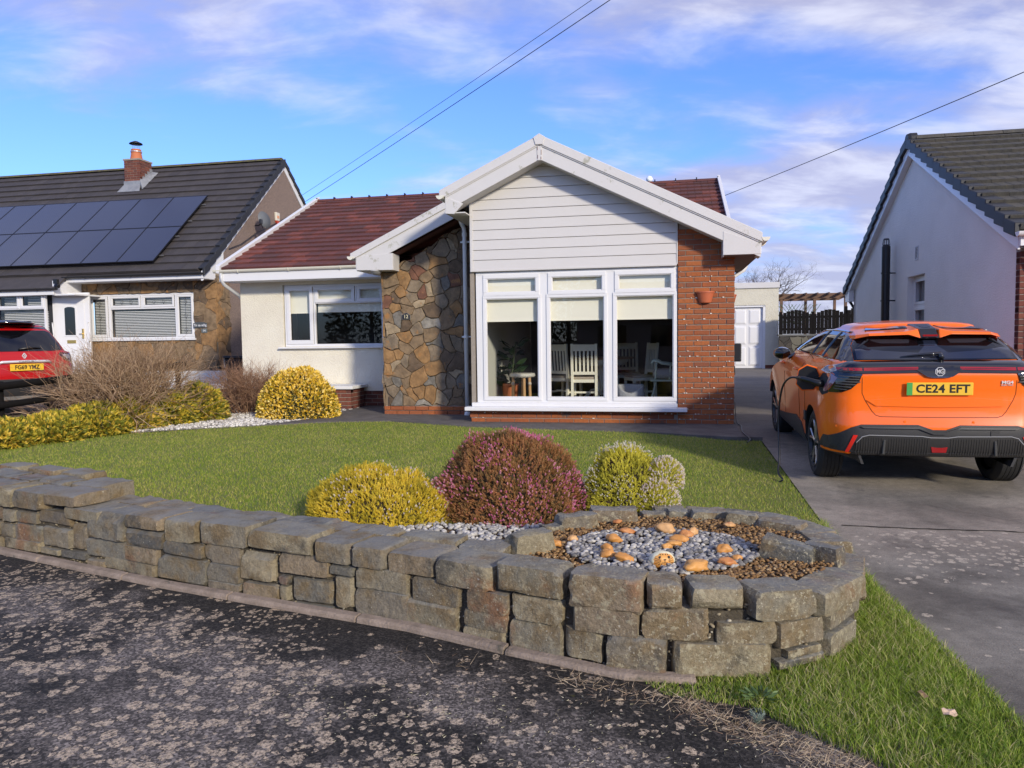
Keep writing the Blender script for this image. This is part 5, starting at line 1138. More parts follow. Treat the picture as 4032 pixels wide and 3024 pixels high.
# house name and number
sg = thing('house_name_plate', 'dark grey name plate reading Tir na nOg right of the next door window', 'sign', -13.48, yf-.045, 1.75)
G().box(-.21,.21,0,.012,-.065,.065).prism([(-.17,.064),(.17,.064),(.13,.085),(-.13,.085)], 'y', 0, .012).build('plate', mat('grey_slate', (.075,.085,.09), .6), sg, bevel=.004)
text('lettering', 'Tir na nOg', .088, upvc, sg, (0,-.002,0), off=.0015)
s2_ = thing('number_sign', 'small grey plate with number 14 below the name plate', 'sign', -13.36, yf-.045, 1.60)
G().box(-.09,.09,0,.012,-.058,.058).build('plate', mat('grey_green_slate', (.13,.15,.15), .6), s2_, bevel=.004); text('lettering', '14', .085, upvc, s2_, (0,-.002,0), off=.001)
bx = thing('outside_socket', 'pale grey weatherproof box low on the corner of the stone front', 'socket box', LX+.10, yf+.25, .70)
G().box(-.06,.06,-.07,.07,-.13,.13).build('case', mat('pale_grey', (.5,.5,.48), .5), bx, bevel=.015, seg=2)
# dark bin store between the houses
bn = thing('wheelie_bin', 'black wheelie bin in the gap between the two bungalows', 'bin', -11.5, 6.2, -.10)
g = G(); g.add([(-.24,-.25,.08),(.24,-.25,.08),(.24,.25,.08),(-.24,.25,.08),(-.29,-.32,.98),(.29,-.32,.98),(.29,.33,.98),(-.29,.33,.98)], [(0,3,2,1),(0,1,5,4),(1,2,6,5),(2,3,7,6),(3,0,4,7),(4,5,6,7)]); g.build('body', black_pl, bn, bevel=.02)
G().box(-.31,.31,-.36,.30,.98,1.04).tube([(-.25,.36,1.02),(.25,.36,1.02)], .015, 6).build('lid', black_pl, bn, bevel=.015)
for sx_ in (-.27,.27): G().lathe([(.0001,-.02),(.10,-.02),(.10,.02),(.0001,.02)], 14, (sx_,.26,.10), 'x').build('wheel', black_pl, bn)
# chimney
cx0, cx1, cy0, cy1 = -18.02, -17.46, 10.45, 11.05
chim = G().box(cx0+.01, cx1-.01, cy0+.01, cy1-.01, 6.0, 7.16).build('chimney', mortar, ln)
rd = brickdark
for i in range(14):
    z = 6.14+.0735*i; o_ = .1125*(i % 2)
    brickrow(chim, cx0, cx1, cy0, z, o_, rd); brickrow(chim, cy0, cy1, cx1-.1, z, o_+.05, rd, ydir=R(90))
G().box(cx0-.02, cx1+.02, cy0-.02, cy1+.02, 7.14, 7.19).build('flaunching', mortar, chim)
leadm2 = mat('lead_flashing', (.22,.23,.25), .5, metal=.2, col2=(.32,.33,.34), ns=6)
g = G(); za, zb_ = zroofL(cy0), zroofL(cy1)
g.add([(cx0-.14,cy0-.20,zroofL(cy0-.20)+.075),(cx1+.12,cy0-.20,zroofL(cy0-.20)+.075),(cx1+.02,cy0-.02,za+.16),(cx0-.02,cy0-.02,za+.16),(cx1+.02,cy0-.015,za+.28),(cx0-.02,cy0-.015,za+.28)], [(0,1,2,3),(3,2,4,5)])
g.add([(cx1+.015,cy0-.02,za+.02),(cx1+.16,cy0-.1,za-.02),(cx1+.16,cy1+.1,zb_+.15),(cx1+.015,cy1,zb_+.16),(cx1+.015,cy0-.02,za+.28)], [(0,1,2,3,4)])
for i in range(5):
    y0_ = cy0+i*.12; g.box(cx1+.005, cx1+.018, y0_, y0_+.12, zroofL(y0_), zroofL(y0_)+.34)
g.build('lead_flashing', leadm2, chim)
cp = G().lathe([(.20,7.19),(.19,7.22),(.155,7.42),(.17,7.44),(.17,7.48),(.15,7.50),(.15,7.54)], 20, ((cx0+cx1)/2-.02, 10.72, 0)).build('chimney_pot', mat('terracotta', (.48,.15,.06), .7), chim, smooth=True); autosmooth(cp)
G().lathe([(.0001,7.82),(.06,7.805),(.19,7.74),(.205,7.71),(.19,7.725),(.0001,7.77)], 20, ((cx0+cx1)/2-.02, 10.72, 0)).build('cowl', black_pl, chim, smooth=True)
g = G()
for k_ in range(14): a = 2*math.pi*k_/14; g.tube([((cx0+cx1)/2-.02+.11*math.cos(a), 10.72+.11*math.sin(a), 7.52), ((cx0+cx1)/2-.02+.11*math.cos(a), 10.72+.11*math.sin(a), 7.74)], .004, 4)
g.lathe([(.165,7.44),(.172,7.45),(.172,7.475),(.165,7.48)], 20, ((cx0+cx1)/2-.02, 10.72, 0)); o = g.build('cowl_mesh', mat('steel_wire', (.4,.42,.45), .4, metal=.6), chim); o['kind'] = 'stuff'
# solar panels
pvm = D.materials.new('solar_cells'); pvm.use_nodes = True; t = pvm.node_tree; b = t.nodes['Principled BSDF']
oc = t.nodes.new('ShaderNodeTexCoord'); vm = t.nodes.new('ShaderNodeVectorMath'); vm.operation = 'SCALE'; vm.inputs['Scale'].default_value = 26; t.links.new(oc.outputs['Object'], vm.inputs[0])
wv = t.nodes.new('ShaderNodeTexChecker'); wv.inputs['Scale'].default_value = 1; wv.inputs[1].default_value = (.016,.017,.026,1); wv.inputs[2].default_value = (.030,.031,.046,1); t.links.new(vm.outputs[0], wv.inputs[0]); t.links.new(wv.outputs[0], b.inputs['Base Color'])
b.inputs['Roughness'].default_value = .28; b.inputs['Coat Weight'].default_value = .9; b.inputs['Coat Roughness'].default_value = .12; b.inputs['Specular IOR Level'].default_value = .9
frm = mat('panel_frame', (.008,.008,.010), .4)
ang_s = math.atan2(3.92, 4.6); gl = math.hypot(4.6, 3.92)
def onroof(x, d, up=0): return (x, 6.9+d*math.cos(ang_s)-up*math.sin(ang_s), 3.18+d*math.sin(ang_s)+up*math.cos(ang_s))
spos = [(-14.53-1.145*i, j) for j in (0, 1) for i in range(7)]
ordw = ['rightmost','second from the right','third from the right','fourth from the right','fifth from the right','sixth from the right','seventh from the right']
for (x, j) in spos:
    i = round((-14.53-x)/1.145)
    if j == 0 and i > 5: lab = 'black solar panel of the lower row at the left edge of the photo'
    else: lab = f'black solar panel, {ordw[i]} in the {"upper" if j else "lower"} row on the charcoal roof'
    t = thing('solar_panel', lab, 'solar panel', group='solar panels on the charcoal roof')
    p = onroof(x-.5725, .30+1.72*j+.855, .15); t.location = HW(*p); t.rotation_euler = (ang_s, 0, -YAW); t.rotation_mode = 'XYZ'
    t.matrix_world = Matrix.Translation(HW(*p)) @ Matrix.Rotation(-YAW, 4, 'Z') @ Matrix.Rotation(ang_s, 4, 'X')
    if 'pv' not in bq:
        o1 = G().box(-.555,.555,-.84,.84,.004,.012).build('pv', pvm); g = G()
        g.box(-.57,.57,-.855,-.84,-.025,.017).box(-.57,.57,.84,.855,-.025,.017).box(-.57,-.555,-.84,.84,-.025,.017).box(.555,.57,-.84,.84,-.025,.017); o2 = g.build('pf', frm)
        bq['pv'] = (o1.data, o2.data); D.objects.remove(o1); D.objects.remove(o2)
    inst('cell_sheet', bq['pv'][0], t); inst('frame', bq['pv'][1], t)
rls = thing('panel_rails', 'metal mounting rails showing past the right edge of the solar panels', 'rails'); 
alum = mat('aluminium', (.25,.25,.26), .4, metal=.6)
for d in (.65, 1.6, 2.4, 3.3): G().tube([onroof(-23, d, .09), onroof(-14.44, d, .09)], .02, 6).build('rail', alum, rls)
# dish, alarm box
ds = thing('satellite_dish', 'grey satellite dish on the pebble dashed gable wall', 'satellite dish', LX+.02, 9.6, 4.80)
M_ = Matrix.Rotation(R(-25), 3, 'Z'); g = G(); prof = [(r_/7*.25, .0+(r_/7)**2*.035) for r_ in range(8)]
g.lathe([(max(a, .0005), b) for a, b in prof] + [(.25,.041),(.0005,.008)], 22, (0,0,0), 'x'); o = g.build('dish', mat('dish_grey', (.13,.14,.15), .6), ds, smooth=True); o.location = (.34,-.10,.08); o.rotation_euler = (0,R(-12),R(-14))
G().tube([(0,0,-.05),(.12,0,-.06),(.30,-.03,.04)], .018, 6).tube([(.30,-.03,-.14),(.45,-.35,-.20),(.52,-.55,-.10)], .012, 6).build('arm', black_pl, ds)
G().obox((.53,-.58,-.05), (.07,.10,.14)).build('receiver', black_pl, ds, bevel=.01)
al = thing('alarm_box', 'white and red burglar alarm box on the pebble dashed gable', 'alarm box', LX-.02, 10.95, 5.1)
G().prism([(-.10,-.02),(.10,-.02),(.12,.24),(-.12,.24)], 'x', 0, .07).build('case', mat('alarm_cream', (.66,.62,.52), .5), al, bevel=.012); G().prism([(-.10,-.02),(.10,-.02),(.03,-.16),(-.03,-.16)], 'x', 0, .07).build('strobe_base', mat('alarm_red', (.45,.05,.02), .5), al, bevel=.008)
G().box(.07,.075,-.06,.06,.06,.14).build('badge', mat('alarm_badge', (.7,.3,.15), .5), al)
cbl = thing('wall_cable', 'thin black cable sagging across the pebble dashed gable', 'cable')
G().tube([(LX+.02,8.2,3.9),(LX+.03,8.8,4.1),(LX+.03,9.6,4.5),(LX+.03,10.6,4.9),(LX+.03,11.6,5.3)], .012, 5).build('wire', black_pl, cbl)

# ---------------------------------------------------------------- right neighbour
rn = thing('white_gabled_bungalow', 'white rendered bungalow gable with grey tiled roof on the right', 'bungalow')
RX = 3.3; Ya, Za = 3.40, 4.37                          # apex of the wall
ySF, zSF, ySB, zSB = -.72, 2.50, 7.75, 2.33
hy0, hy1, hz0_, hz1_ = 2.75, 3.68, .9, 2.28
y0w, y1w = -.62, 7.63
g = G()
def seg(ya, yb, za, zb_top=None):
    pass
def rtop(y): return Za-(Ya-y)*(Za-zSF)/(Ya-ySF) if y < Ya else Za-(y-Ya)*(Za-zSB)/(ySB-Ya)
g.prism([(y0w,-.3),(hy0,-.3),(hy0,rtop(hy0)),(y0w,rtop(y0w))], 'x', RX, RX+.28)
g.prism([(hy1,-.3),(y1w,-.3),(y1w,rtop(y1w)),(hy1,rtop(hy1))], 'x', RX, RX+.28)
g.prism([(hy0,-.3),(hy1,-.3),(hy1,hz0_),(hy0,hz0_)], 'x', RX, RX+.28)
g.prism([(hy0,hz1_),(hy1,hz1_),(hy1,rtop(hy1)),(Ya,Za),(hy0,rtop(hy0))], 'x', RX, RX+.28)
g.build('gable_wall', render_white, rn)
G().box(RX+.0,RX+9,y1w-.2,y1w,-.3,2.3).build('rear_wall', render_white, rn)
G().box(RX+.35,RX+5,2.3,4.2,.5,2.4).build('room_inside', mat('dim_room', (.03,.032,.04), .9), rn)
cu_m = mat('net_curtain', (.30,.32,.31), .9, fine=(30,.2))
wz = thing('net_curtain', 'pale net curtain inside the side window of the right house', 'curtain', RX+.25, 3.2, .9)
g = G(); nn = 30
g.add([(.02*math.sin(i*1.3), -.46+.92*i/nn, z) for z in (0, 1.38) for i in range(nn+1)], [(i, i+1, nn+2+i, nn+1+i) for i in range(nn)]); g.build('cloth', cu_m, wz)
wr = G(); 
def rwin():
    g = G(); x0, x1 = RX+.12, RX+.19; f = .06
    g.box(x0,x1,hy0,hy1,hz0_,hz0_+f).box(x0,x1,hy0,hy1,hz1_-f,hz1_).box(x0,x1,hy0,hy0+f,hz0_,hz1_).box(x0,x1,hy1-f,hy1,hz0_,hz1_).box(x0-.01,x1,hy0,hy1,1.72,1.79)
    o = g.build('window', upvc, rn, bevel=.006)
    for a, b in ((.96,1.72),(1.79,2.22)): G().add([(x0+.04,hy0+.05,a),(x0+.04,hy1-.05,a),(x0+.04,hy1-.05,b),(x0+.04,hy0+.05,b)], [(0,3,2,1)]).build('pane', glass, o, fixn=False)
    for a, b in ((.95,1.73),(1.78,2.23)):
        g = G(); s_ = .05; g.box(x0-.02,x0,hy0+.05,hy1-.05,a,a+s_).box(x0-.02,x0,hy0+.05,hy1-.05,b-s_,b).box(x0-.02,x0,hy0+.05,hy0+.1,a+s_,b-s_).box(x0-.02,x0,hy1-.1,hy1-.05,a+s_,b-s_); g.build('sash', upvc, o, bevel=.004)
rwin()
# brick front at the corner
mb5 = G().box(RX+.01,RX+4,y0w-.10,y0w-.0,-.3,2.4).build('front_wall_mortar', mortar, rn)
for i in range(33): brickrow(mb5, RX+.0, RX+1.2, y0w-.11, -.2+.0757*i, .1125*(i % 2), brickdark)
for i in range(33): inst('brick', brickmesh(.1025) if i == 0 else bq['b2'], mb5, (RX+.0+.10, y0w-.055, -.2+.0757*i), (0,0,R(-90))); bq.setdefault('b2', bpy.data.objects[mb5.children[-1].name].data) if i == 0 else None
bq['b2'].materials[0] = brickdark
# roof
ys, zs, yr_, zr_ = -.95, 2.50, 3.40, 4.64
roR, _ = roofplane(rn, RX-.10, RX+7.5, ys, zs, yr_, zr_, 15, .33, tile_moss, vis=lambda c: c[0] < RX+4.2, near=lambda c: c[0], th=.045, seed=9)
G().add([(RX-.1,yr_,zr_-.05),(RX+7.5,yr_,zr_-.05),(RX+7.5,8.0,2.3),(RX-.1,8.0,2.3)], [(0,1,2,3)]).build('rear_roof', tile_moss, rn)
for i in range(14):
    x0 = RX-.02+i*.45; g = G(); n = 6
    vs = [(x, yr_+.14*math.cos(math.pi*k_/n), zr_-.01+.085*math.sin(math.pi*k_/n)) for x in (x0+.004, x0+.446) for k_ in range(n+1)]
    g.add(vs, [(k_, k_+1, n+2+k_, n+1+k_) for k_ in range(n)] + [tuple(range(n+1)), tuple(range(2*n+1, n, -1))]).build('ridge_tile', tile_moss, rn)
vergecaps(rn, RX-.10, ys, zs, yr_, zr_, 15, vergem, side=-1, w_=.16, hang=.17)
vergecaps(rn, RX-.10, 8.05, 2.30, yr_, zr_, 15, vergem, side=-1, w_=.16, hang=.17)
g = G().lathe([(.0001,-.05),(.10,-.05),(.12,.0),(.12,.10),(.0001,.10)], 16, (RX-.09, yr_, zr_+.0), 'x'); g.build('ridge_end_cap', vergem, rn, smooth=False)
for (ya, za, yb, zb_) in ((ys+.02,zs-.02,yr_,zr_-.06),(8.0,2.30,yr_,zr_-.06)):
    G().add([(RX-.11,ya,za-.22),(RX-.085,ya,za-.22),(RX-.085,yb,zb_-.20),(RX-.11,yb,zb_-.20),(RX-.11,ya,za-.02),(RX-.085,ya,za-.02),(RX-.085,yb,zb_),(RX-.11,yb,zb_)], [(0,3,2,1),(4,5,6,7),(0,1,5,4),(1,2,6,5),(2,3,7,6),(3,0,4,7)]).build('barge_board', upvc, rn)
    G().add([(RX-.09,ya,za-.20),(RX+.0,ya,za-.20),(RX+.0,yb,zb_-.19),(RX-.09,yb,zb_-.19)], [(0,1,2,3)]).build('soffit', upvc, rn)
G().prism([(7.62,2.03),(7.98,2.03),(7.98,2.20),(7.62,2.30)], 'x', RX-.11, RX+.02).build('box_end', upvc, rn)
G().box(RX-.1,RX+.6,-.98,-.90,2.30,2.46).build('fascia', upvc, rn)
gutter('gutter', rn, (RX-.16,-1.03,2.46), (RX+2.0,-1.03,2.46), m=upvc, brk=.7)
G().tube([(RX+.05,-1.0,2.42),(RX+.06,-.9,2.25),(RX+.08,-.78,2.15),(RX+.14,-.77,2.0),(RX+.14,-.77,0)], .032, 8).build('downpipe', mat('grey_downpipe', (.55,.56,.57), .4), rn, smooth=True)
G().tube([(RX-.03,8.02,2.2),(RX-.03,8.02,2.1),(RX+.05,7.75,1.85),(RX+.10,7.66,1.75),(RX+.1,7.66,0)], .032, 8).build('downpipe', black_pl, rn, smooth=True)
fl = thing('black_flue', 'tall black twin wall flue pipe on the white gable', 'flue', RX-.17, 4.42, 0)
G().lathe([(.075,.0),(.075,2.92),(.062,2.94),(.062,2.955)], 18).build('pipe', black_pl, fl, smooth=False)
for i in range(10): a = 2*math.pi*i/10; G().tube([(.066*math.cos(a),.066*math.sin(a),2.95),(.05*math.cos(a),.05*math.sin(a),3.05)], .006, 4).build('cap_bar', black_pl, fl)
G().lathe([(.0001,3.075),(.045,3.07),(.056,3.045),(.0001,3.04)], 16).build('cap', black_pl, fl)
for z in (1.9, 2.42): G().lathe([(.077,z-.015),(.084,z-.015),(.084,z+.015),(.077,z+.015)], 18).box(.07,.17,-.012,.012,z-.012,z+.012).build('bracket', black_pl, fl)
vt = thing('wall_vent', 'small louvred vent in the white gable right of the flue', 'vent', RX-.012, 3.17, 2.66)
G().box(0,.02,-.085,-.065,-.12,.12).box(0,.02,.065,.085,-.12,.12).box(0,.02,-.065,.065,.10,.12).box(0,.02,-.065,.065,-.12,-.10).build('frame', mat('vent_white', (.6,.6,.6), .5), vt)
for i in range(8): G().obox((.01,0,-.085+i*.024), (.018,.13,.004), Matrix.Rotation(R(35), 3, 'Y')).build('louvre', mat('vent_grey', (.25,.25,.26), .5), vt)

# ---------------------------------------------------------------- garage, fence, pergola at the far end
ga = thing('garage', 'cream rendered flat roofed garage with white panelled door at the end of the drive', 'garage')
rc2 = mat('cream_render_garage', (.64,.61,.50), .95, col2=(.58,.55,.45), ns=2, bump=2.2, bs=18, fine=(30,.08))
G().box(2.78,3.27,19.4,19.7,.14,3.10).box(.2,2.78,19.4,19.7,2.43,3.10).box(.2,.4,19.4,19.7,.14,2.43).box(3.1,3.27,19.7,24,.0,3.1).build('wall', rc2, ga)
G().box(.1,3.30,19.34,19.72,3.10,3.32).build('parapet', upvc_old, ga, bevel=.01)
G().box(2.78,3.26,19.42,19.7,0,.14).build('brick_plinth', brickdark, ga)
gd = G().box(.42,2.70,19.50,19.56,.02,2.38).build('garage_door', upvc, ga)
for i in range(5):
    for j, (z0, z1) in enumerate(((.10,.86),(.94,1.66),(1.72,2.30))):
        x0 = 2.70-.52-.53*i*1.0; 
        if x0 < .4: continue
        G().add([(x0,19.498,z0),(x0+.44,19.498,z0),(x0+.44,19.498,z1),(x0,19.498,z1),(x0+.06,19.47,z0+.07),(x0+.38,19.47,z0+.07),(x0+.38,19.47,z1-.07),(x0+.06,19.47,z1-.07)], [(0,1,5,4),(1,2,6,5),(2,3,7,6),(3,0,4,7),(4,5,6,7)]).build('door_panel', upvc, gd)
G().box(2.70,2.79,19.40,19.58,0,2.46).box(.3,2.79,19.40,19.58,2.38,2.46).build('door_frame', upvc, ga)
# low stone wall with stained boards above
fw = thing('low_stone_wall', 'dark low stone wall below the stained timber fence by the garage', 'wall')
FY = 18.6
ws = G().box(3.2,6.6,FY+.02,FY+.25,-.1,1.24).build('mortar_core', mat('dark_mortar', (.09,.08,.07), 1, bump=1, bs=30), fw)
sd = [(3.3+i*.24+rr.uniform(-.1,.1), .1+j*.24+rr.uniform(-.09,.09)) for i in range(14) for j in range(5)]
for s_, c in zip(sd, voronoi(sd, [(3.2,0),(6.6,0),(6.6,1.22),(3.2,1.22)])):
    if len(c) > 2: stonecell(c, mat('dark_rubble', (.08,.07,.06), .95, rand=[(.07,.06,.05),(.10,.09,.07),(.05,.045,.04),(.14,.13,.10)], bump=1, bs=25), ws, FY+.02, .04)
G().box(3.15,6.65,FY-.04,FY+.30,1.24,1.31).build('coping', mat('grey_coping', (.12,.12,.115), .9, bump=.5), fw)
fn = thing('timber_fence', 'near black stained board fence with scalloped top on the low wall', 'fence')
for i in range(26):
    x = 3.2+i*.132; u = (i % 9)/8; top = 2.06 + .16*math.sin(math.pi*u) + (.12 if i > 17 else 0)
    G().box(x+.004, x+.128, FY+.06+.012*(i % 2), FY+.08+.012*(i % 2), 1.32, top).build('board', black_wood, fn)
for x in (3.25, 4.40, 5.55, 6.55): G().box(x-.05,x+.05,FY+.10,FY+.2,1.31,2.32 if x > 4.5 else 2.15).build('post', black_wood, fn)
for z in (1.5, 1.95): G().box(3.2,6.6,FY+.10,FY+.14,z-.04,z+.04).build('rail', black_wood, fn)
pg = thing('pergola', 'weathered brown timber pergola with trellis behind the dark fence', 'pergola')
pwood = mat('weathered_pine', (.17,.095,.06), .8, col2=(.10,.06,.04), ns=4, bump=.4)
for y in (20.6, 22.6): G().prism([(3.4,2.72),(6.1,2.72),(6.35,2.84),(6.35,2.92),(3.4,2.92)], 'y', y, y+.06).build('beam', pwood, pg)
for i in range(7): G().box(3.55+i*.42,3.60+i*.42,20.2,23.0,2.84,2.93).build('rafter', pwood, pg)
for x in (3.5, 4.75, 5.9):
    for y in (20.62, 22.6): G().box(x,x+.1,y,y+.1,0,2.75).build('post', pwood, pg)
tm = mat('green_trellis', (.10,.16,.11), .8); 
for i in range(9):
    for s_ in (-1, 1):
        cx_ = 3.42+.13*i
        G().add([(cx_,20.6,1.7),(cx_+.025,20.6,1.7),(cx_+.025+s_*.55,20.6,2.5),(cx_+s_*.55,20.6,2.5),(cx_,20.615,1.7),(cx_+.025,20.615,1.7),(cx_+.025+s_*.55,20.615,2.5),(cx_+s_*.55,20.615,2.5)], [(0,1,2,3),(7,6,5,4),(0,4,5,1),(1,5,6,2),(2,6,7,3),(3,7,4,0)]).build('trellis_slat', tm, pg)
# farther hedge and roofs low on the horizon
# ---------------------------------------------------------------- pole fence on the left boundary
pf = thing('pole_fence', 'black round pole fence with three rails along the left boundary', 'fence', group=None)
FXL = -9.75
ylist = [-4.6, -2.52, -.6, 1.30]
for i, y in enumerate(ylist):
    G().tube([(FXL-.06,y,-.1),(FXL-.06,y,.92+.038*(y-1.3))], .05, 12).build('post', black_wood, pf, smooth=False)
for z in (.86, .60, .36): 
    G().tube([(FXL+.03,-4.9,z-.235),(FXL+.03,-.6,z-.07),(FXL+.03,1.42,z+.01)], .052, 12).build('rail', black_wood, pf, smooth=False) if z > .8 else G().tube([(FXL+.03,-4.9,z-.235),(FXL+.03,-.9,z-.08)], .046, 12).build('rail', black_wood, pf, smooth=False)
# ---------------------------------------------------------------- grass
def grass(name, pts, h, w_, lean, m, parent=None, seg=1):
    """blades as thin bent triangles; pts in world coordinates"""
    n = len(pts); a = RNG.uniform(0, 2*math.pi, n); b = RNG.uniform(0, 2*math.pi, n)
    sx_, sy_ = np.cos(a)*w_/2, np.sin(a)*w_/2; ln_ = h*lean*RNG.uniform(.2, 1, n); dx, dy = np.cos(b)*ln_, np.sin(b)*ln_
    z0 = np.zeros(n)
    if seg == 1:
        V = np.stack([pts + np.stack([sx_, sy_, z0-.004], 1), pts - np.stack([sx_, sy_, z0+.004], 1), pts + np.stack([dx, dy, h], 1)], 1).reshape(-1, 3)
        F = np.arange(3*n).reshape(n, 3); k_ = 3
    else:
        mid = np.stack([dx*.3, dy*.3, h*.6], 1)
        V = np.stack([pts + np.stack([sx_, sy_, z0-.004], 1), pts - np.stack([sx_, sy_, z0+.004], 1), pts + mid + np.stack([sx_*.8, sy_*.8, z0], 1), pts + mid - np.stack([sx_*.8, sy_*.8, z0], 1), pts + np.stack([dx, dy, h], 1)], 1).reshape(-1, 3)
        i = np.arange(n)*5; F = np.concatenate([np.stack([i, i+1, i+3], 1), np.stack([i, i+3, i+2], 1), np.stack([i+2, i+3, i+4], 1)]); k_ = 5
    o = npmesh(name, V, F, m, parent, np.repeat(RNG.random(n), k_)); o['kind'] = 'stuff'; return o
gmat = tintmat('lawn_grass', [(0,(.12,.21,.018)),(.35,(.22,.32,.027)),(.6,(.34,.39,.045)),(.8,(.46,.43,.10)),(1,(.52,.46,.17))], .55, sub=.3)
def lawnpts(n, poly, xr, yr):
    x = RNG.uniform(*xr, n); y = RNG.uniform(*yr, n); k_ = inpoly(x, y, poly); return x[k_], y[k_]
LIMX = lambda x, y: True
x, y = lawnpts(420000, LAWN, (-9.8, .6), (-8.7, 0.1))
# more blades close to the camera than far from it
d2 = np.hypot(x+.94, y+11.08); keep = RNG.random(len(x)) < np.clip((7.5/d2)**1.2, .3, 1); x, y = x[keep], y[keep]
zz = np.array([zlawn(a, b) for a, b in zip(x, y)])
ex_, ey_ = np.array(EX[:]), np.array(EY[:]); org = np.array(HW(0,0,0)[:])
W_ = org + x[:,None]*ex_ + y[:,None]*ey_ + np.stack([np.zeros_like(zz), np.zeros_like(zz), zz], 1)
# keep the lawn out of the raised bed and the wall
rb_in = ((W_[:,0]-.9)/.92)**2 + ((W_[:,1]-4.1)/.86)**2 < 1
outw = W_[~(rb_in | inpoly(W_[:,0], W_[:,1], MOUND))]
grass('lawn_grass', outw, RNG.uniform(.011,.025,len(outw)), RNG.uniform(.0035,.006,len(outw)), 1.0, gmat)
# long grass of the verge between wall and drive
VERGE = [(-1.15,-7.72),(-.95,-7.95),(-.62,-8.0),(-.45,-8.16),(-.25,-8.33),(0,-8.55),(.5,-8.7),(.42,-8.3),(.36,-7.2),(.25,-6.0),(.24,-5.0),(-.1,-5.6),(.02,-6.5),(-.08,-7.2),(-.6,-7.62)]
x, y = lawnpts(150000, VERGE, (-1.2, .6), (-8.75, -4.9)); zz = np.array([max(-.245, zlawn(a, b)) for a, b in zip(x, y)])
W_ = org + x[:,None]*ex_ + y[:,None]*ey_ + np.stack([np.zeros_like(zz), np.zeros_like(zz), zz], 1)
hf = .35 + .65*np.clip((x+.85)/.5, 0, 1); hf *= np.where(x > .27, .65, 1)
grass('verge_grass', W_, RNG.uniform(.025,.075,len(W_))*hf, RNG.uniform(.0022,.0042,len(W_)), 1.1, tintmat('verge_grass', [(0,(.12,.21,.02)),(.4,(.22,.33,.034)),(.65,(.34,.42,.06)),(.85,(.48,.46,.18)),(1,(.60,.52,.30))], .5, sub=.3), seg=2)
# straw, clippings and moss along the road edge
edge = [(-2.2,-7.72),(-1.4,-7.86),(-.9,-7.98),(-.55,-8.22),(-.2,-8.42),(.2,-8.62),(.55,-8.75)]
P = []
for i in range(4200):
    j = random.randrange(len(edge)-1); t_ = random.random(); a, b = edge[j], edge[j+1]
    if j < 2 and random.random() < .92 - .3*j: continue
    P.append(HW(a[0]+(b[0]-a[0])*t_, a[1]+(b[1]-a[1])*t_ + random.gauss(0,.055) - .02, -.238)[:])
P = np.array(P); straw = tintmat('dry_straw', [(0,(.20,.13,.09)),(.5,(.42,.32,.22)),(1,(.60,.50,.36))], .8)
n = len(P); d = np.stack([RNG.normal(size=n), RNG.normal(size=n), np.abs(RNG.normal(0,.35,n))], 1)
T = np.array([(-.5,0,0),(.5,0,0),(0,0,1.0)]); F = np.array([(0,1,2)])
V, FF, tt = scatter(T, F, P, d, np.stack([RNG.uniform(.0015,.0028,n), np.ones(n), RNG.uniform(.02,.085,n)], 1), RNG.random(n))
npmesh('dry_straw', V, FF, straw, None, tt)['kind'] = 'stuff'
n = 700; P = np.array([HW(random.uniform(-2.6,.4), -8.0-abs(random.gauss(0,.32))-.12*i/700, -.2375)[:] for i in range(n)])
V, FF, tt = scatter(T, F, P, np.stack([RNG.normal(size=n), RNG.normal(size=n), np.abs(RNG.normal(0,.06,n))], 1), np.stack([np.full(n,.003), np.ones(n), RNG.uniform(.008,.02,n)], 1), RNG.random(n))
npmesh('grass_clippings', V, FF, tintmat('pale_clippings', [(0,(.40,.36,.22)),(1,(.62,.58,.42))], .8), None, tt)['kind'] = 'stuff'
# gravel of the bed
n = 9000; x = RNG.uniform(-11, -6.6, n*2); y = RNG.uniform(-4.4, 2.4, n*2); k_ = inpoly(x, y, GRAV); x, y = x[k_][:n], y[k_][:n]
W_ = org + x[:,None]*ex_ + y[:,None]*ey_ + np.array([0,0,.008])
pebbles('white_gravel', W_, RNG.uniform(.014,.028,len(W_)), tintmat('white_gravel', [(0,(.30,.28,.25)),(.4,(.50,.48,.44)),(.8,(.66,.63,.58)),(1,(.78,.76,.70))], .8))
# ---------------------------------------------------------------- shrubs
def dome(n, rx, ry, h, lump=.10, seed=0, low=.0, jit=.07):
    """points and normals on a lumpy dome"""
    u = RNG.uniform(low, 1, n); a = RNG.uniform(0, 2*math.pi, n); s_ = np.sqrt(np.clip(1-u*u, 0, 1))
    d = np.stack([s_*np.cos(a), s_*np.sin(a), u], 1)
    f = np.array([mnoise.noise(Vector((*(q*2.6), )) + Vector((seed*3.3, 0, 0))) + .5*mnoise.noise(Vector((*(q*6.5), )) + Vector((0, seed*2.1, 0))) for q in d])
    r_ = (1 + lump*f) * (1 - np.abs(RNG.normal(0, jit, n)))
    return d*np.array([rx, ry, h])*r_[:,None], d/np.array([rx, ry, h])/np.linalg.norm(d/np.array([rx, ry, h]), axis=1, keepdims=True)
def sprig(nl, ll, lw, stem, up=.9):
    V = []; F = []
    for i in range(nl):
        z = .15+.85*i/nl; a = i*2.4; ca, sa = math.cos(a), math.sin(a); k_ = len(V); l_ = ll*(1-.35*i/nl)
        V += [(-sa*lw, ca*lw, z), (sa*lw, -ca*lw, z), (ca*l_, sa*l_, z+l_*up)]; F.append((k_, k_+1, k_+2))
    k_ = len(V); V += [(-stem,0,0),(stem,0,0),(0,0,1)]; F.append((k_, k_+1, k_+2))
    return np.array(V, float), np.array(F)
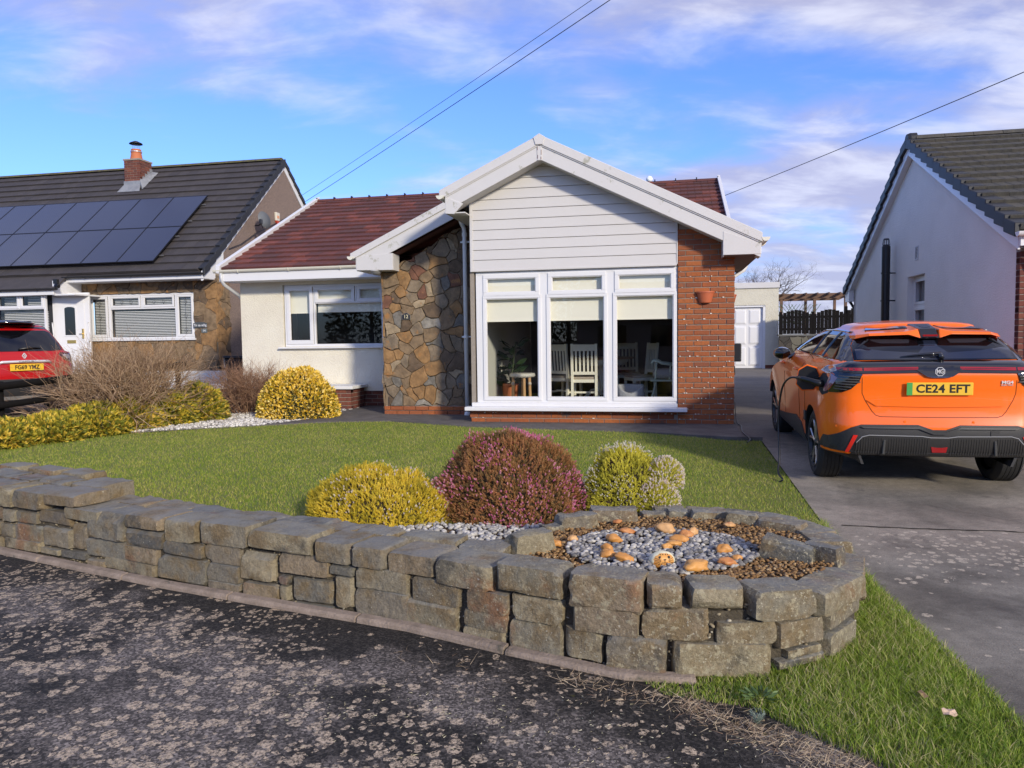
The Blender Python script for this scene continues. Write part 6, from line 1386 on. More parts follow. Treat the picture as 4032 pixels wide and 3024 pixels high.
def core(parent, rx, ry, h, m, lump=.1, seed=0, f=.86, name='twigs'):  # solid filling of a shrub; the shade inside is put into its dark colour
    bm = bmesh.new(); bmesh.ops.create_icosphere(bm, subdivisions=4, radius=1)
    for v in bm.verts:
        q = v.co.copy(); r_ = f*(1+lump*(mnoise.noise(q*2.6+Vector((seed*3.3,0,0)))+.5*mnoise.noise(q*6.5+Vector((0,seed*2.1,0))))+.05*mnoise.noise(q*14))
        v.co = Vector((q.x*rx*r_, q.y*ry*r_, max(-.05, q.z*h*r_)))
    me = D.meshes.new(name); bm.to_mesh(me); bm.free(); me.materials.append(m); me.shade_smooth(); return inst(name, me, parent)
shadem = mat('heather_shade', (.035,.028,.014), .95, col2=(.05,.032,.016), ns=20, bump=2, bs=40)
def heather(name, label, cat, lx, ly, rx, ry, h, n, leafstops, ln_, seed, group=None, flowers=None, parts_cfg=None):
    t = thing(name, label, cat, lx, ly, zlawn(lx, ly)-.01, group=group)
    core(t, rx, ry, h, shadem, seed=seed, f=.88)
    P, Nn = dome(n, rx, ry, h, .12, seed); Dd = Nn + np.array([0,0,.45]) + RNG.normal(0,.36,P.shape)
    T, F = sprig(12, .26, .05, .03)
    V, FF, tt = scatter(T, F, P - Dd/np.linalg.norm(Dd, axis=1, keepdims=True)*ln_*.55, Dd, np.stack([RNG.uniform(.7,1.2,n)*ln_*.78]*3, 1), RNG.random(n)*.6 + .4*np.clip(.5+.9*np.array([mnoise.noise(Vector((*(p*5),))) for p in P]), 0, 1))
    npmesh('foliage', V, FF, tintmat(name+'_foliage', leafstops, .6, sub=.2), t, tt)
    for fl in (flowers or []):
        P, Nn = dome(fl['n']*4, rx*1.02, ry*1.02, h*1.02, .12, seed, jit=.02)
        msk = fl['mask'](P); P, Nn = P[msk][:fl['n']], Nn[msk][:fl['n']]; m_ = len(P); Dd = Nn + np.array([0,0,.7]) + RNG.normal(0,.2,P.shape)
        # a flower spike: small bells stacked along the tip
        Vv = []; Fv = []
        for i in range(6):
            a = i*2.4; c = np.array([math.cos(a)*.16, math.sin(a)*.16, .15+.14*i]); k_ = len(Vv); s_ = .17
            Vv += [c+np.array(q)*s_ for q in ((1,0,0),(0,1,0),(-1,0,0),(0,-1,0),(0,0,1.2),(0,0,-1.2))]; Fv += [(k_+a_, k_+b_, k_+c_) for a_, b_, c_ in ((0,1,4),(1,2,4),(2,3,4),(3,0,4),(1,0,5),(2,1,5),(3,2,5),(0,3,5))]
        V, FF, tt = scatter(np.array(Vv), np.array(Fv), P, Dd, np.stack([np.full(m_, fl['s'])*RNG.uniform(.7,1.3,m_)]*3, 1), RNG.random(m_))
        npmesh('flowers', V, FF, tintmat(name+'_bloom', fl['stops'], .6, sub=.15), t, tt)
    return t
nzv = lambda P, s, o: np.array([mnoise.noise(Vector((*(p*s),))+Vector((o,0,0))) for p in P])
heather('yellow_heather', 'low spreading golden heather with a few white spikes behind the wall', 'heather', -3.0, -6.02, .54, .40, .40, 8500,
    [(0,(.22,.19,.02)),(.35,(.52,.42,.035)),(.65,(.80,.60,.05)),(1,(.90,.70,.12))], .062, 1,
    flowers=[dict(n=330, s=.016, mask=lambda P: nzv(P, 4, 3) > -.1, stops=[(0,(.62,.50,.50)),(1,(.80,.74,.66))])])
heather('purple_heather', 'large bronze green heather with pink flowers between two yellow ones', 'heather', -2.08, -5.70, .58, .48, .64, 12500,
    [(0,(.11,.095,.035)),(.3,(.23,.15,.05)),(.6,(.42,.20,.075)),(.85,(.50,.22,.10)),(1,(.30,.25,.06))], .06, 2,
    flowers=[dict(n=1900, s=.0165, mask=lambda P: nzv(P, 3.4, 8) + P[:,0]*.45 - P[:,2]*.10 + RNG.normal(0,.16,len(P)) > -.03, stops=[(0,(.55,.10,.25)),(.6,(.70,.20,.36)),(1,(.80,.40,.50))])])
heather('lime_heather', 'rounded lime yellow heather with white topped lobes, right of the pink one', 'heather', -1.25, -5.68, .31, .30, .54, 7500,
    [(0,(.22,.23,.03)),(.35,(.52,.48,.045)),(.7,(.76,.68,.08)),(1,(.85,.76,.15))], .05, 3,
    flowers=[dict(n=900, s=.013, mask=lambda P: (nzv(P, 5, 1) > .12) | (P[:,2] > .50), stops=[(0,(.55,.50,.40)),(.5,(.72,.68,.55)),(1,(.80,.76,.70))])])
hp = bpy.data.objects['lime_heather']
for (dx, dy, z, r_) in ((.30,-.04,.32,.12),(.24,-.16,.15,.15)):
    P, Nn = dome(700, r_, r_, r_*1.15, .08, 5, low=-.6); P += np.array([dx, dy, z]); Dd = Nn+np.array([0,0,.5])
    T, F = sprig(13, .16, .032, .02)
    V, FF, tt = scatter(T, F, P-Nn*.03, Dd, np.full((700,3), .05), RNG.random(700)); npmesh('foliage', V, FF, MATS.get('x') or bpy.data.materials['lime_heather_foliage'], hp, tt)
    P, Nn = dome(520, r_*1.03, r_*1.03, r_*1.2, .08, 5, low=-.5, jit=.02); P += np.array([dx, dy, z]); Vv = []; Fv = []
    for i in range(6):
        a = i*2.4; c = np.array([math.cos(a)*.16, math.sin(a)*.16, .15+.14*i]); k_ = len(Vv); s_ = .17
        Vv += [c+np.array(q)*s_ for q in ((1,0,0),(0,1,0),(-1,0,0),(0,-1,0),(0,0,1.2),(0,0,-1.2))]; Fv += [(k_+a_, k_+b_, k_+c_) for a_, b_, c_ in ((0,1,4),(1,2,4),(2,3,4),(3,0,4),(1,0,5),(2,1,5),(3,2,5),(0,3,5))]
    V, FF, tt = scatter(np.array(Vv), np.array(Fv), P, Nn+np.array([0,0,.6]), np.full((520,3), .017), RNG.random(520))
    npmesh('flowers', V, FF, tintmat('pinkish_bloom', [(0,(.50,.38,.36)),(.5,(.66,.56,.52)),(1,(.76,.70,.62))], .6), hp, tt)
def leafy(name, label, cat, lx, ly, z, rx, ry, h, n, stops, size, seed, T=None, F=None, low=0.0, lump=.1, up=.3, f=.85, rand=.5, pn='foliage', parent=None, off=None, jit=.07, cm=None):
    t = parent or thing(name, label, cat, lx, ly, z)
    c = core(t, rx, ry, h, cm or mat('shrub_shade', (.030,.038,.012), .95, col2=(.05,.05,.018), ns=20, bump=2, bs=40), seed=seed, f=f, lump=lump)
    if off: c.location = off
    P, Nn = dome(n, rx, ry, h, lump, seed, low=low, jit=jit)
    if T is None:
        T = np.array([(0,0,0),(.32,.45,.10),(0,1,.0),(-.32,.45,.10),(0,.5,-.04)]); T = T[:, [0,2,1]]; F = np.array([(0,1,4),(1,2,4),(2,3,4),(3,0,4)])
    if off: P = P + np.array(off)
    Dd = Nn + np.array([0,0,up]) + RNG.normal(0, rand, P.shape)
    V, FF, tt = scatter(T, F, P, Dd, np.stack([size*RNG.uniform(.7,1.25,n)]*3, 1), RNG.random(n))
    mm = bpy.data.materials.get(name+'_leaf') or tintmat(name+'_leaf', stops, .45, sub=.25); o = npmesh(pn, V, FF, mm, t, tt); return t
leafy('golden_euonymus', 'clipped dome of bright golden variegated euonymus at the lawn edge', 'shrub', -7.0, .52, -.01, .68, .56, .84, 7600,
    [(0,(.10,.14,.02)),(.16,(.55,.38,.03)),(.4,(.82,.56,.05)),(.7,(.92,.66,.12)),(1,(.92,.76,.30))], .052, 6, lump=.07, up=.25)
# juniper: sprays of scale leaves
def spray():
    V = []; F = []
    for i in range(9):
        z = .1+.1*i
        for s_ in (-1, 1):
            k_ = len(V); l_ = .34*(1-.07*i); V += [(0,0,z),(s_*l_,.05,z+l_*.9),(s_*l_*.55,-.04,z+l_*.95+.05)]; F.append((k_, k_+1, k_+2))
    k_ = len(V); V += [(-.03,0,0),(.03,0,0),(0,0,1.1)]; F.append((k_, k_+1, k_+2)); return np.array(V), np.array(F)
ST, SF = spray()
jun = thing('juniper', 'long low golden green juniper spreading along the left of the lawn', 'juniper', -8.85, -1.6, 0)
jst = [(0,(.08,.10,.02)),(.3,(.24,.26,.04)),(.55,(.46,.40,.05)),(.8,(.74,.56,.06)),(1,(.85,.60,.12))]
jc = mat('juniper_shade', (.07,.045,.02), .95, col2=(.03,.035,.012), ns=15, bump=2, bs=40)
for i, (dx, dy, rx, ry, h, n) in enumerate(((.33,1.62,.44,.42,.56,2300),(.14,1.0,.50,.42,.52,2200),(.0,.38,.50,.45,.42,2200),(-.1,-.25,.50,.48,.38,2200),(-.22,-.85,.48,.5,.32,2000),(-.45,-1.45,.48,.5,.30,2000),(-.6,-2.0,.42,.4,.24,1400))):
    leafy('juniper', '', '', 0, 0, 0, rx, ry, h, int(n*2.6), jst, .062, 10+i, T=ST, F=SF, lump=.16, up=-.05, f=.78, rand=.45, parent=jun, off=(dx, dy, 0), jit=.12, cm=jc)
leafy('variegated_shrub', 'cream edged variegated shrub at the far left edge of the lawn', 'shrub', -9.42, -3.15, 0, .34, .38, .36, 1800, [(0,(.14,.16,.06)),(.4,(.40,.38,.20)),(1,(.74,.70,.50))], .045, 30)
# bare twiggy shrubs: real branching
def twigs(name, label, cat, lx, ly, z, n, h, spread, m, seed, r0=.006, gens=3, world_r=None, group=None, droop=0.0, thin=1.0, fork=(2,4), wig=.16, base_r=.12):
    rnd = random.Random(seed); t = thing(name, label, cat, lx, ly, z, group=group); V = []; F = []; tint = []
    def tubeseg(p, q, ra, rb, tn):
        d = (q-p).normalized(); a = d.orthogonal().normalized(); b = d.cross(a); k_ = len(V)
        for c, r_ in ((p, ra), (q, rb)):
            for j in range(3): an = 2.094*j; V.append((c + (a*math.cos(an)+b*math.sin(an))*r_)[:])
        for j in range(3): j2 = (j+1) % 3; F.append((k_+j, k_+j2, k_+3+j2)); F.append((k_+j, k_+3+j2, k_+3+j))
        tint.extend([tn]*6)
    def grow(p, d, l_, r_, g_):
        ns_ = 3; tn = rnd.random()
        for i in range(ns_):
            d = (d + Vector((rnd.gauss(0,wig), rnd.gauss(0,wig), rnd.gauss(0,wig)-droop))).normalized(); q = p + d*l_/ns_
            r1_ = r_*(1-.28*(i+1)/ns_*.8); tubeseg(p, q, r_, r1_, tn); p, r_ = q, r1_
            if g_ > 0 and i > 0:
                for _ in range(rnd.randint(*fork)):
                    e = (d + Vector((rnd.gauss(0,.6), rnd.gauss(0,.6), rnd.gauss(.1,.5)))).normalized(); grow(p, e, l_*rnd.uniform(.45,.75), r_*.62, g_-1)
    for i in range(n):
        a = rnd.uniform(0, 2*math.pi); s_ = rnd.uniform(0, 1)**.6; d = Vector((math.cos(a)*s_*spread, math.sin(a)*s_*spread, 1-.55*s_)).normalized()
        grow(Vector((math.cos(a)*base_r*s_, math.sin(a)*base_r*s_, -.02)), d, h*rnd.uniform(.45,.62), r0*rnd.uniform(.7,1.2), gens)
    npmesh('twigs', np.array(V), np.array(F), m, t, np.array(tint)); return t
btw = tintmat('bare_twig', [(0,(.17,.10,.055)),(.5,(.38,.25,.15)),(1,(.64,.46,.30))], .8)
twigs('bare_shrub', 'large leafless twiggy shrub behind the juniper on the left', 'shrub', -9.12, -.95, 0, 135, 1.36, .66, btw, 3, r0=.0135, gens=2, base_r=.35, thin=1)
btw2 = tintmat('bare_twig_brown', [(0,(.15,.08,.05)),(.5,(.32,.18,.11)),(1,(.50,.32,.20))], .8)
twigs('bare_shrub', 'smaller leafless reddish shrub left of the golden euonymus', 'shrub', -8.30, 1.15, 0, 95, .98, .72, btw2, 5, r0=.0105, gens=2, base_r=.25)
# bare tree behind the garage
tt_ = tintmat('tree_bark', [(0,(.10,.08,.07)),(1,(.19,.16,.14))], .9)
bt = thing('bare_tree', 'leafless spreading tree behind the garage', 'tree', 3.9, 30, 0)
o = bpy.data.objects
tr_ = twigs('bare_tree', 'leafless spreading tree behind the garage', 'tree', 3.6, 30, 2.3, 9, 3.3, 1.3, tt_, 8, r0=.055, gens=4, fork=(2,2), wig=.22)
tr_.children[0].name = 'crown'; D.objects.remove(bt); tr_.name = 'bare_tree'
G().tube([(0,0,-2.4),(.05,0,-1),(0,0,.1)], [.16,.12,.09], 10).build('trunk', mat('bark', (.12,.10,.09), .9, bump=1, bs=10), tr_)
# ivy growing low by the left plinth, weeds at the wall foot
wd = thing('weed', 'broad leaved green weed rosette in the verge by the wall\'s end', 'weed', -.57, -7.97, -.215)
T = np.array([(0,0,0),(.16,.25,.06),(.20,.6,.10),(0,1,.04),(-.20,.6,.10),(-.16,.25,.06),(0,.55,.03)])[:, [0,2,1]]; F = np.array([(0,1,6),(1,2,6),(2,3,6),(3,4,6),(4,5,6),(5,0,6)])
lm_ = tintmat('weed_leaf', [(0,(.07,.12,.04)),(1,(.16,.24,.09))], .5, sub=.2)
for i in range(34):
    a = i*2.4; r_ = .012+.0022*i; d = np.array([[math.cos(a), math.sin(a), .75-.017*i]])
    V, FF, tt = scatter(T, F, np.array([[math.cos(a)*r_*.6, math.sin(a)*r_*.6, .014]]), d, np.array([[.03,.03,.042]]), RNG.random(1)); npmesh('leaf', V, FF, lm_, wd, tt)
w2 = thing('grey_weed', 'small feathery grey green weed at the road edge', 'weed', -.60, -8.13, -.24)
T2, F2 = sprig(20, .25, .03, .02); n = 14; a = np.arange(n)*2.4
V, FF, tt = scatter(T2, F2, np.zeros((n,3)), np.stack([np.cos(a)*.5, np.sin(a)*.5, np.ones(n)], 1), np.full((n,3), .06), RNG.random(n)); npmesh('leaves', V, FF, tintmat('grey_weed', [(0,(.14,.19,.15)),(1,(.25,.30,.24))], .7), w2, tt)
lfm = mat('fallen_leaf', (.45,.30,.20), .7)
for i, (x, y, lab, c) in enumerate(((.12,-8.0,'pale peach fallen leaf lying in the verge grass','peach'),(.07,-7.86,'brown curled leaf in the verge grass above the pale one','brown'),(.265,-6.78,'pale leaf lying on the drive edge','pale'))):
    g = G(); n = 12; cc = {'peach':(.62,.44,.32),'brown':(.25,.15,.08),'pale':(.5,.5,.4)}[c]
    g.add([(0,0,.004)]+[(.028*math.cos(2*math.pi*k_/n)*(1+.15*math.sin(k_*3)), .022*math.sin(2*math.pi*k_/n), .006*math.sin(k_*1.7)) for k_ in range(n)], [(0,1+k_,1+(k_+1) % n) for k_ in range(n)])
    o = g.build('fallen_leaf', mat('leaf_'+c, cc, .7)); setp(o, lab, 'leaf'); o.location = HW(x, y, max(-.24, zlawn(x, y))+.05 if i < 2 else zdrive(y)+.02); o.rotation_euler = (.3,.1,i)
# plants creeping over the low left wall
leafy('ivy_clump', 'small dark leaved creeper by the low wall between the houses', 'plant', -9.1, 2.0, 0, .35, .2, .35, 420, [(0,(.03,.05,.02)),(1,(.12,.12,.07))], .05, 33, lump=.3, f=.5)
# ---------------------------------------------------------------- things seen through the big window
cream_p = mat('cream_painted_wood', (.85,.83,.70), .5, fine=(8,.05)); oak = mat('oak', (.40,.22,.10), .5, col2=(.30,.16,.07), ns=5); seatm = mat('beige_seat', (.42,.36,.29), .9)
FZ = .12
def chair(x, y, rot, label):
    t = thing('dining_chair', label, 'chair', x, y, FZ, rot, group='cream dining chairs')
    for sx_ in (-1, 1):
        G().prism([(-.20,0),(-.155,0),(-.165,.45),(-.205,.45)], 'x', sx_*.20-.02, sx_*.20+.02).build('leg', cream_p, t, bevel=.003)
        G().add([]  , []).prism([(.185,0),(.23,0),(.215,.5),(.265,1.05),(.225,1.05),(.175,.5)], 'x', sx_*.20-.022, sx_*.20+.022).build('leg', cream_p, t, bevel=.003)
        G().box(sx_*.20-.012, sx_*.20+.012, -.17, .19, .20, .23).build('stretcher', cream_p, t)
    G().box(-.19,.19,-.01,.015,.21,.24).build('stretcher', cream_p, t)
    G().box(-.22,.22,-.21,.20,.40,.455).build('seat_rail', cream_p, t, bevel=.004)
    G().box(-.215,.215,-.215,.19,.455,.495).build('seat', seatm, t, bevel=.015, seg=2)
    G().obox((0,.243,.985), (.36,.024,.11), Matrix.Rotation(R(-5), 3, 'X')).build('top_rail', cream_p, t, bevel=.004)
    G().obox((0,.205,.56), (.36,.022,.05), Matrix.Rotation(R(-5), 3, 'X')).build('lower_rail', cream_p, t)
    for i in range(5): G().obox((-.132+.066*i,.223,.765), (.030,.012,.36), Matrix.Rotation(R(-5), 3, 'X')).build('slat', cream_p, t)
chair(-2.29, 1.62, R(180), 'cream slatted chair nearest the window, its back to the glass')
chair(-2.68, 1.98, R(150), 'cream slatted chair at the left side of the round table')
chair(-1.66, 3.10, R(10), 'cream slatted chair on the far side of the round table')
chair(-1.40, 2.15, R(-66), 'cream slatted chair at the right side of the round table')
tb = thing('dining_table', 'round table with oak top and cream pedestal behind the window', 'table', -2.08, 2.45, FZ)
G().lathe([(.0001,.77),(.56,.77),(.575,.785),(.57,.80),(.0001,.80)], 40).build('tabletop', oak, tb)
G().lathe([(.0001,.66),(.40,.66),(.46,.72),(.47,.77),(.0001,.77)], 30).build('apron', cream_p, tb, smooth=False)
G().lathe([(.05,.12),(.075,.2),(.055,.32),(.10,.45),(.06,.62),(.09,.66)], 20).build('pedestal', cream_p, tb, smooth=True)
for i in range(4):
    a = i*math.pi/2+.5; G().tube([(math.cos(a)*.03,math.sin(a)*.03,.22),(math.cos(a)*.2,math.sin(a)*.2,.20),(math.cos(a)*.38,math.sin(a)*.38,.04)], [.04,.035,.025], 8).build('foot', cream_p, tb)
st_ = thing('pompom_stool', 'small white topped stool with wooden legs behind the left pane', 'stool', -3.27, 1.05, .20)
G().lathe([(.0001,.44),(.20,.44),(.215,.46),(.205,.50),(.0001,.505)], 26).build('seat', mat('boucle_white', (.62,.60,.55), .95, bump=2, bs=60), st_, smooth=False)
for i, (a, b) in enumerate(((-.15,-.08),(.15,-.10),(-.02,.14),(.06,-.14))): G().tube([(a,b,.0),(a*.9,b*.9,.44)], .024, 10).build('leg', mat('pale_wood', (.50,.30,.14), .5), st_)
for a in (-.12,.16): G().lathe([(.0001,-.03),(.022,-.02),(.03,0),(.022,.02),(.0001,.03)], 12, (a,-.19,.34)).build('pompom', mat('pompom', (.55,.45,.36), .95), st_)
hp_ = thing('house_plant', 'dark leaved pot plant standing in the left pane of the big window', 'pot plant', -3.52, 1.28, FZ)
G().lathe([(.0001,.0),(.10,0),(.14,.36),(.15,.36),(.15,.40),(.13,.40),(.0001,.37)], 22).build('pot', mat('terracotta', (.48,.15,.06), .7), hp_, smooth=False)
n = 60; a = RNG.uniform(0,6.28,n); zz = RNG.uniform(.35,1.05,n)
T = np.array([(0,0,0),(.14,.3,.03),(.13,.65,.02),(0,1,-.12),(-.13,.65,.02),(-.14,.3,.03),(0,.5,.0)])[:, [0,2,1]]; F = np.array([(0,1,6),(1,2,6),(2,3,6),(3,4,6),(4,5,6),(5,0,6)])
V, FF, tt = scatter(T, F, np.stack([.06*np.cos(a)+.12*(zz-.35), .06*np.sin(a), zz], 1), np.stack([np.cos(a), np.sin(a), RNG.uniform(-.1,.8,n)], 1), np.full((n,3), .26), RNG.random(n))
npmesh('leaves', V, FF, tintmat('dark_houseplant', [(0,(.012,.030,.012)),(1,(.035,.07,.025))], .4), hp_, tt)
G().tube([(0,0,.35),(.05,0,.7),(.1,0,1.1)], .012, 6).build('stem', mat('plant_stem', (.05,.07,.03), .7), hp_)
db = thing('dog_bed', 'pale grey padded pet bed low behind the right pane', 'pet bed', -1.50, .85, .20)
g = G(); n = 24
def bedring(z, s_, cut): return [(.21*s_*math.cos(2*math.pi*i/n), .17*s_*math.sin(2*math.pi*i/n), z - (cut*max(0, math.sin(-2*math.pi*i/n)-.45))) for i in range(n)]
rings = [bedring(.0,1,0), bedring(.12,1.04,0), bedring(.30,1.02,.22), bedring(.33,.94,.22), bedring(.30,.86,.22), bedring(.12,.8,0)]
g.add([p for r_ in rings for p in r_], [(i*n+k_, i*n+(k_+1) % n, (i+1)*n+(k_+1) % n, (i+1)*n+k_) for i in range(5) for k_ in range(n)] + [tuple(5*n+k_ for k_ in range(n))])
g.build('cushion_wall', mat('grey_plush', (.42,.43,.46), .95, bump=2, bs=50), db, smooth=True)
G().lathe([(.0001,.16),(.10,.155),(.15,.12)], 20).build('cushion', mat('cream_fleece', (.6,.55,.47), .95, bump=2, bs=50), db, smooth=True)
rk = thing('rocking_chair', 'pale green white rocking chair with cushion at the right edge of the window', 'rocking chair', -.98, 1.20, .16)
RM_ = mat('rocker_paint', (.58,.64,.52), .5)
def turned(p, q, r_): 
    p, q = Vector(p), Vector(q); ts = [0,.1,.2,.35,.5,.65,.8,.9,1]; rr_ = [.7,1,.7,1.15,.75,1.15,.7,1,.7]
    G().tube([p.lerp(q, a) for a in ts], [r_*b for b in rr_], 8).build('spindle', RM_, rk, smooth=True)
for y in (-.2,.2): G().tube([(-.28,y,.08),(-.1,y,.02),(.1,y,.02),(.3,y,.07)], .02, 8).build('rocker', RM_, rk)
for x, y in ((-.16,-.18),(-.16,.18),(.16,-.18),(.16,.18)): turned((x*1.35,y*1.1,.05), (x*.8,y*.8,.40), .018)
G().box(-.22,.22,-.22,.22,.40,.43).build('seat', RM_, rk, bevel=.012)
for y in (-.22,.22): G().tube([(-.20,y,.68),(-.17,y,.73),(-.11,y,.73),(-.04,y,.69),(.2,y,.66)], .022, 8).build('armrest', RM_, rk, smooth=True); turned((-.14,y*.9,.43), (-.12,y,.70), .016); turned((.08,y*.9,.43), (.10,y,.67), .014)
for i in range(5): turned((.2,-.18+.09*i,.43), (.34,-.2+.1*i,.90), .012)
G().box(.32,.36,-.26,.26,.86,.98).build('top_rail', RM_, rk, bevel=.015)
cus = thing('cushion', 'grey cushion on the rocking chair', 'cushion', -.98, 1.16, .60); G().box(-.18,.16,-.18,.18,0,.16).build('pad', mat('grey_cushion', (.28,.28,.29), .95), cus, bevel=.07, seg=4)
# ---------------------------------------------------------------- overhead cables and the day moon
black_c = mat('cable_black', (.03,.03,.035), .6)
def cable(p, q, sag, label, r_=.011):
    t = thing('overhead_cable', label, 'cable', world=True, group=None); n = 24
    G().tube([p.lerp(q, i/n) - Vector((0,0,sag*4*(i/n)*(1-i/n))) for i in range(n+1)], r_, 6).build('wire', black_c, t)
cable(Vector((-6.62,24.30,6.17)), Vector((1.98,12.34,7.30)), .03, 'thinner upper cable crossing the sky above the red roof', .0055)
cable(Vector((-6.60,24.30,5.92)), Vector((2.17,12.33,7.22)), .03, 'thicker lower cable crossing the sky above the red roof', .008)
cable(Vector((5.35,19.6,5.05)), Vector((7.803,11.252,5.41)), .02, 'single cable rising to the upper right from behind the bungalow\'s roof', .007)
mo = thing('moon', 'pale day moon just above the main roof ridge', 'moon', 148.98, 811.43, 169.49, world=True)
G().lathe([(max(.001, 3.45*math.sin(math.pi*i/20)), 3.45*math.cos(math.pi*i/20)) for i in range(21)], 32).build('disc', mat('moon_dust', (.95,.97,.98), 1, col2=(.70,.78,.85), ns=.5), mo, smooth=True)
# ---------------------------------------------------------------- orange hatchback
def interp(tab, z):
    for (a, va), (b, vb) in zip(tab, tab[1:]):
        if z <= b: 
            t = max(0, (z-a)/(b-a)); return va + (vb-va)*t
    return tab[-1][1]
class CarBody:
    """body given by plan outlines at each height: half width, tail, nose, corner size"""
    def __init__(s, W, RR, FF, CX, CY, bow=.05, pinch=.035): s.W, s.RR, s.FF, s.CX, s.CY, s.bow, s.pinch = W, RR, FF, CX, CY, bow, pinch
    def rear(s, x, z):
        w_ = interp(s.W, z); r_ = interp(s.RR, z); cx_ = interp(s.CX, z); cy_ = interp(s.CY, z); ax_ = min(abs(x), w_*.9995)
        y = r_ + s.bow*(ax_/w_)**2; e = ax_-(w_-cx_)
        if e > 0: y += cy_*(1-math.sqrt(max(0, 1-(e/cx_)**2)))
        return y
    def side(s, y, z):
        w_ = interp(s.W, z); r_ = interp(s.RR, z)+s.bow; cx_ = interp(s.CX, z); cy_ = interp(s.CY, z); f_ = interp(s.FF, z); x = w_
        if y < r_+cy_: x = w_-cx_ + cx_*math.sqrt(max(0, 1-min(1, (r_+cy_-y)/cy_)**2))
        elif y > f_-.5: x = w_ - .25*(1-math.sqrt(max(0, 1-min(1, (y-(f_-.5))/.5)**2)))
        return x
    def ring(s, z, n=26):
        w_ = interp(s.W, z); f_ = interp(s.FF, z); cx_ = interp(s.CX, z); r_ = interp(s.RR, z); P = []
        for i in range(n): t = math.sin(math.pi/2*i/n); x = w_*t; P.append((x, s.rear(x, z)))      # rear centre to the corner
        y0 = r_ + s.bow + interp(s.CY, z); y1 = f_-.5
        for i in range(30): y = y0+(y1-y0)*i/29; P.append((s.side(y, z), y))
        for i in range(1, 13): a = math.pi/2*i/12; P.append(((w_-.25)*1.0*math.cos(a)**.6*(w_/(w_-.25) if i == 0 else 1) if i < 12 else 0.0, y1 + .5*math.sin(a)))
        return P
    def build(s, name, zs, m, parent, crown=None):
        bm = bmesh.new(); prev = None; rings = []
        for z in zs:
            P = s.ring(z); full = P + [(-x, y) for x, y in reversed(P[1:-1])]
            rings.append([bm.verts.new((x, y, z)) for x, y in full])
        k_ = len(rings[0])
        for a, b in zip(rings, rings[1:]):
            for i in range(k_): bm.faces.new((a[i], a[(i+1) % k_], b[(i+1) % k_], b[i]))
        bm.faces.new(rings[0][::-1])
        # roof: rings shrinking towards a ridge line, crowned
        top = rings[-1]; zt = zs[-1]; cyy = sum(v.co.y for v in top)/k_
        last = top
        for f_, dz in crown or ((.9,.014),(.7,.03),(.4,.042),(.15,.046)):
            r_ = [bm.verts.new((v.co.x*f_, cyy+(v.co.y-cyy)*(f_*.35+.65 if f_ > .5 else f_*.35+.65), zt+dz)) for v in top]
            for i in range(k_): bm.faces.new((last[i], last[(i+1) % k_], r_[(i+1) % k_], r_[i]))
            last = r_
        bm.faces.new(last); bmesh.ops.recalc_face_normals(bm, faces=bm.faces)
        me = D.meshes.new(name); bm.to_mesh(me); bm.free(); me.materials.append(m); o = D.objects.new(name, me); COL.objects.link(o); o.parent = parent; me.shade_smooth(); return o
    def panel(s, name, poly, m, parent, face='rear', off=.004, thick=.012, step=.05, side=-1, smooth_=True):
        """a panel outlined in (x,z) for the tail or (y,z) for the flank, laid on the body with real thickness"""
        bm = bmesh.new(); bm.faces.new([bm.verts.new((a, 0, b)) for a, b in poly])
        for ax in (0, 2):
            lo = min(v.co[ax] for v in bm.verts); hi = max(v.co[ax] for v in bm.verts); k_ = lo+step
            while k_ < hi-1e-4:
                co = (k_,0,0) if ax == 0 else (0,0,k_); no = (1,0,0) if ax == 0 else (0,0,1)
                bmesh.ops.bisect_plane(bm, geom=bm.verts[:]+bm.edges[:]+bm.faces[:], plane_co=co, plane_no=no); k_ += step
        r_ = bmesh.ops.extrude_face_region(bm, geom=bm.faces[:]); new = {v for v in r_['geom'] if isinstance(v, bmesh.types.BMVert)}
        for v in bm.verts:
            a, b = v.co.x, v.co.z; d = -thick if v in new else off
            if face == 'rear': v.co = Vector((a, s.rear(a, b)-d, b))
            else: v.co = Vector((side*(s.side(a, b)+d), a, b))
        bmesh.ops.recalc_face_normals(bm, faces=bm.faces)
        me = D.meshes.new(name); bm.to_mesh(me); bm.free(); me.materials.append(m); o = D.objects.new(name, me); COL.objects.link(o); o.parent = parent
        if smooth_: autosmooth(o, 40)
        return o
def boolean(o, cutters):
    for c in cutters:
        md = o.modifiers.new('cut', 'BOOLEAN'); md.object = c; md.operation = 'DIFFERENCE'; md.solver = 'EXACT'
    dg = bpy.context.evaluated_depsgraph_get(); bpy.context.view_layer.update(); dg = bpy.context.evaluated_depsgraph_get()
    me = D.meshes.new_from_object(o.evaluated_get(dg)); o.modifiers.clear(); o.data = me
    for c in cutters: D.objects.remove(c)
    return o
def carpaint(name, col):
    m = mat(name, col, .30, coat=.6, spec=.3); b = m.node_tree.nodes['Principled BSDF']; b.inputs['Coat Roughness'].default_value = .02; b.inputs['Metallic'].default_value = .0; return m
orange = carpaint('orange_car_paint', (.93,.155,.005)); red_p = carpaint('red_car_paint', (.42,.006,.008))
gloss = mat('gloss_black', (.006,.006,.007), .06, coat=1); satin = mat('dark_grey_cladding', (.028,.028,.030), .5, bump=.15, bs=300); rubber = mat('tyre_rubber', (.018,.018,.018), .75, fine=(40,.2))
alloy = mat('machined_alloy', (.42,.42,.43), .3, metal=.9); alloyd = mat('black_alloy', (.02,.02,.022), .35); redlens = mat('red_lens', (.30,.004,.006), .12, coat=1); redbright = mat('red_reflector', (.75,.02,.015), .25, coat=1)
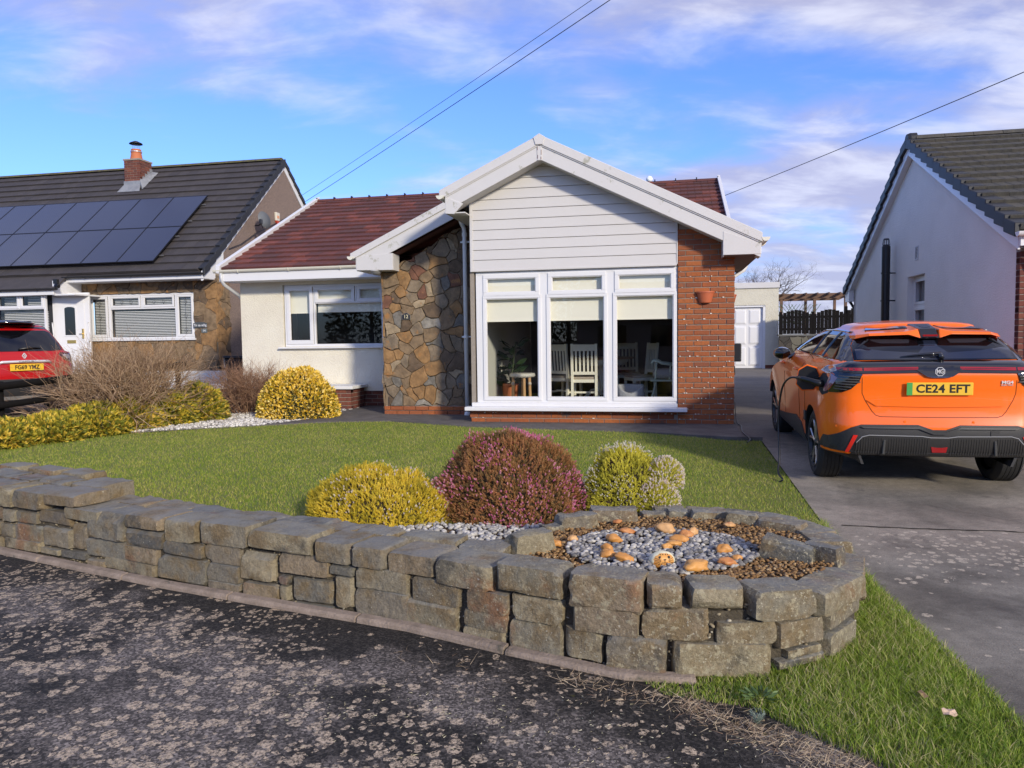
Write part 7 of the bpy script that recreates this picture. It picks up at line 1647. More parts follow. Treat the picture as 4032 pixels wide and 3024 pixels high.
chrome = mat('chrome', (.78,.78,.79), .28, metal=.45); yplate = mat('yellow_plate', (.80,.48,.03), .45); plateblack = mat('plate_black', (.01,.01,.01), .4); greenp = mat('plate_green', (.05,.33,.07), .45); smoke = mat('smoked_lens', (.03,.03,.035), .15, coat=1)
def wheel(parent, x, y, r_, side, wd=.225, spokes=5, rim_r=.235, m1=None, m2=None):
    prof = [(rim_r,-wd/2+.012),(rim_r+.02,-wd/2+.002),(r_-.045,-wd/2),(r_-.016,-wd/2+.016),(r_-.003,-wd/2+.036)]
    tr = []; 
    for k_ in range(4): u = -wd/2+.045+(wd-.09)*(k_+.5)/4; tr += [(r_, u-.017), (r_, u+.012), (r_-.008, u+.0135), (r_-.008, u+.0185)]
    prof += [(r_, -wd/2+.040)] + tr + [(r_,wd/2-.036),(r_-.016,wd/2-.016),(r_-.045,wd/2),(rim_r+.02,wd/2-.002),(rim_r,wd/2-.012)]
    w_ = G().lathe(prof, 48, (0,0,0), 'x').build('wheel', rubber, parent); autosmooth(w_, 30); w_.location = (x, y, r_)
    s_ = side; g = G(); g.lathe([(rim_r,s_*(wd/2-.012)),(rim_r+.004,s_*(wd/2-.004)),(rim_r-.008,s_*(wd/2-.004)),(rim_r-.014,s_*(wd/2-.03)),(rim_r-.02,-s_*wd/2*.6),(.0001,-s_*wd/2*.5)], 40, (0,0,0), 'x'); g.build('rim', alloyd, w_, smooth=False)
    for k_ in range(spokes):
        a = 2*math.pi*k_/spokes+.3
        for da in (-.16, .16):
            g = G(); pts = [(s_*(wd/2-.028), .04*math.cos(a), .04*math.sin(a)), (s_*(wd/2-.024), .12*math.cos(a+da*.5), .12*math.sin(a+da*.5)), (s_*(wd/2-.016), (rim_r-.006)*math.cos(a+da*1.25), (rim_r-.006)*math.sin(a+da*1.25))]
            g.tube(pts, [.014,.012,.013], 6); g.build('spoke', m1 or alloy, w_)
        g = G(); g.tube([(s_*(wd/2-.02), .135*math.cos(a-.09), .135*math.sin(a-.09)), (s_*(wd/2-.02), .17*math.cos(a), .17*math.sin(a)), (s_*(wd/2-.02), .135*math.cos(a+.09), .135*math.sin(a+.09))], .008, 5); g.build('spoke', m2 or alloyd, w_)
    G().lathe([(.0001,s_*(wd/2-.012)),(.03,s_*(wd/2-.014)),(.045,s_*(wd/2-.03)),(.045,s_*.02)], 16, (0,0,0), 'x').build('hub_cap', alloyd, w_, smooth=True)
    return w_
oc_ = thing('orange_car', 'orange electric hatchback charging on the driveway, seen from behind', 'car', 1.353, -3.25, -.13)
oc_.matrix_world = Matrix.Translation(HW(1.353, -3.25, -.128)) @ Matrix.Rotation(-YAW, 4, 'Z') @ Matrix.Rotation(R(2.1), 4, 'X')
CB = CarBody(
    W=[(.17,.72),(.25,.84),(.36,.885),(.5,.900),(.62,.905),(.75,.912),(.88,.916),(.98,.905),(1.06,.875),(1.12,.835),(1.165,.800),(1.18,.775),(1.27,.715),(1.36,.650),(1.42,.590),(1.45,.545)],
    RR=[(.17,.30),(.30,-.42),(.345,-.70),(.36,-.758),(.5,-.775),(.60,-.775),(.64,-.765),(.72,-.745),(.80,-.735),(.90,-.725),(1.00,-.730),(1.06,-.735),(1.12,-.715),(1.165,-.66),(1.18,-.625),(1.27,-.52),(1.36,-.40),(1.42,-.28),(1.45,-.16)],
    FF=[(.17,3.42),(.3,3.52),(.6,3.53),(.75,3.42),(.85,3.25),(.93,3.0),(1.0,2.60),(1.06,2.30),(1.12,2.12),(1.18,2.0),(1.27,1.75),(1.36,1.46),(1.42,1.2),(1.45,1.0)],
    CX=[(.17,.25),(.5,.26),(.9,.25),(1.06,.22),(1.165,.17),(1.27,.15),(1.45,.15)], CY=[(.17,.30),(.5,.38),(.9,.36),(1.06,.32),(1.165,.26),(1.27,.22),(1.45,.20)])
bz = [.17,.19,.22,.26,.31,.36,.41,.46,.5,.55,.6,.63,.66,.70,.74,.78,.82,.86,.90,.94,.98,1.02,1.05,1.08,1.10,1.12,1.14,1.155,1.165,1.172,1.18,1.20,1.225,1.25,1.275,1.30,1.325,1.35,1.375,1.40,1.42,1.435,1.45]
bod = CB.build('body', bz, orange, oc_, crown=((.97,.018),(.90,.032),(.75,.045),(.5,.053),(.2,.056)))
cut = []
for y in (0, 2.705):
    for s_ in (-1, 1):
        c = G().lathe([(.0001,-.32),(.375,-.32),(.375,.32),(.0001,.32)], 40, (s_*.86, y, .335), 'x').build('c', orange, oc_); cut.append(c)
bod.data.materials.append(satin)
boolean(bod, cut); autosmooth(bod, 38)
for f_ in bod.data.polygons:
    if f_.center.z < .36 or min(math.hypot(f_.center.y-yw, f_.center.z-.335) for yw in (0,2.705)) < .3765: f_.material_index = 1
for y in (0, 2.705):
    for s_ in (-1, 1):
        G().lathe([(.374,s_*.26),(.374,.0),(.374,-s_*.04),(.0001,-s_*.04)], 40, (s_*.575, y, .335), 'x', half=True).build('wheel_arch_liner', mat('arch_black', (.008,.008,.008), .9), oc_)
        wheel(oc_, s_*.768, y, .335, s_)
# --- tail
glassp = [(-.655,1.185),(-.64,1.30),(-.60,1.355),(-.50,1.385),(-.10,1.402),(.10,1.402),(.50,1.385),(.60,1.355),(.64,1.30),(.655,1.185)]
rwd = CB.panel('rear_window', glassp, darkglass, oc_, off=.012, step=.025)
# clear lower band outline and heater frit seen as two inner shapes
CB.panel('glass_band', [(-.63,1.195),(-.625,1.275),(-.56,1.285),(-.40,1.262),(-.12,1.245),(-.055,1.30),(-.04,1.385),(.04,1.385),(.055,1.30),(.12,1.245),(.40,1.262),(.56,1.285),(.625,1.275),(.63,1.195)], mat('blue_glass', (.018,.022,.040), .04, spec=1.0), rwd, off=.0135, step=.03)
for s_ in (-1, 1): CB.panel('glass_window', [(s_*.14,1.385),(s_*.17,1.325),(s_*.40,1.325),(s_*.47,1.345),(s_*.50,1.375)][::s_], mat('smoke_glass', (.030,.032,.042), .05, spec=1.0), rwd, off=.0138, step=.03)
# black quarter pillars beside the glass, joining the side windows
for s_ in (-1, 1):
    CB.panel('pillar_trim', [(s_*.66,1.175),(s_*.645,1.30),(s_*.61,1.36),(s_*.635,1.375),(s_*.69,1.30),(s_*.765,1.18)][::s_], gloss, oc_, off=.012, step=.03)
# light bar
bar = CB.panel('light_bar', [(-.80,1.09),(-.62,1.075),(-.18,1.083),(.18,1.083),(.62,1.075),(.80,1.09),(.80,1.140),(.70,1.176),(.0,1.186),(-.70,1.176),(-.80,1.140)], gloss, oc_, off=.016, thick=.01, step=.04)
for s_ in (-1, 1):
    CB.panel('red_strip', [(s_*.165,1.108),(s_*.60,1.098),(s_*.60,1.124),(s_*.165,1.132)][::s_], redlens, bar, off=.0185, thick=.0)
    CB.panel('red_strip', [(s_*.612,1.098),(s_*.80,1.102),(s_*.80,1.122),(s_*.612,1.124)][::s_], redlens, bar, off=.0185, thick=.0)
    # lamp cluster: clear tip, black louvred lower part
    lamp = CB.panel('tail_light', [(s_*.61,1.076),(s_*.635,1.0),(s_*.70,.935),(s_*.765,.905),(s_*.865,.895),(s_*.80,1.03),(s_*.855,1.085),(s_*.80,1.09)][::s_], gloss, oc_, off=.008, step=.03)
    for i in range(6):
        z = .925+.023*i; xo = .855-.2*max(0, (z-.93))*1.5; xi = .765-(z-.905)*1.55 if z < 1.0 else .64-(z-1.0)*.3
        CB.panel('light_fin', [(s_*xi,z),(s_*(xo-.03),z+.006),(s_*(xo-.03),z+.014),(s_*xi,z+.009)][::s_], mat('fin_grey', (.09,.085,.08), .35), lamp, off=.014, thick=.0, step=.04)
    CB.panel('clear_lens', [(s_*.80,1.092),(s_*.86,1.06),(s_*.895,1.085),(s_*.86,1.115),(s_*.80,1.14)][::s_], mat('clear_lens', (.35,.35,.38), .08, coat=1), oc_, off=.010, step=.03)
    CB.panel('side_blade', [(s_*.80,1.03),(s_*.872,.90),(s_*.90,.895),(s_*.845,1.05),(s_*.855,1.08)][::s_], mat('lens_pink', (.25,.10,.12), .1, coat=1), oc_, off=.0085, step=.02)
# badge pod and badge
pod = CB.panel('badge_pod', [(-.185,1.105),(-.10,1.142),(.10,1.142),(.185,1.105),(.10,1.048),(.055,1.040),(-.055,1.040),(-.10,1.048)], gloss, oc_, off=.022, thick=.0, step=.05)
yb_ = CB.rear(0, 1.09)-.024
bg_ = G(); oct_ = [(.041*math.cos(math.pi/8+math.pi/4*i), 1.092+.041*math.sin(math.pi/8+math.pi/4*i)) for i in range(8)]; oi_ = [(a*.86, 1.092+(b-1.092)*.86) for a, b in oct_]
n = 8; bg_.add([(a, yb_-.004, b) for a, b in oct_] + [(a, yb_-.004, b) for a, b in oi_] + [(a, yb_+.004, b) for a, b in oct_] + [(a, yb_+.004, b) for a, b in oi_], [(i,(i+1)%n,n+(i+1)%n,n+i) for i in range(n)] + [(i,2*n+i,2*n+(i+1)%n,(i+1)%n) for i in range(n)] + [(n+i,n+(i+1)%n,3*n+(i+1)%n,3*n+i) for i in range(n)])
badge = bg_.build('badge', chrome, oc_)
text('badge_lettering', 'MG', .050, chrome, badge, (-.0005, yb_-.003, 1.092), ext=.003, sx=.78, off=.0012, space=.9)
text('model_lettering', 'MG4', .036, chrome, oc_, (.535, CB.rear(.535,.99)-.006, .995), ext=.003, sx=1.3, off=.001, rot=(R(90),0,R(6)))
text('model_lettering', 'ELECTRIC', .017, chrome, oc_, (.535, CB.rear(.535,.97)-.006, .972), ext=.002, sx=1.3, rot=(R(90),0,R(6)))
# plate
pl = G().box(-.262,.262,-.758,-.748,.888,.999).build('number_plate', yplate, oc_, bevel=.006); pl.rotation_euler = (0,0,0)
G().box(-.2615,-.216,-.7595,-.756,.8885,.9985).build('green_flash', greenp, pl); text('lettering', 'CE24 EFT', .098, plateblack, pl, (.023,-.7585,.9425), ext=.0008, sx=1.03, off=.0030, space=1.04)
# tailgate shut line
seam = [(-.612,1.07),(-.608,.90),(-.585,.84),(-.53,.745),(-.50,.71),(-.46,.697),(0,.695),(.46,.697),(.50,.71),(.53,.745),(.585,.84),(.608,.90),(.612,1.07)]
pts = []
for (a, b), (c, d) in zip(seam, seam[1:]):
    m_ = max(1, int(math.dist((a,b),(c,d))/.05)); pts += [(a+(c-a)*i/m_, b+(d-b)*i/m_) for i in range(m_)]
G().tube([(a, CB.rear(a, b)+.0005, b) for a, b in pts], .0032, 5).build('shut_line', mat('seam_dark', (.03,.006,.002), .9), oc_)
# tailgate crease: a proud shelf above the bumper and hollow round the plate
CB.panel('tailgate_crease', [(-.575,.84),(-.50,.79),(0,.782),(.50,.79),(.575,.84),(.30,.862),(-.30,.862)], orange, oc_, off=.010, thick=.004, step=.03)
# lower bumper
low = [(-.885,.335),(-.87,.40),(-.86,.50),(-.78,.545),(-.70,.60),(-.62,.628),(-.165,.632),(-.05,.590),(.05,.590),(.165,.632),(.62,.628),(.70,.60),(.78,.545),(.86,.50),(.87,.40),(.885,.335),(.5,.332),(-.5,.332)]
lb = CB.panel('lower_bumper', low, satin, oc_, off=.014, step=.05)
CB.panel('bumper_lip', [(-.60,.60),(-.63,.612),(-.165,.618),(-.05,.575),(.05,.575),(.165,.618),(.63,.612),(.60,.60),(.165,.600),(.05,.553),(-.05,.553),(-.165,.600)], satin, lb, off=.030, thick=-.01, step=.05)
gr = CB.panel('diffuser_grille', [(-.70,.355),(-.665,.46),(-.62,.515),(-.56,.530),(-.14,.527),(-.07,.517),(.07,.517),(.14,.527),(.56,.530),(.62,.515),(.665,.46),(.70,.355)], mat('grille_grey', (.020,.019,.018), .45), lb, off=.020, step=.05)
g = G()
for i in range(66):
    x = -.66+i*.0203; 
    if abs(x) < .085 or abs(abs(x)-.425) < .02: continue
    zt = .515 if abs(x) < .6 else .515-.9*(abs(x)-.6); yy_ = lambda z: CB.rear(x, z)-.023
    g.tube([(x, yy_(.37), .37), (x, yy_(zt), zt)], .0026, 4)
o = g.build('grille_rib', mat('rib_grey', (.032,.031,.029), .5), gr); o['kind'] = 'stuff'
for x in (-.44,.44): G().obox((x, CB.rear(x,.43)-.028, .435), (.022,.02,.13), Matrix.Rotation(R(4 if x < 0 else -4), 3, 'Y')).build('grille_fin', mat('fin_dark', (.05,.05,.048), .4), gr, bevel=.005)
pts = [(-.66,.47),(-.615,.522),(-.56,.538),(-.14,.535),(-.07,.524),(.07,.524),(.14,.535),(.56,.538),(.615,.522),(.66,.47)]
G().tube([(a, CB.rear(a,b)-.022, b) for a, b in pts], .004, 5).build('grille_trim', mat('trim_grey', (.30,.30,.30), .35), gr)
for s_ in (-1, 1): CB.panel('reflector', [(s_*.715,.375),(s_*.742,.375),(s_*.685,.535),(s_*.650,.535),(s_*.67,.49)][::s_], redbright, lb, off=.020, thick=.0, step=.03)
CB.panel('fog_light', [(-.065,.445),(-.02,.438),(.02,.438),(.065,.445),(.055,.395),(-.055,.395)], redlens, lb, off=.026, thick=0)
CB.panel('valance', [(-.72,.325),(-.74,.352),(.74,.352),(.72,.325)], mat('valance_black', (.012,.012,.012), .5), lb, off=.030, thick=.0)
CB.panel('tow_cover', [(.40,.535),(.40,.585),(.47,.585),(.47,.535)], satin, lb, off=.019, thick=0)
for x in (-.80,-.27,.27,.80): G().lathe([(.0001,-.002),(.010,-.002),(.012,.0)], 12, (x, CB.rear(x,.66)-.002, .655 if abs(x) < .5 else .60), 'y').build('parking_sensor', orange, oc_)
# spoiler: two horns with black inserts and a centre fin
g = G()
for s_ in (-1, 1):
    A = [(s_*.625,-.20,1.362),(s_*.60,-.38,1.366),(s_*.50,-.455,1.392),(s_*.17,-.47,1.400),(s_*.075,-.475,1.366)]            # lower lip
    B = [(s_*.615,-.16,1.390),(s_*.59,-.34,1.398),(s_*.50,-.43,1.415),(s_*.20,-.445,1.428),(s_*.085,-.42,1.450)]                # upper lip
    C_ = [(s_*.58,.10,1.42),(s_*.54,.02,1.445),(s_*.46,.02,1.470),(s_*.20,.0,1.485),(s_*.07,-.02,1.492)]             # meets the roof
    E_ = [(s_*.60,.0,1.36),(s_*.58,-.22,1.37),(s_*.48,-.30,1.385),(s_*.18,-.32,1.39),(s_*.06,-.32,1.39)]                # underside
    k_ = len(A); vs = A+B+C_+E_; fs = [(i, i+1, k_+i+1, k_+i) for i in range(k_-1)] + [(k_+i, k_+i+1, 2*k_+i+1, 2*k_+i) for i in range(k_-1)] + [(3*k_+i, 3*k_+i+1, i+1, i) for i in range(k_-1)] + [(0,k_,2*k_,3*k_), (k_-1,2*k_-1,3*k_-1,4*k_-1)]
    g.add(vs, fs)
sp = g.build('spoiler', orange, oc_, bevel=.010, seg=2)
for s_ in (-1, 1): G().add([(s_*.50,-.28,1.442),(s_*.14,-.30,1.458),(s_*.12,-.12,1.482),(s_*.24,-.08,1.482),(s_*.44,-.08,1.466),(s_*.50,-.27,1.44),(s_*.14,-.30,1.44),(s_*.14,-.12,1.44),(s_*.24,-.10,1.44),(s_*.46,-.13,1.44)], [(0,1,2,3,4),(0,1,6,5),(1,2,7,6),(2,3,8,7),(3,4,9,8),(4,0,5,9),(9,8,7,6,5)]).build('spoiler_insert', gloss, sp)
G().add([(-.095,-.13,1.492),(.095,-.13,1.492),(.105,-.10,1.45),(-.105,-.10,1.45),(-.065,-.40,1.455),(.065,-.40,1.455),(.085,-.465,1.365),(-.085,-.465,1.365),(-.085,-.40,1.365),(.085,-.40,1.365)], [(0,1,5,4),(4,5,6,7),(0,4,7,8,3),(1,2,9,6,5),(7,6,9,8),(0,3,2,1)]).build('centre_fin', gloss, sp, bevel=.006)
G().add([(-.055,-.18,1.486),(.055,-.18,1.486),(.038,-.35,1.464),(-.038,-.35,1.464)], [(0,1,2,3)]).build('fin_panel', mat('fin_blue', (.02,.024,.04), .1), sp)
G().box(-.06,.06,-.470,-.462,1.385,1.40).build('high_brake_light', redlens, sp)
# wiper
g = G(); g.tube([(.05,CB.rear(.05,1.2)-.03,1.198),(.04,CB.rear(.04,1.235)-.045,1.235)], .022, 10); g.tube([(.05,CB.rear(.05,1.235)-.045,1.238),(-.05,CB.rear(-.05,1.232)-.035,1.236),(-.27,CB.rear(-.27,1.215)-.018,1.212)], [.016,.012,.006], 8); g.tube([(-.0,CB.rear(0,1.205)-.015,1.206),(-.28,CB.rear(-.28,1.205)-.012,1.206)], .006, 6); g.build('rear_wiper', gloss, oc_, smooth=True)
# --- flanks
for s_ in (-1, 1):
    f_ = s_
    side = CB.panel('side_window', [(-.50,1.185),(-.36,1.375),(-.20,1.40),(.10,1.415),(.10,1.185)], darkglass, oc_, 'side', .009, side=s_, step=.04)
    CB.panel('side_window', [(-.0+.16,1.185),(.16,1.416),(.60,1.412),(.60,1.185)][::1], darkglass, oc_, 'side', .009, side=s_, step=.04)
    CB.panel('side_window', [(.66,1.18),(.66,1.41),(1.05,1.385),(1.40,1.27),(1.62,1.18)], darkglass, oc_, 'side', .009, side=s_, step=.04)
    pts = [(-.52,1.178),(-.40,1.36),(-.30,1.395),(-.1,1.418),(.4,1.424),(.9,1.408),(1.2,1.35),(1.5,1.25),(1.72,1.165)]
    G().tube([(s_*(CB.side(a, b)+.003), a, b) for a, b in pts], .011, 6).build('window_trim', gloss, oc_)
    G().tube([(s_*(CB.side(a, 1.172)+.004), a, 1.172) for a in (-.52,-.2,.2,.6,1.0,1.4,1.72)], .008, 6).build('window_trim', chrome if False else gloss, oc_)
    for a in (.13, .63): G().tube([(s_*(CB.side(a, b)+.004), a+.06*(1.3-b), b) for b in (1.18,1.26,1.34,1.41)], .018, 6).build('pillar_trim', gloss, oc_)
    CB.panel('sill_cladding', [(.40,.19),(.40,.33),(.55,.46),(.85,.50),(1.2,.46),(1.8,.40),(2.31,.36),(2.31,.19)], satin, oc_, 'side', .010, side=s_, step=.08)
    CB.panel('bumper_corner', [(-.72,.27),(-.72,.50),(-.50,.50),(-.385,.40),(-.37,.27)], satin, oc_, 'side', .010, side=s_, step=.06)
    for a0, a1 in (((.62),( .62)),): pass
    for yy_, z0, z1 in ((.66,.48,1.165),(1.66,.42,1.165)): G().tube([(s_*(CB.side(yy_, z)+.0008), yy_-.02*(z-.5), z) for z in (z0,.6,.75,.9,1.05,z1)], .003, 5).build('door_gap', mat('seam_dark', (.03,.006,.002), .9), oc_)
    pts = [(.66,1.165),(.40,1.14),(.30,.85),(.33,.62),(.48,.48)]
    G().tube([(s_*(CB.side(a, b)+.0008), a, b) for a, b in pts], .003, 5).build('door_gap', mat('seam_dark', (.03,.006,.002), .9), oc_)
    for yy_ in (.85, 1.85): G().tube([(s_*(CB.side(yy_, 1.0)+.004), yy_-.10, 1.0), (s_*(CB.side(yy_, 1.0)+.03), yy_-.06, 1.0), (s_*(CB.side(yy_, 1.0)+.03), yy_+.06, 1.0), (s_*(CB.side(yy_, 1.0)+.004), yy_+.10, 1.0)], .012, 6).build('door_handle', orange, oc_, smooth=True)
    mx = G(); mx.add([], []); o = G().lathe([(.0001,-.07),(.06,-.06),(.085,-.01),(.07,.05),(.0001,.08)], 16).build('door_mirror', gloss, oc_, smooth=True); o.location = (s_*.965, 1.52, 1.13); o.rotation_euler = (R(90),0,0); o.scale = (1.15,.85,1)
    G().tube([(s_*.82,1.50,1.12),(s_*.90,1.50,1.08)], .025, 8).build('mirror_stalk', gloss, oc_)
# charge socket, door and plug on the left rear wing
sk = CB.panel('charge_socket', [(-.545,.885),(-.47,.86),(-.40,.90),(-.36,1.01),(-.40,1.055),(-.47,1.06),(-.53,1.02)], mat('socket_black', (.006,.006,.006), .6), oc_, 'side', .004, side=-1, step=.04)
hexp = [(-.10,-.06),(-.08,.07),(-.01,.115),(.07,.09),(.115,-.02),(.05,-.11),(-.05,-.115)]
cd = G().prism(hexp, 'y', -.008, .0).build('charge_flap', black_pl, oc_, bevel=.004); G().prism([(a*1.10, b*1.10) for a, b in hexp], 'y', .0, .010).build('flap_rim', orange, cd, bevel=.003)
cd.location = (-.985,-.27,1.00); cd.rotation_euler = (0,0,R(-8))
G().tube([(-.90,-.36,1.0),(-.92,-.30,.99)], .014, 6).build('flap_hinge', black_pl, oc_)
G().box(-.925,-.905,.22,.30,.52,.62).build('side_sticker', satin, oc_, bevel=.004)
# charging cable with its plug
cc = thing('charging_cable', 'black charging cable plugged into the orange car and drooping to the lawn', 'cable', world=True)
P0 = lambda q: oc_.matrix_world @ Vector(q)
plug = [P0(q) for q in ((-.89,-.46,.96),(-.93,-.46,.965),(-.98,-.43,.985),(-1.04,-.35,1.0),(-1.08,-.28,1.0))]
G().tube(plug, [.034,.032,.022,.024,.020], 12).build('plug', black_pl, cc, smooth=True)
wire = [plug[-1], P0((-1.14,-.20,.99)), P0((-1.19,-.12,.90)), P0((-1.215,-.08,.70)), P0((-1.22,-.10,.45)), P0((-1.22,-.18,.22)), P0((-1.24,-.27,.08)), HW(.14,-3.62,-.110), HW(.08,-3.5,-.145), HW(.1,-3.0,-.125)]
def smoothpts(P, k_=6):
    out = []
    for i in range(len(P)-1):
        p0, p1, p2, p3 = P[max(0,i-1)], P[i], P[i+1], P[min(len(P)-1,i+2)]
        for j in range(k_):
            t = j/k_; out.append(.5*((2*p1)+(p2-p0)*t+(2*p0-5*p1+4*p2-p3)*t*t+(3*p1-p0-3*p2+p3)*t**3))
    return out+[P[-1]]
G().tube(smoothpts(wire), .0095, 8).build('wire', black_pl, cc, smooth=True)
tw = thing('cable_tail', 'short loose black lead lying on the path by the brick corner', 'cable', world=True)
G().tube(smoothpts([HW(.05,.5,.3), HW(.03,.0,.05), HW(.07,-.25,.02), HW(.02,-1.0,.02), HW(.06,-1.5,.0), HW(.0,-1.75,-.01)]), .007, 6).build('wire', black_pl, tw, smooth=True)

# ---------------------------------------------------------------- red car next door
rcx, rcy, rcz = -12.2, -.04, .10
rc_ = thing('red_car', 'red hatchback with black roof parked in front of the left house porch', 'car', rcx, rcy, rcz, R(68))
RB = CarBody(
    W=[(.2,.80),(.3,.87),(.5,.885),(.8,.89),(.95,.885),(1.03,.86),(1.06,.79),(1.2,.74),(1.4,.66),(1.5,.60),(1.54,.54)],
    RR=[(.2,-.60),(.35,-.70),(.55,-.74),(.7,-.73),(.85,-.70),(1.0,-.66),(1.06,-.62),(1.2,-.52),(1.4,-.36),(1.5,-.24),(1.54,-.1)],
    FF=[(.2,3.3),(.5,3.4),(.8,3.3),(.95,3.0),(1.03,2.5),(1.06,2.3),(1.2,1.95),(1.4,1.5),(1.5,1.2),(1.54,1.0)],
    CX=[(.2,.26),(.9,.26),(1.06,.2),(1.2,.18),(1.54,.16)], CY=[(.2,.34),(.9,.34),(1.06,.26),(1.54,.22)])
zz_ = [.2,.25,.3,.36,.42,.5,.56,.62,.7,.76,.82,.88,.94,.98,1.01,1.03,1.045,1.06,1.1,1.15,1.2,1.25,1.3,1.35,1.4,1.45,1.48,1.5,1.52,1.54]
rb_ = RB.build('body', zz_, red_p, rc_); cut = []
for y in (0, 2.6):
    for s_ in (-1, 1): cut.append(G().lathe([(.0001,-.3),(.37,-.3),(.37,.3),(.0001,.3)], 32, (s_*.84, y, .33), 'x').build('c', red_p, rc_))
rb_.data.materials.append(satin)
boolean(rb_, cut); autosmooth(rb_, 38)
for f_ in rb_.data.polygons:
    if f_.center.z < .30 or min(math.hypot(f_.center.y-yw, f_.center.z-.33) for yw in (0,2.6)) < .372: f_.material_index = 1
for y in (0, 2.6):
    for s_ in (-1, 1): wheel(rc_, s_*.75, y, .33, s_)
RB.panel('roof_panel', [(-.60,1.44),(-.56,1.50),(-.45,1.528),(.45,1.528),(.56,1.50),(.60,1.44),(.35,1.452),(-.35,1.452)], gloss, rc_, off=.006, step=.04)
g = G().lathe([(.0001,.06),(.3,.055),(.5,.03),(.56,.0),(.5,-.01)], 24, (0,0,1.545)); o = g.build('black_roof', gloss, rc_, smooth=True); o.scale = (1,1.75,1); o.location = (0,.45,0)
RB.panel('rear_window', [(-.66,1.075),(-.66,1.18),(-.58,1.38),(-.50,1.42),(.50,1.42),(.58,1.38),(.66,1.18),(.66,1.075),(.50,1.06),(-.50,1.06)], darkglass, rc_, off=.006, step=.05)
for s_ in (-1, 1):
    RB.panel('tail_light', [(s_*.56,1.00),(s_*.60,1.035),(s_*.72,1.03),(s_*.85,.99),(s_*.87,.90),(s_*.80,.86),(s_*.66,.89),(s_*.60,.95)][::s_], mat('dark_red_lens', (.06,.004,.006), .1, coat=1), rc_, off=.012, step=.04)
    RB.panel('lamp_clear', [(s_*.62,.985),(s_*.66,1.005),(s_*.76,.99),(s_*.78,.94),(s_*.70,.915)][::s_], mat('lamp_silver', (.55,.50,.52), .2, metal=.6), rc_, off=.016, thick=0, step=.04)
    RB.panel('side_window', [(-.40,1.08),(-.25,1.42),(.6,1.48),(1.2,1.40),(1.75,1.10)], darkglass, rc_, 'side', .004, side=s_)
    RB.panel('door_cladding', [(.42,.22),(.42,.42),(2.2,.42),(2.2,.22)], satin, rc_, 'side', .010, side=s_)
RB.panel('lower_bumper', [(-.86,.24),(-.86,.60),(-.5,.60),(.5,.60),(.86,.60),(.86,.24)], satin, rc_, off=.012)
RB.panel('chrome_skid', [(-.38,.25),(-.33,.31),(.33,.31),(.38,.25)], mat('skid_silver', (.4,.4,.4), .4, metal=.5), rc_, off=.02)
RB.panel('plate_recess', [(-.40,.70),(-.44,.90),(.44,.90),(.40,.70)], red_p, rc_, off=-.0, thick=.02)
gh = G().tube([(-.40,RB.rear(-.40,.88)-.014,.865),(-.36,RB.rear(-.36,.88)-.03,.885),(.0,RB.rear(0,.88)-.035,.89),(.36,RB.rear(.36,.88)-.03,.885),(.40,RB.rear(.40,.88)-.014,.865)], .024, 8).build('chrome_handle_bar', chrome, rc_, smooth=True)
text('handle_lettering', 'CAPTUR', .040, mat('engraved_grey', (.12,.12,.12), .4), gh, (0,RB.rear(0,.88)-.060,.887), sx=1.6)
rp = G().box(-.26,.26,-.765,-.752,.735,.850).build('number_plate', yplate, rc_, bevel=.005); text('lettering', 'FG69 YMZ', .098, plateblack, rp, (0,-.7665,.792), ext=.0008, sx=.86, off=.0028)
g = G(); y_ = RB.rear(0,.99)-.012
for (a, b) in (((0,.045),(-.032,0)),((-.032,0),(0,-.045)),((0,.045),(.032,0)),((.032,0),(0,-.045))): g.tube([(a[0],y_,.985+a[1]),(b[0],y_,.985+b[1])], .010, 4)
g.tube([(.012,y_,1.0),(-.008,y_,.97)], .008, 4); g.build('diamond_badge', chrome, rc_)
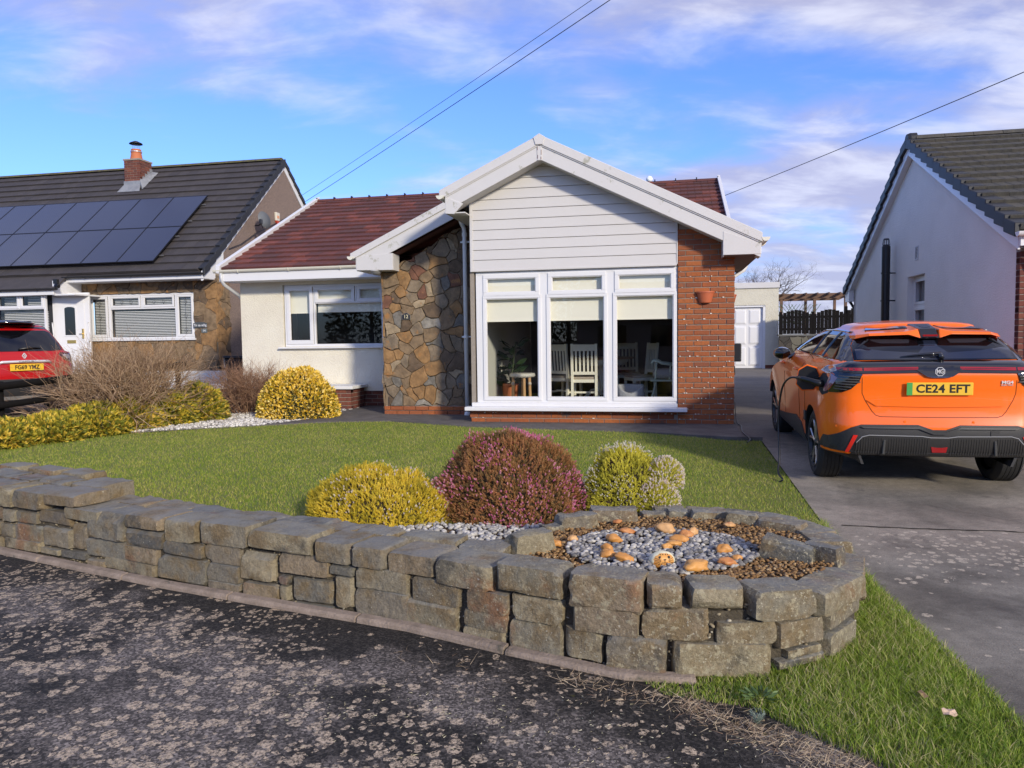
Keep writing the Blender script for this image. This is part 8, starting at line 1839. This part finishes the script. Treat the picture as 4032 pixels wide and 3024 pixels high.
g = G(); g.tube([(-.05,RB.rear(0,1.10)-.03,1.10),(.18,RB.rear(.18,1.125)-.03,1.125),(.30,RB.rear(.3,1.11)-.02,1.11)], [.018,.016,.008], 8); g.build('rear_wiper', black_pl, rc_, smooth=True)
RB.panel('brake_light', [(-.12,1.455),(-.12,1.475),(.12,1.475),(.12,1.455)], redlens, rc_, off=.02, thick=0)
g = G(); g.lathe([(.04,0),(.025,.03),(.008,.06)], 10, (-.28,.1,1.59)).tube([(-.28,.1,1.63),(-.22,-.05,2.02)], .005, 5); g.build('aerial', black_pl, rc_)
# ---------------------------------------------------------------- the other side of the road, behind the viewer (seen only in the window glass)
for i, (x, lab) in enumerate(((-14,'brown roofed bungalow across the road reflected in the left of the window'),(-1,'brown roofed bungalow across the road reflected in the middle of the window'),(12,'brown roofed bungalow across the road reflected in the right of the window'))):
    t = thing('bungalow', lab, 'bungalow', x, -36, -.24, group=None)
    G().box(-5,5,-4,4,0,2.6).build('wall', mat('opposite_wall', (.30,.24,.20), .9), t)
    G().prism([(-4.6,2.5),(4.6,2.5),(0,4.9)], 'x', -5.3, 5.3).build('roof', tile_dark, t)
    for xx in (-3,0,3): G().box(xx-.8,xx+.8,4.0,4.04,1.0,2.2).build('window', darkglass, t)
ht = tintmat('far_leaf', [(0,(.02,.03,.01)),(1,(.06,.07,.03))], .7)
for i, (x, y, h_, r_, lab) in enumerate(((-21,-33,7,3.0,'dark evergreen across the road beyond the left bungalow'),(-7.5,-40,8,2.6,'dark evergreen between the bungalows across the road'),(5.6,-41,6.5,2.4,'smaller dark evergreen across the road'),(20,-36,8,3.4,'dark evergreen across the road on the right'))):
    t = thing('evergreen_tree', lab, 'tree', x, y, -.24); G().tube([(0,0,0),(0,0,h_*.6)], [.2,.1], 8).build('trunk', mat('bark', (.12,.10,.09), .9, bump=1, bs=10), t)
    P, Nn = dome(2600, r_, r_, h_*.8, .3, 40+i, low=-.1, jit=.2); P[:,2] += h_*.2
    V, FF, tt = scatter(np.array([(-.1,0,0),(.1,0,0),(0,0,.35)]), np.array([(0,1,2)]), P, Nn+RNG.normal(0,.5,P.shape), np.full((2600,3), 1.0), RNG.random(2600)); npmesh('crown', V, FF, ht, t, tt)
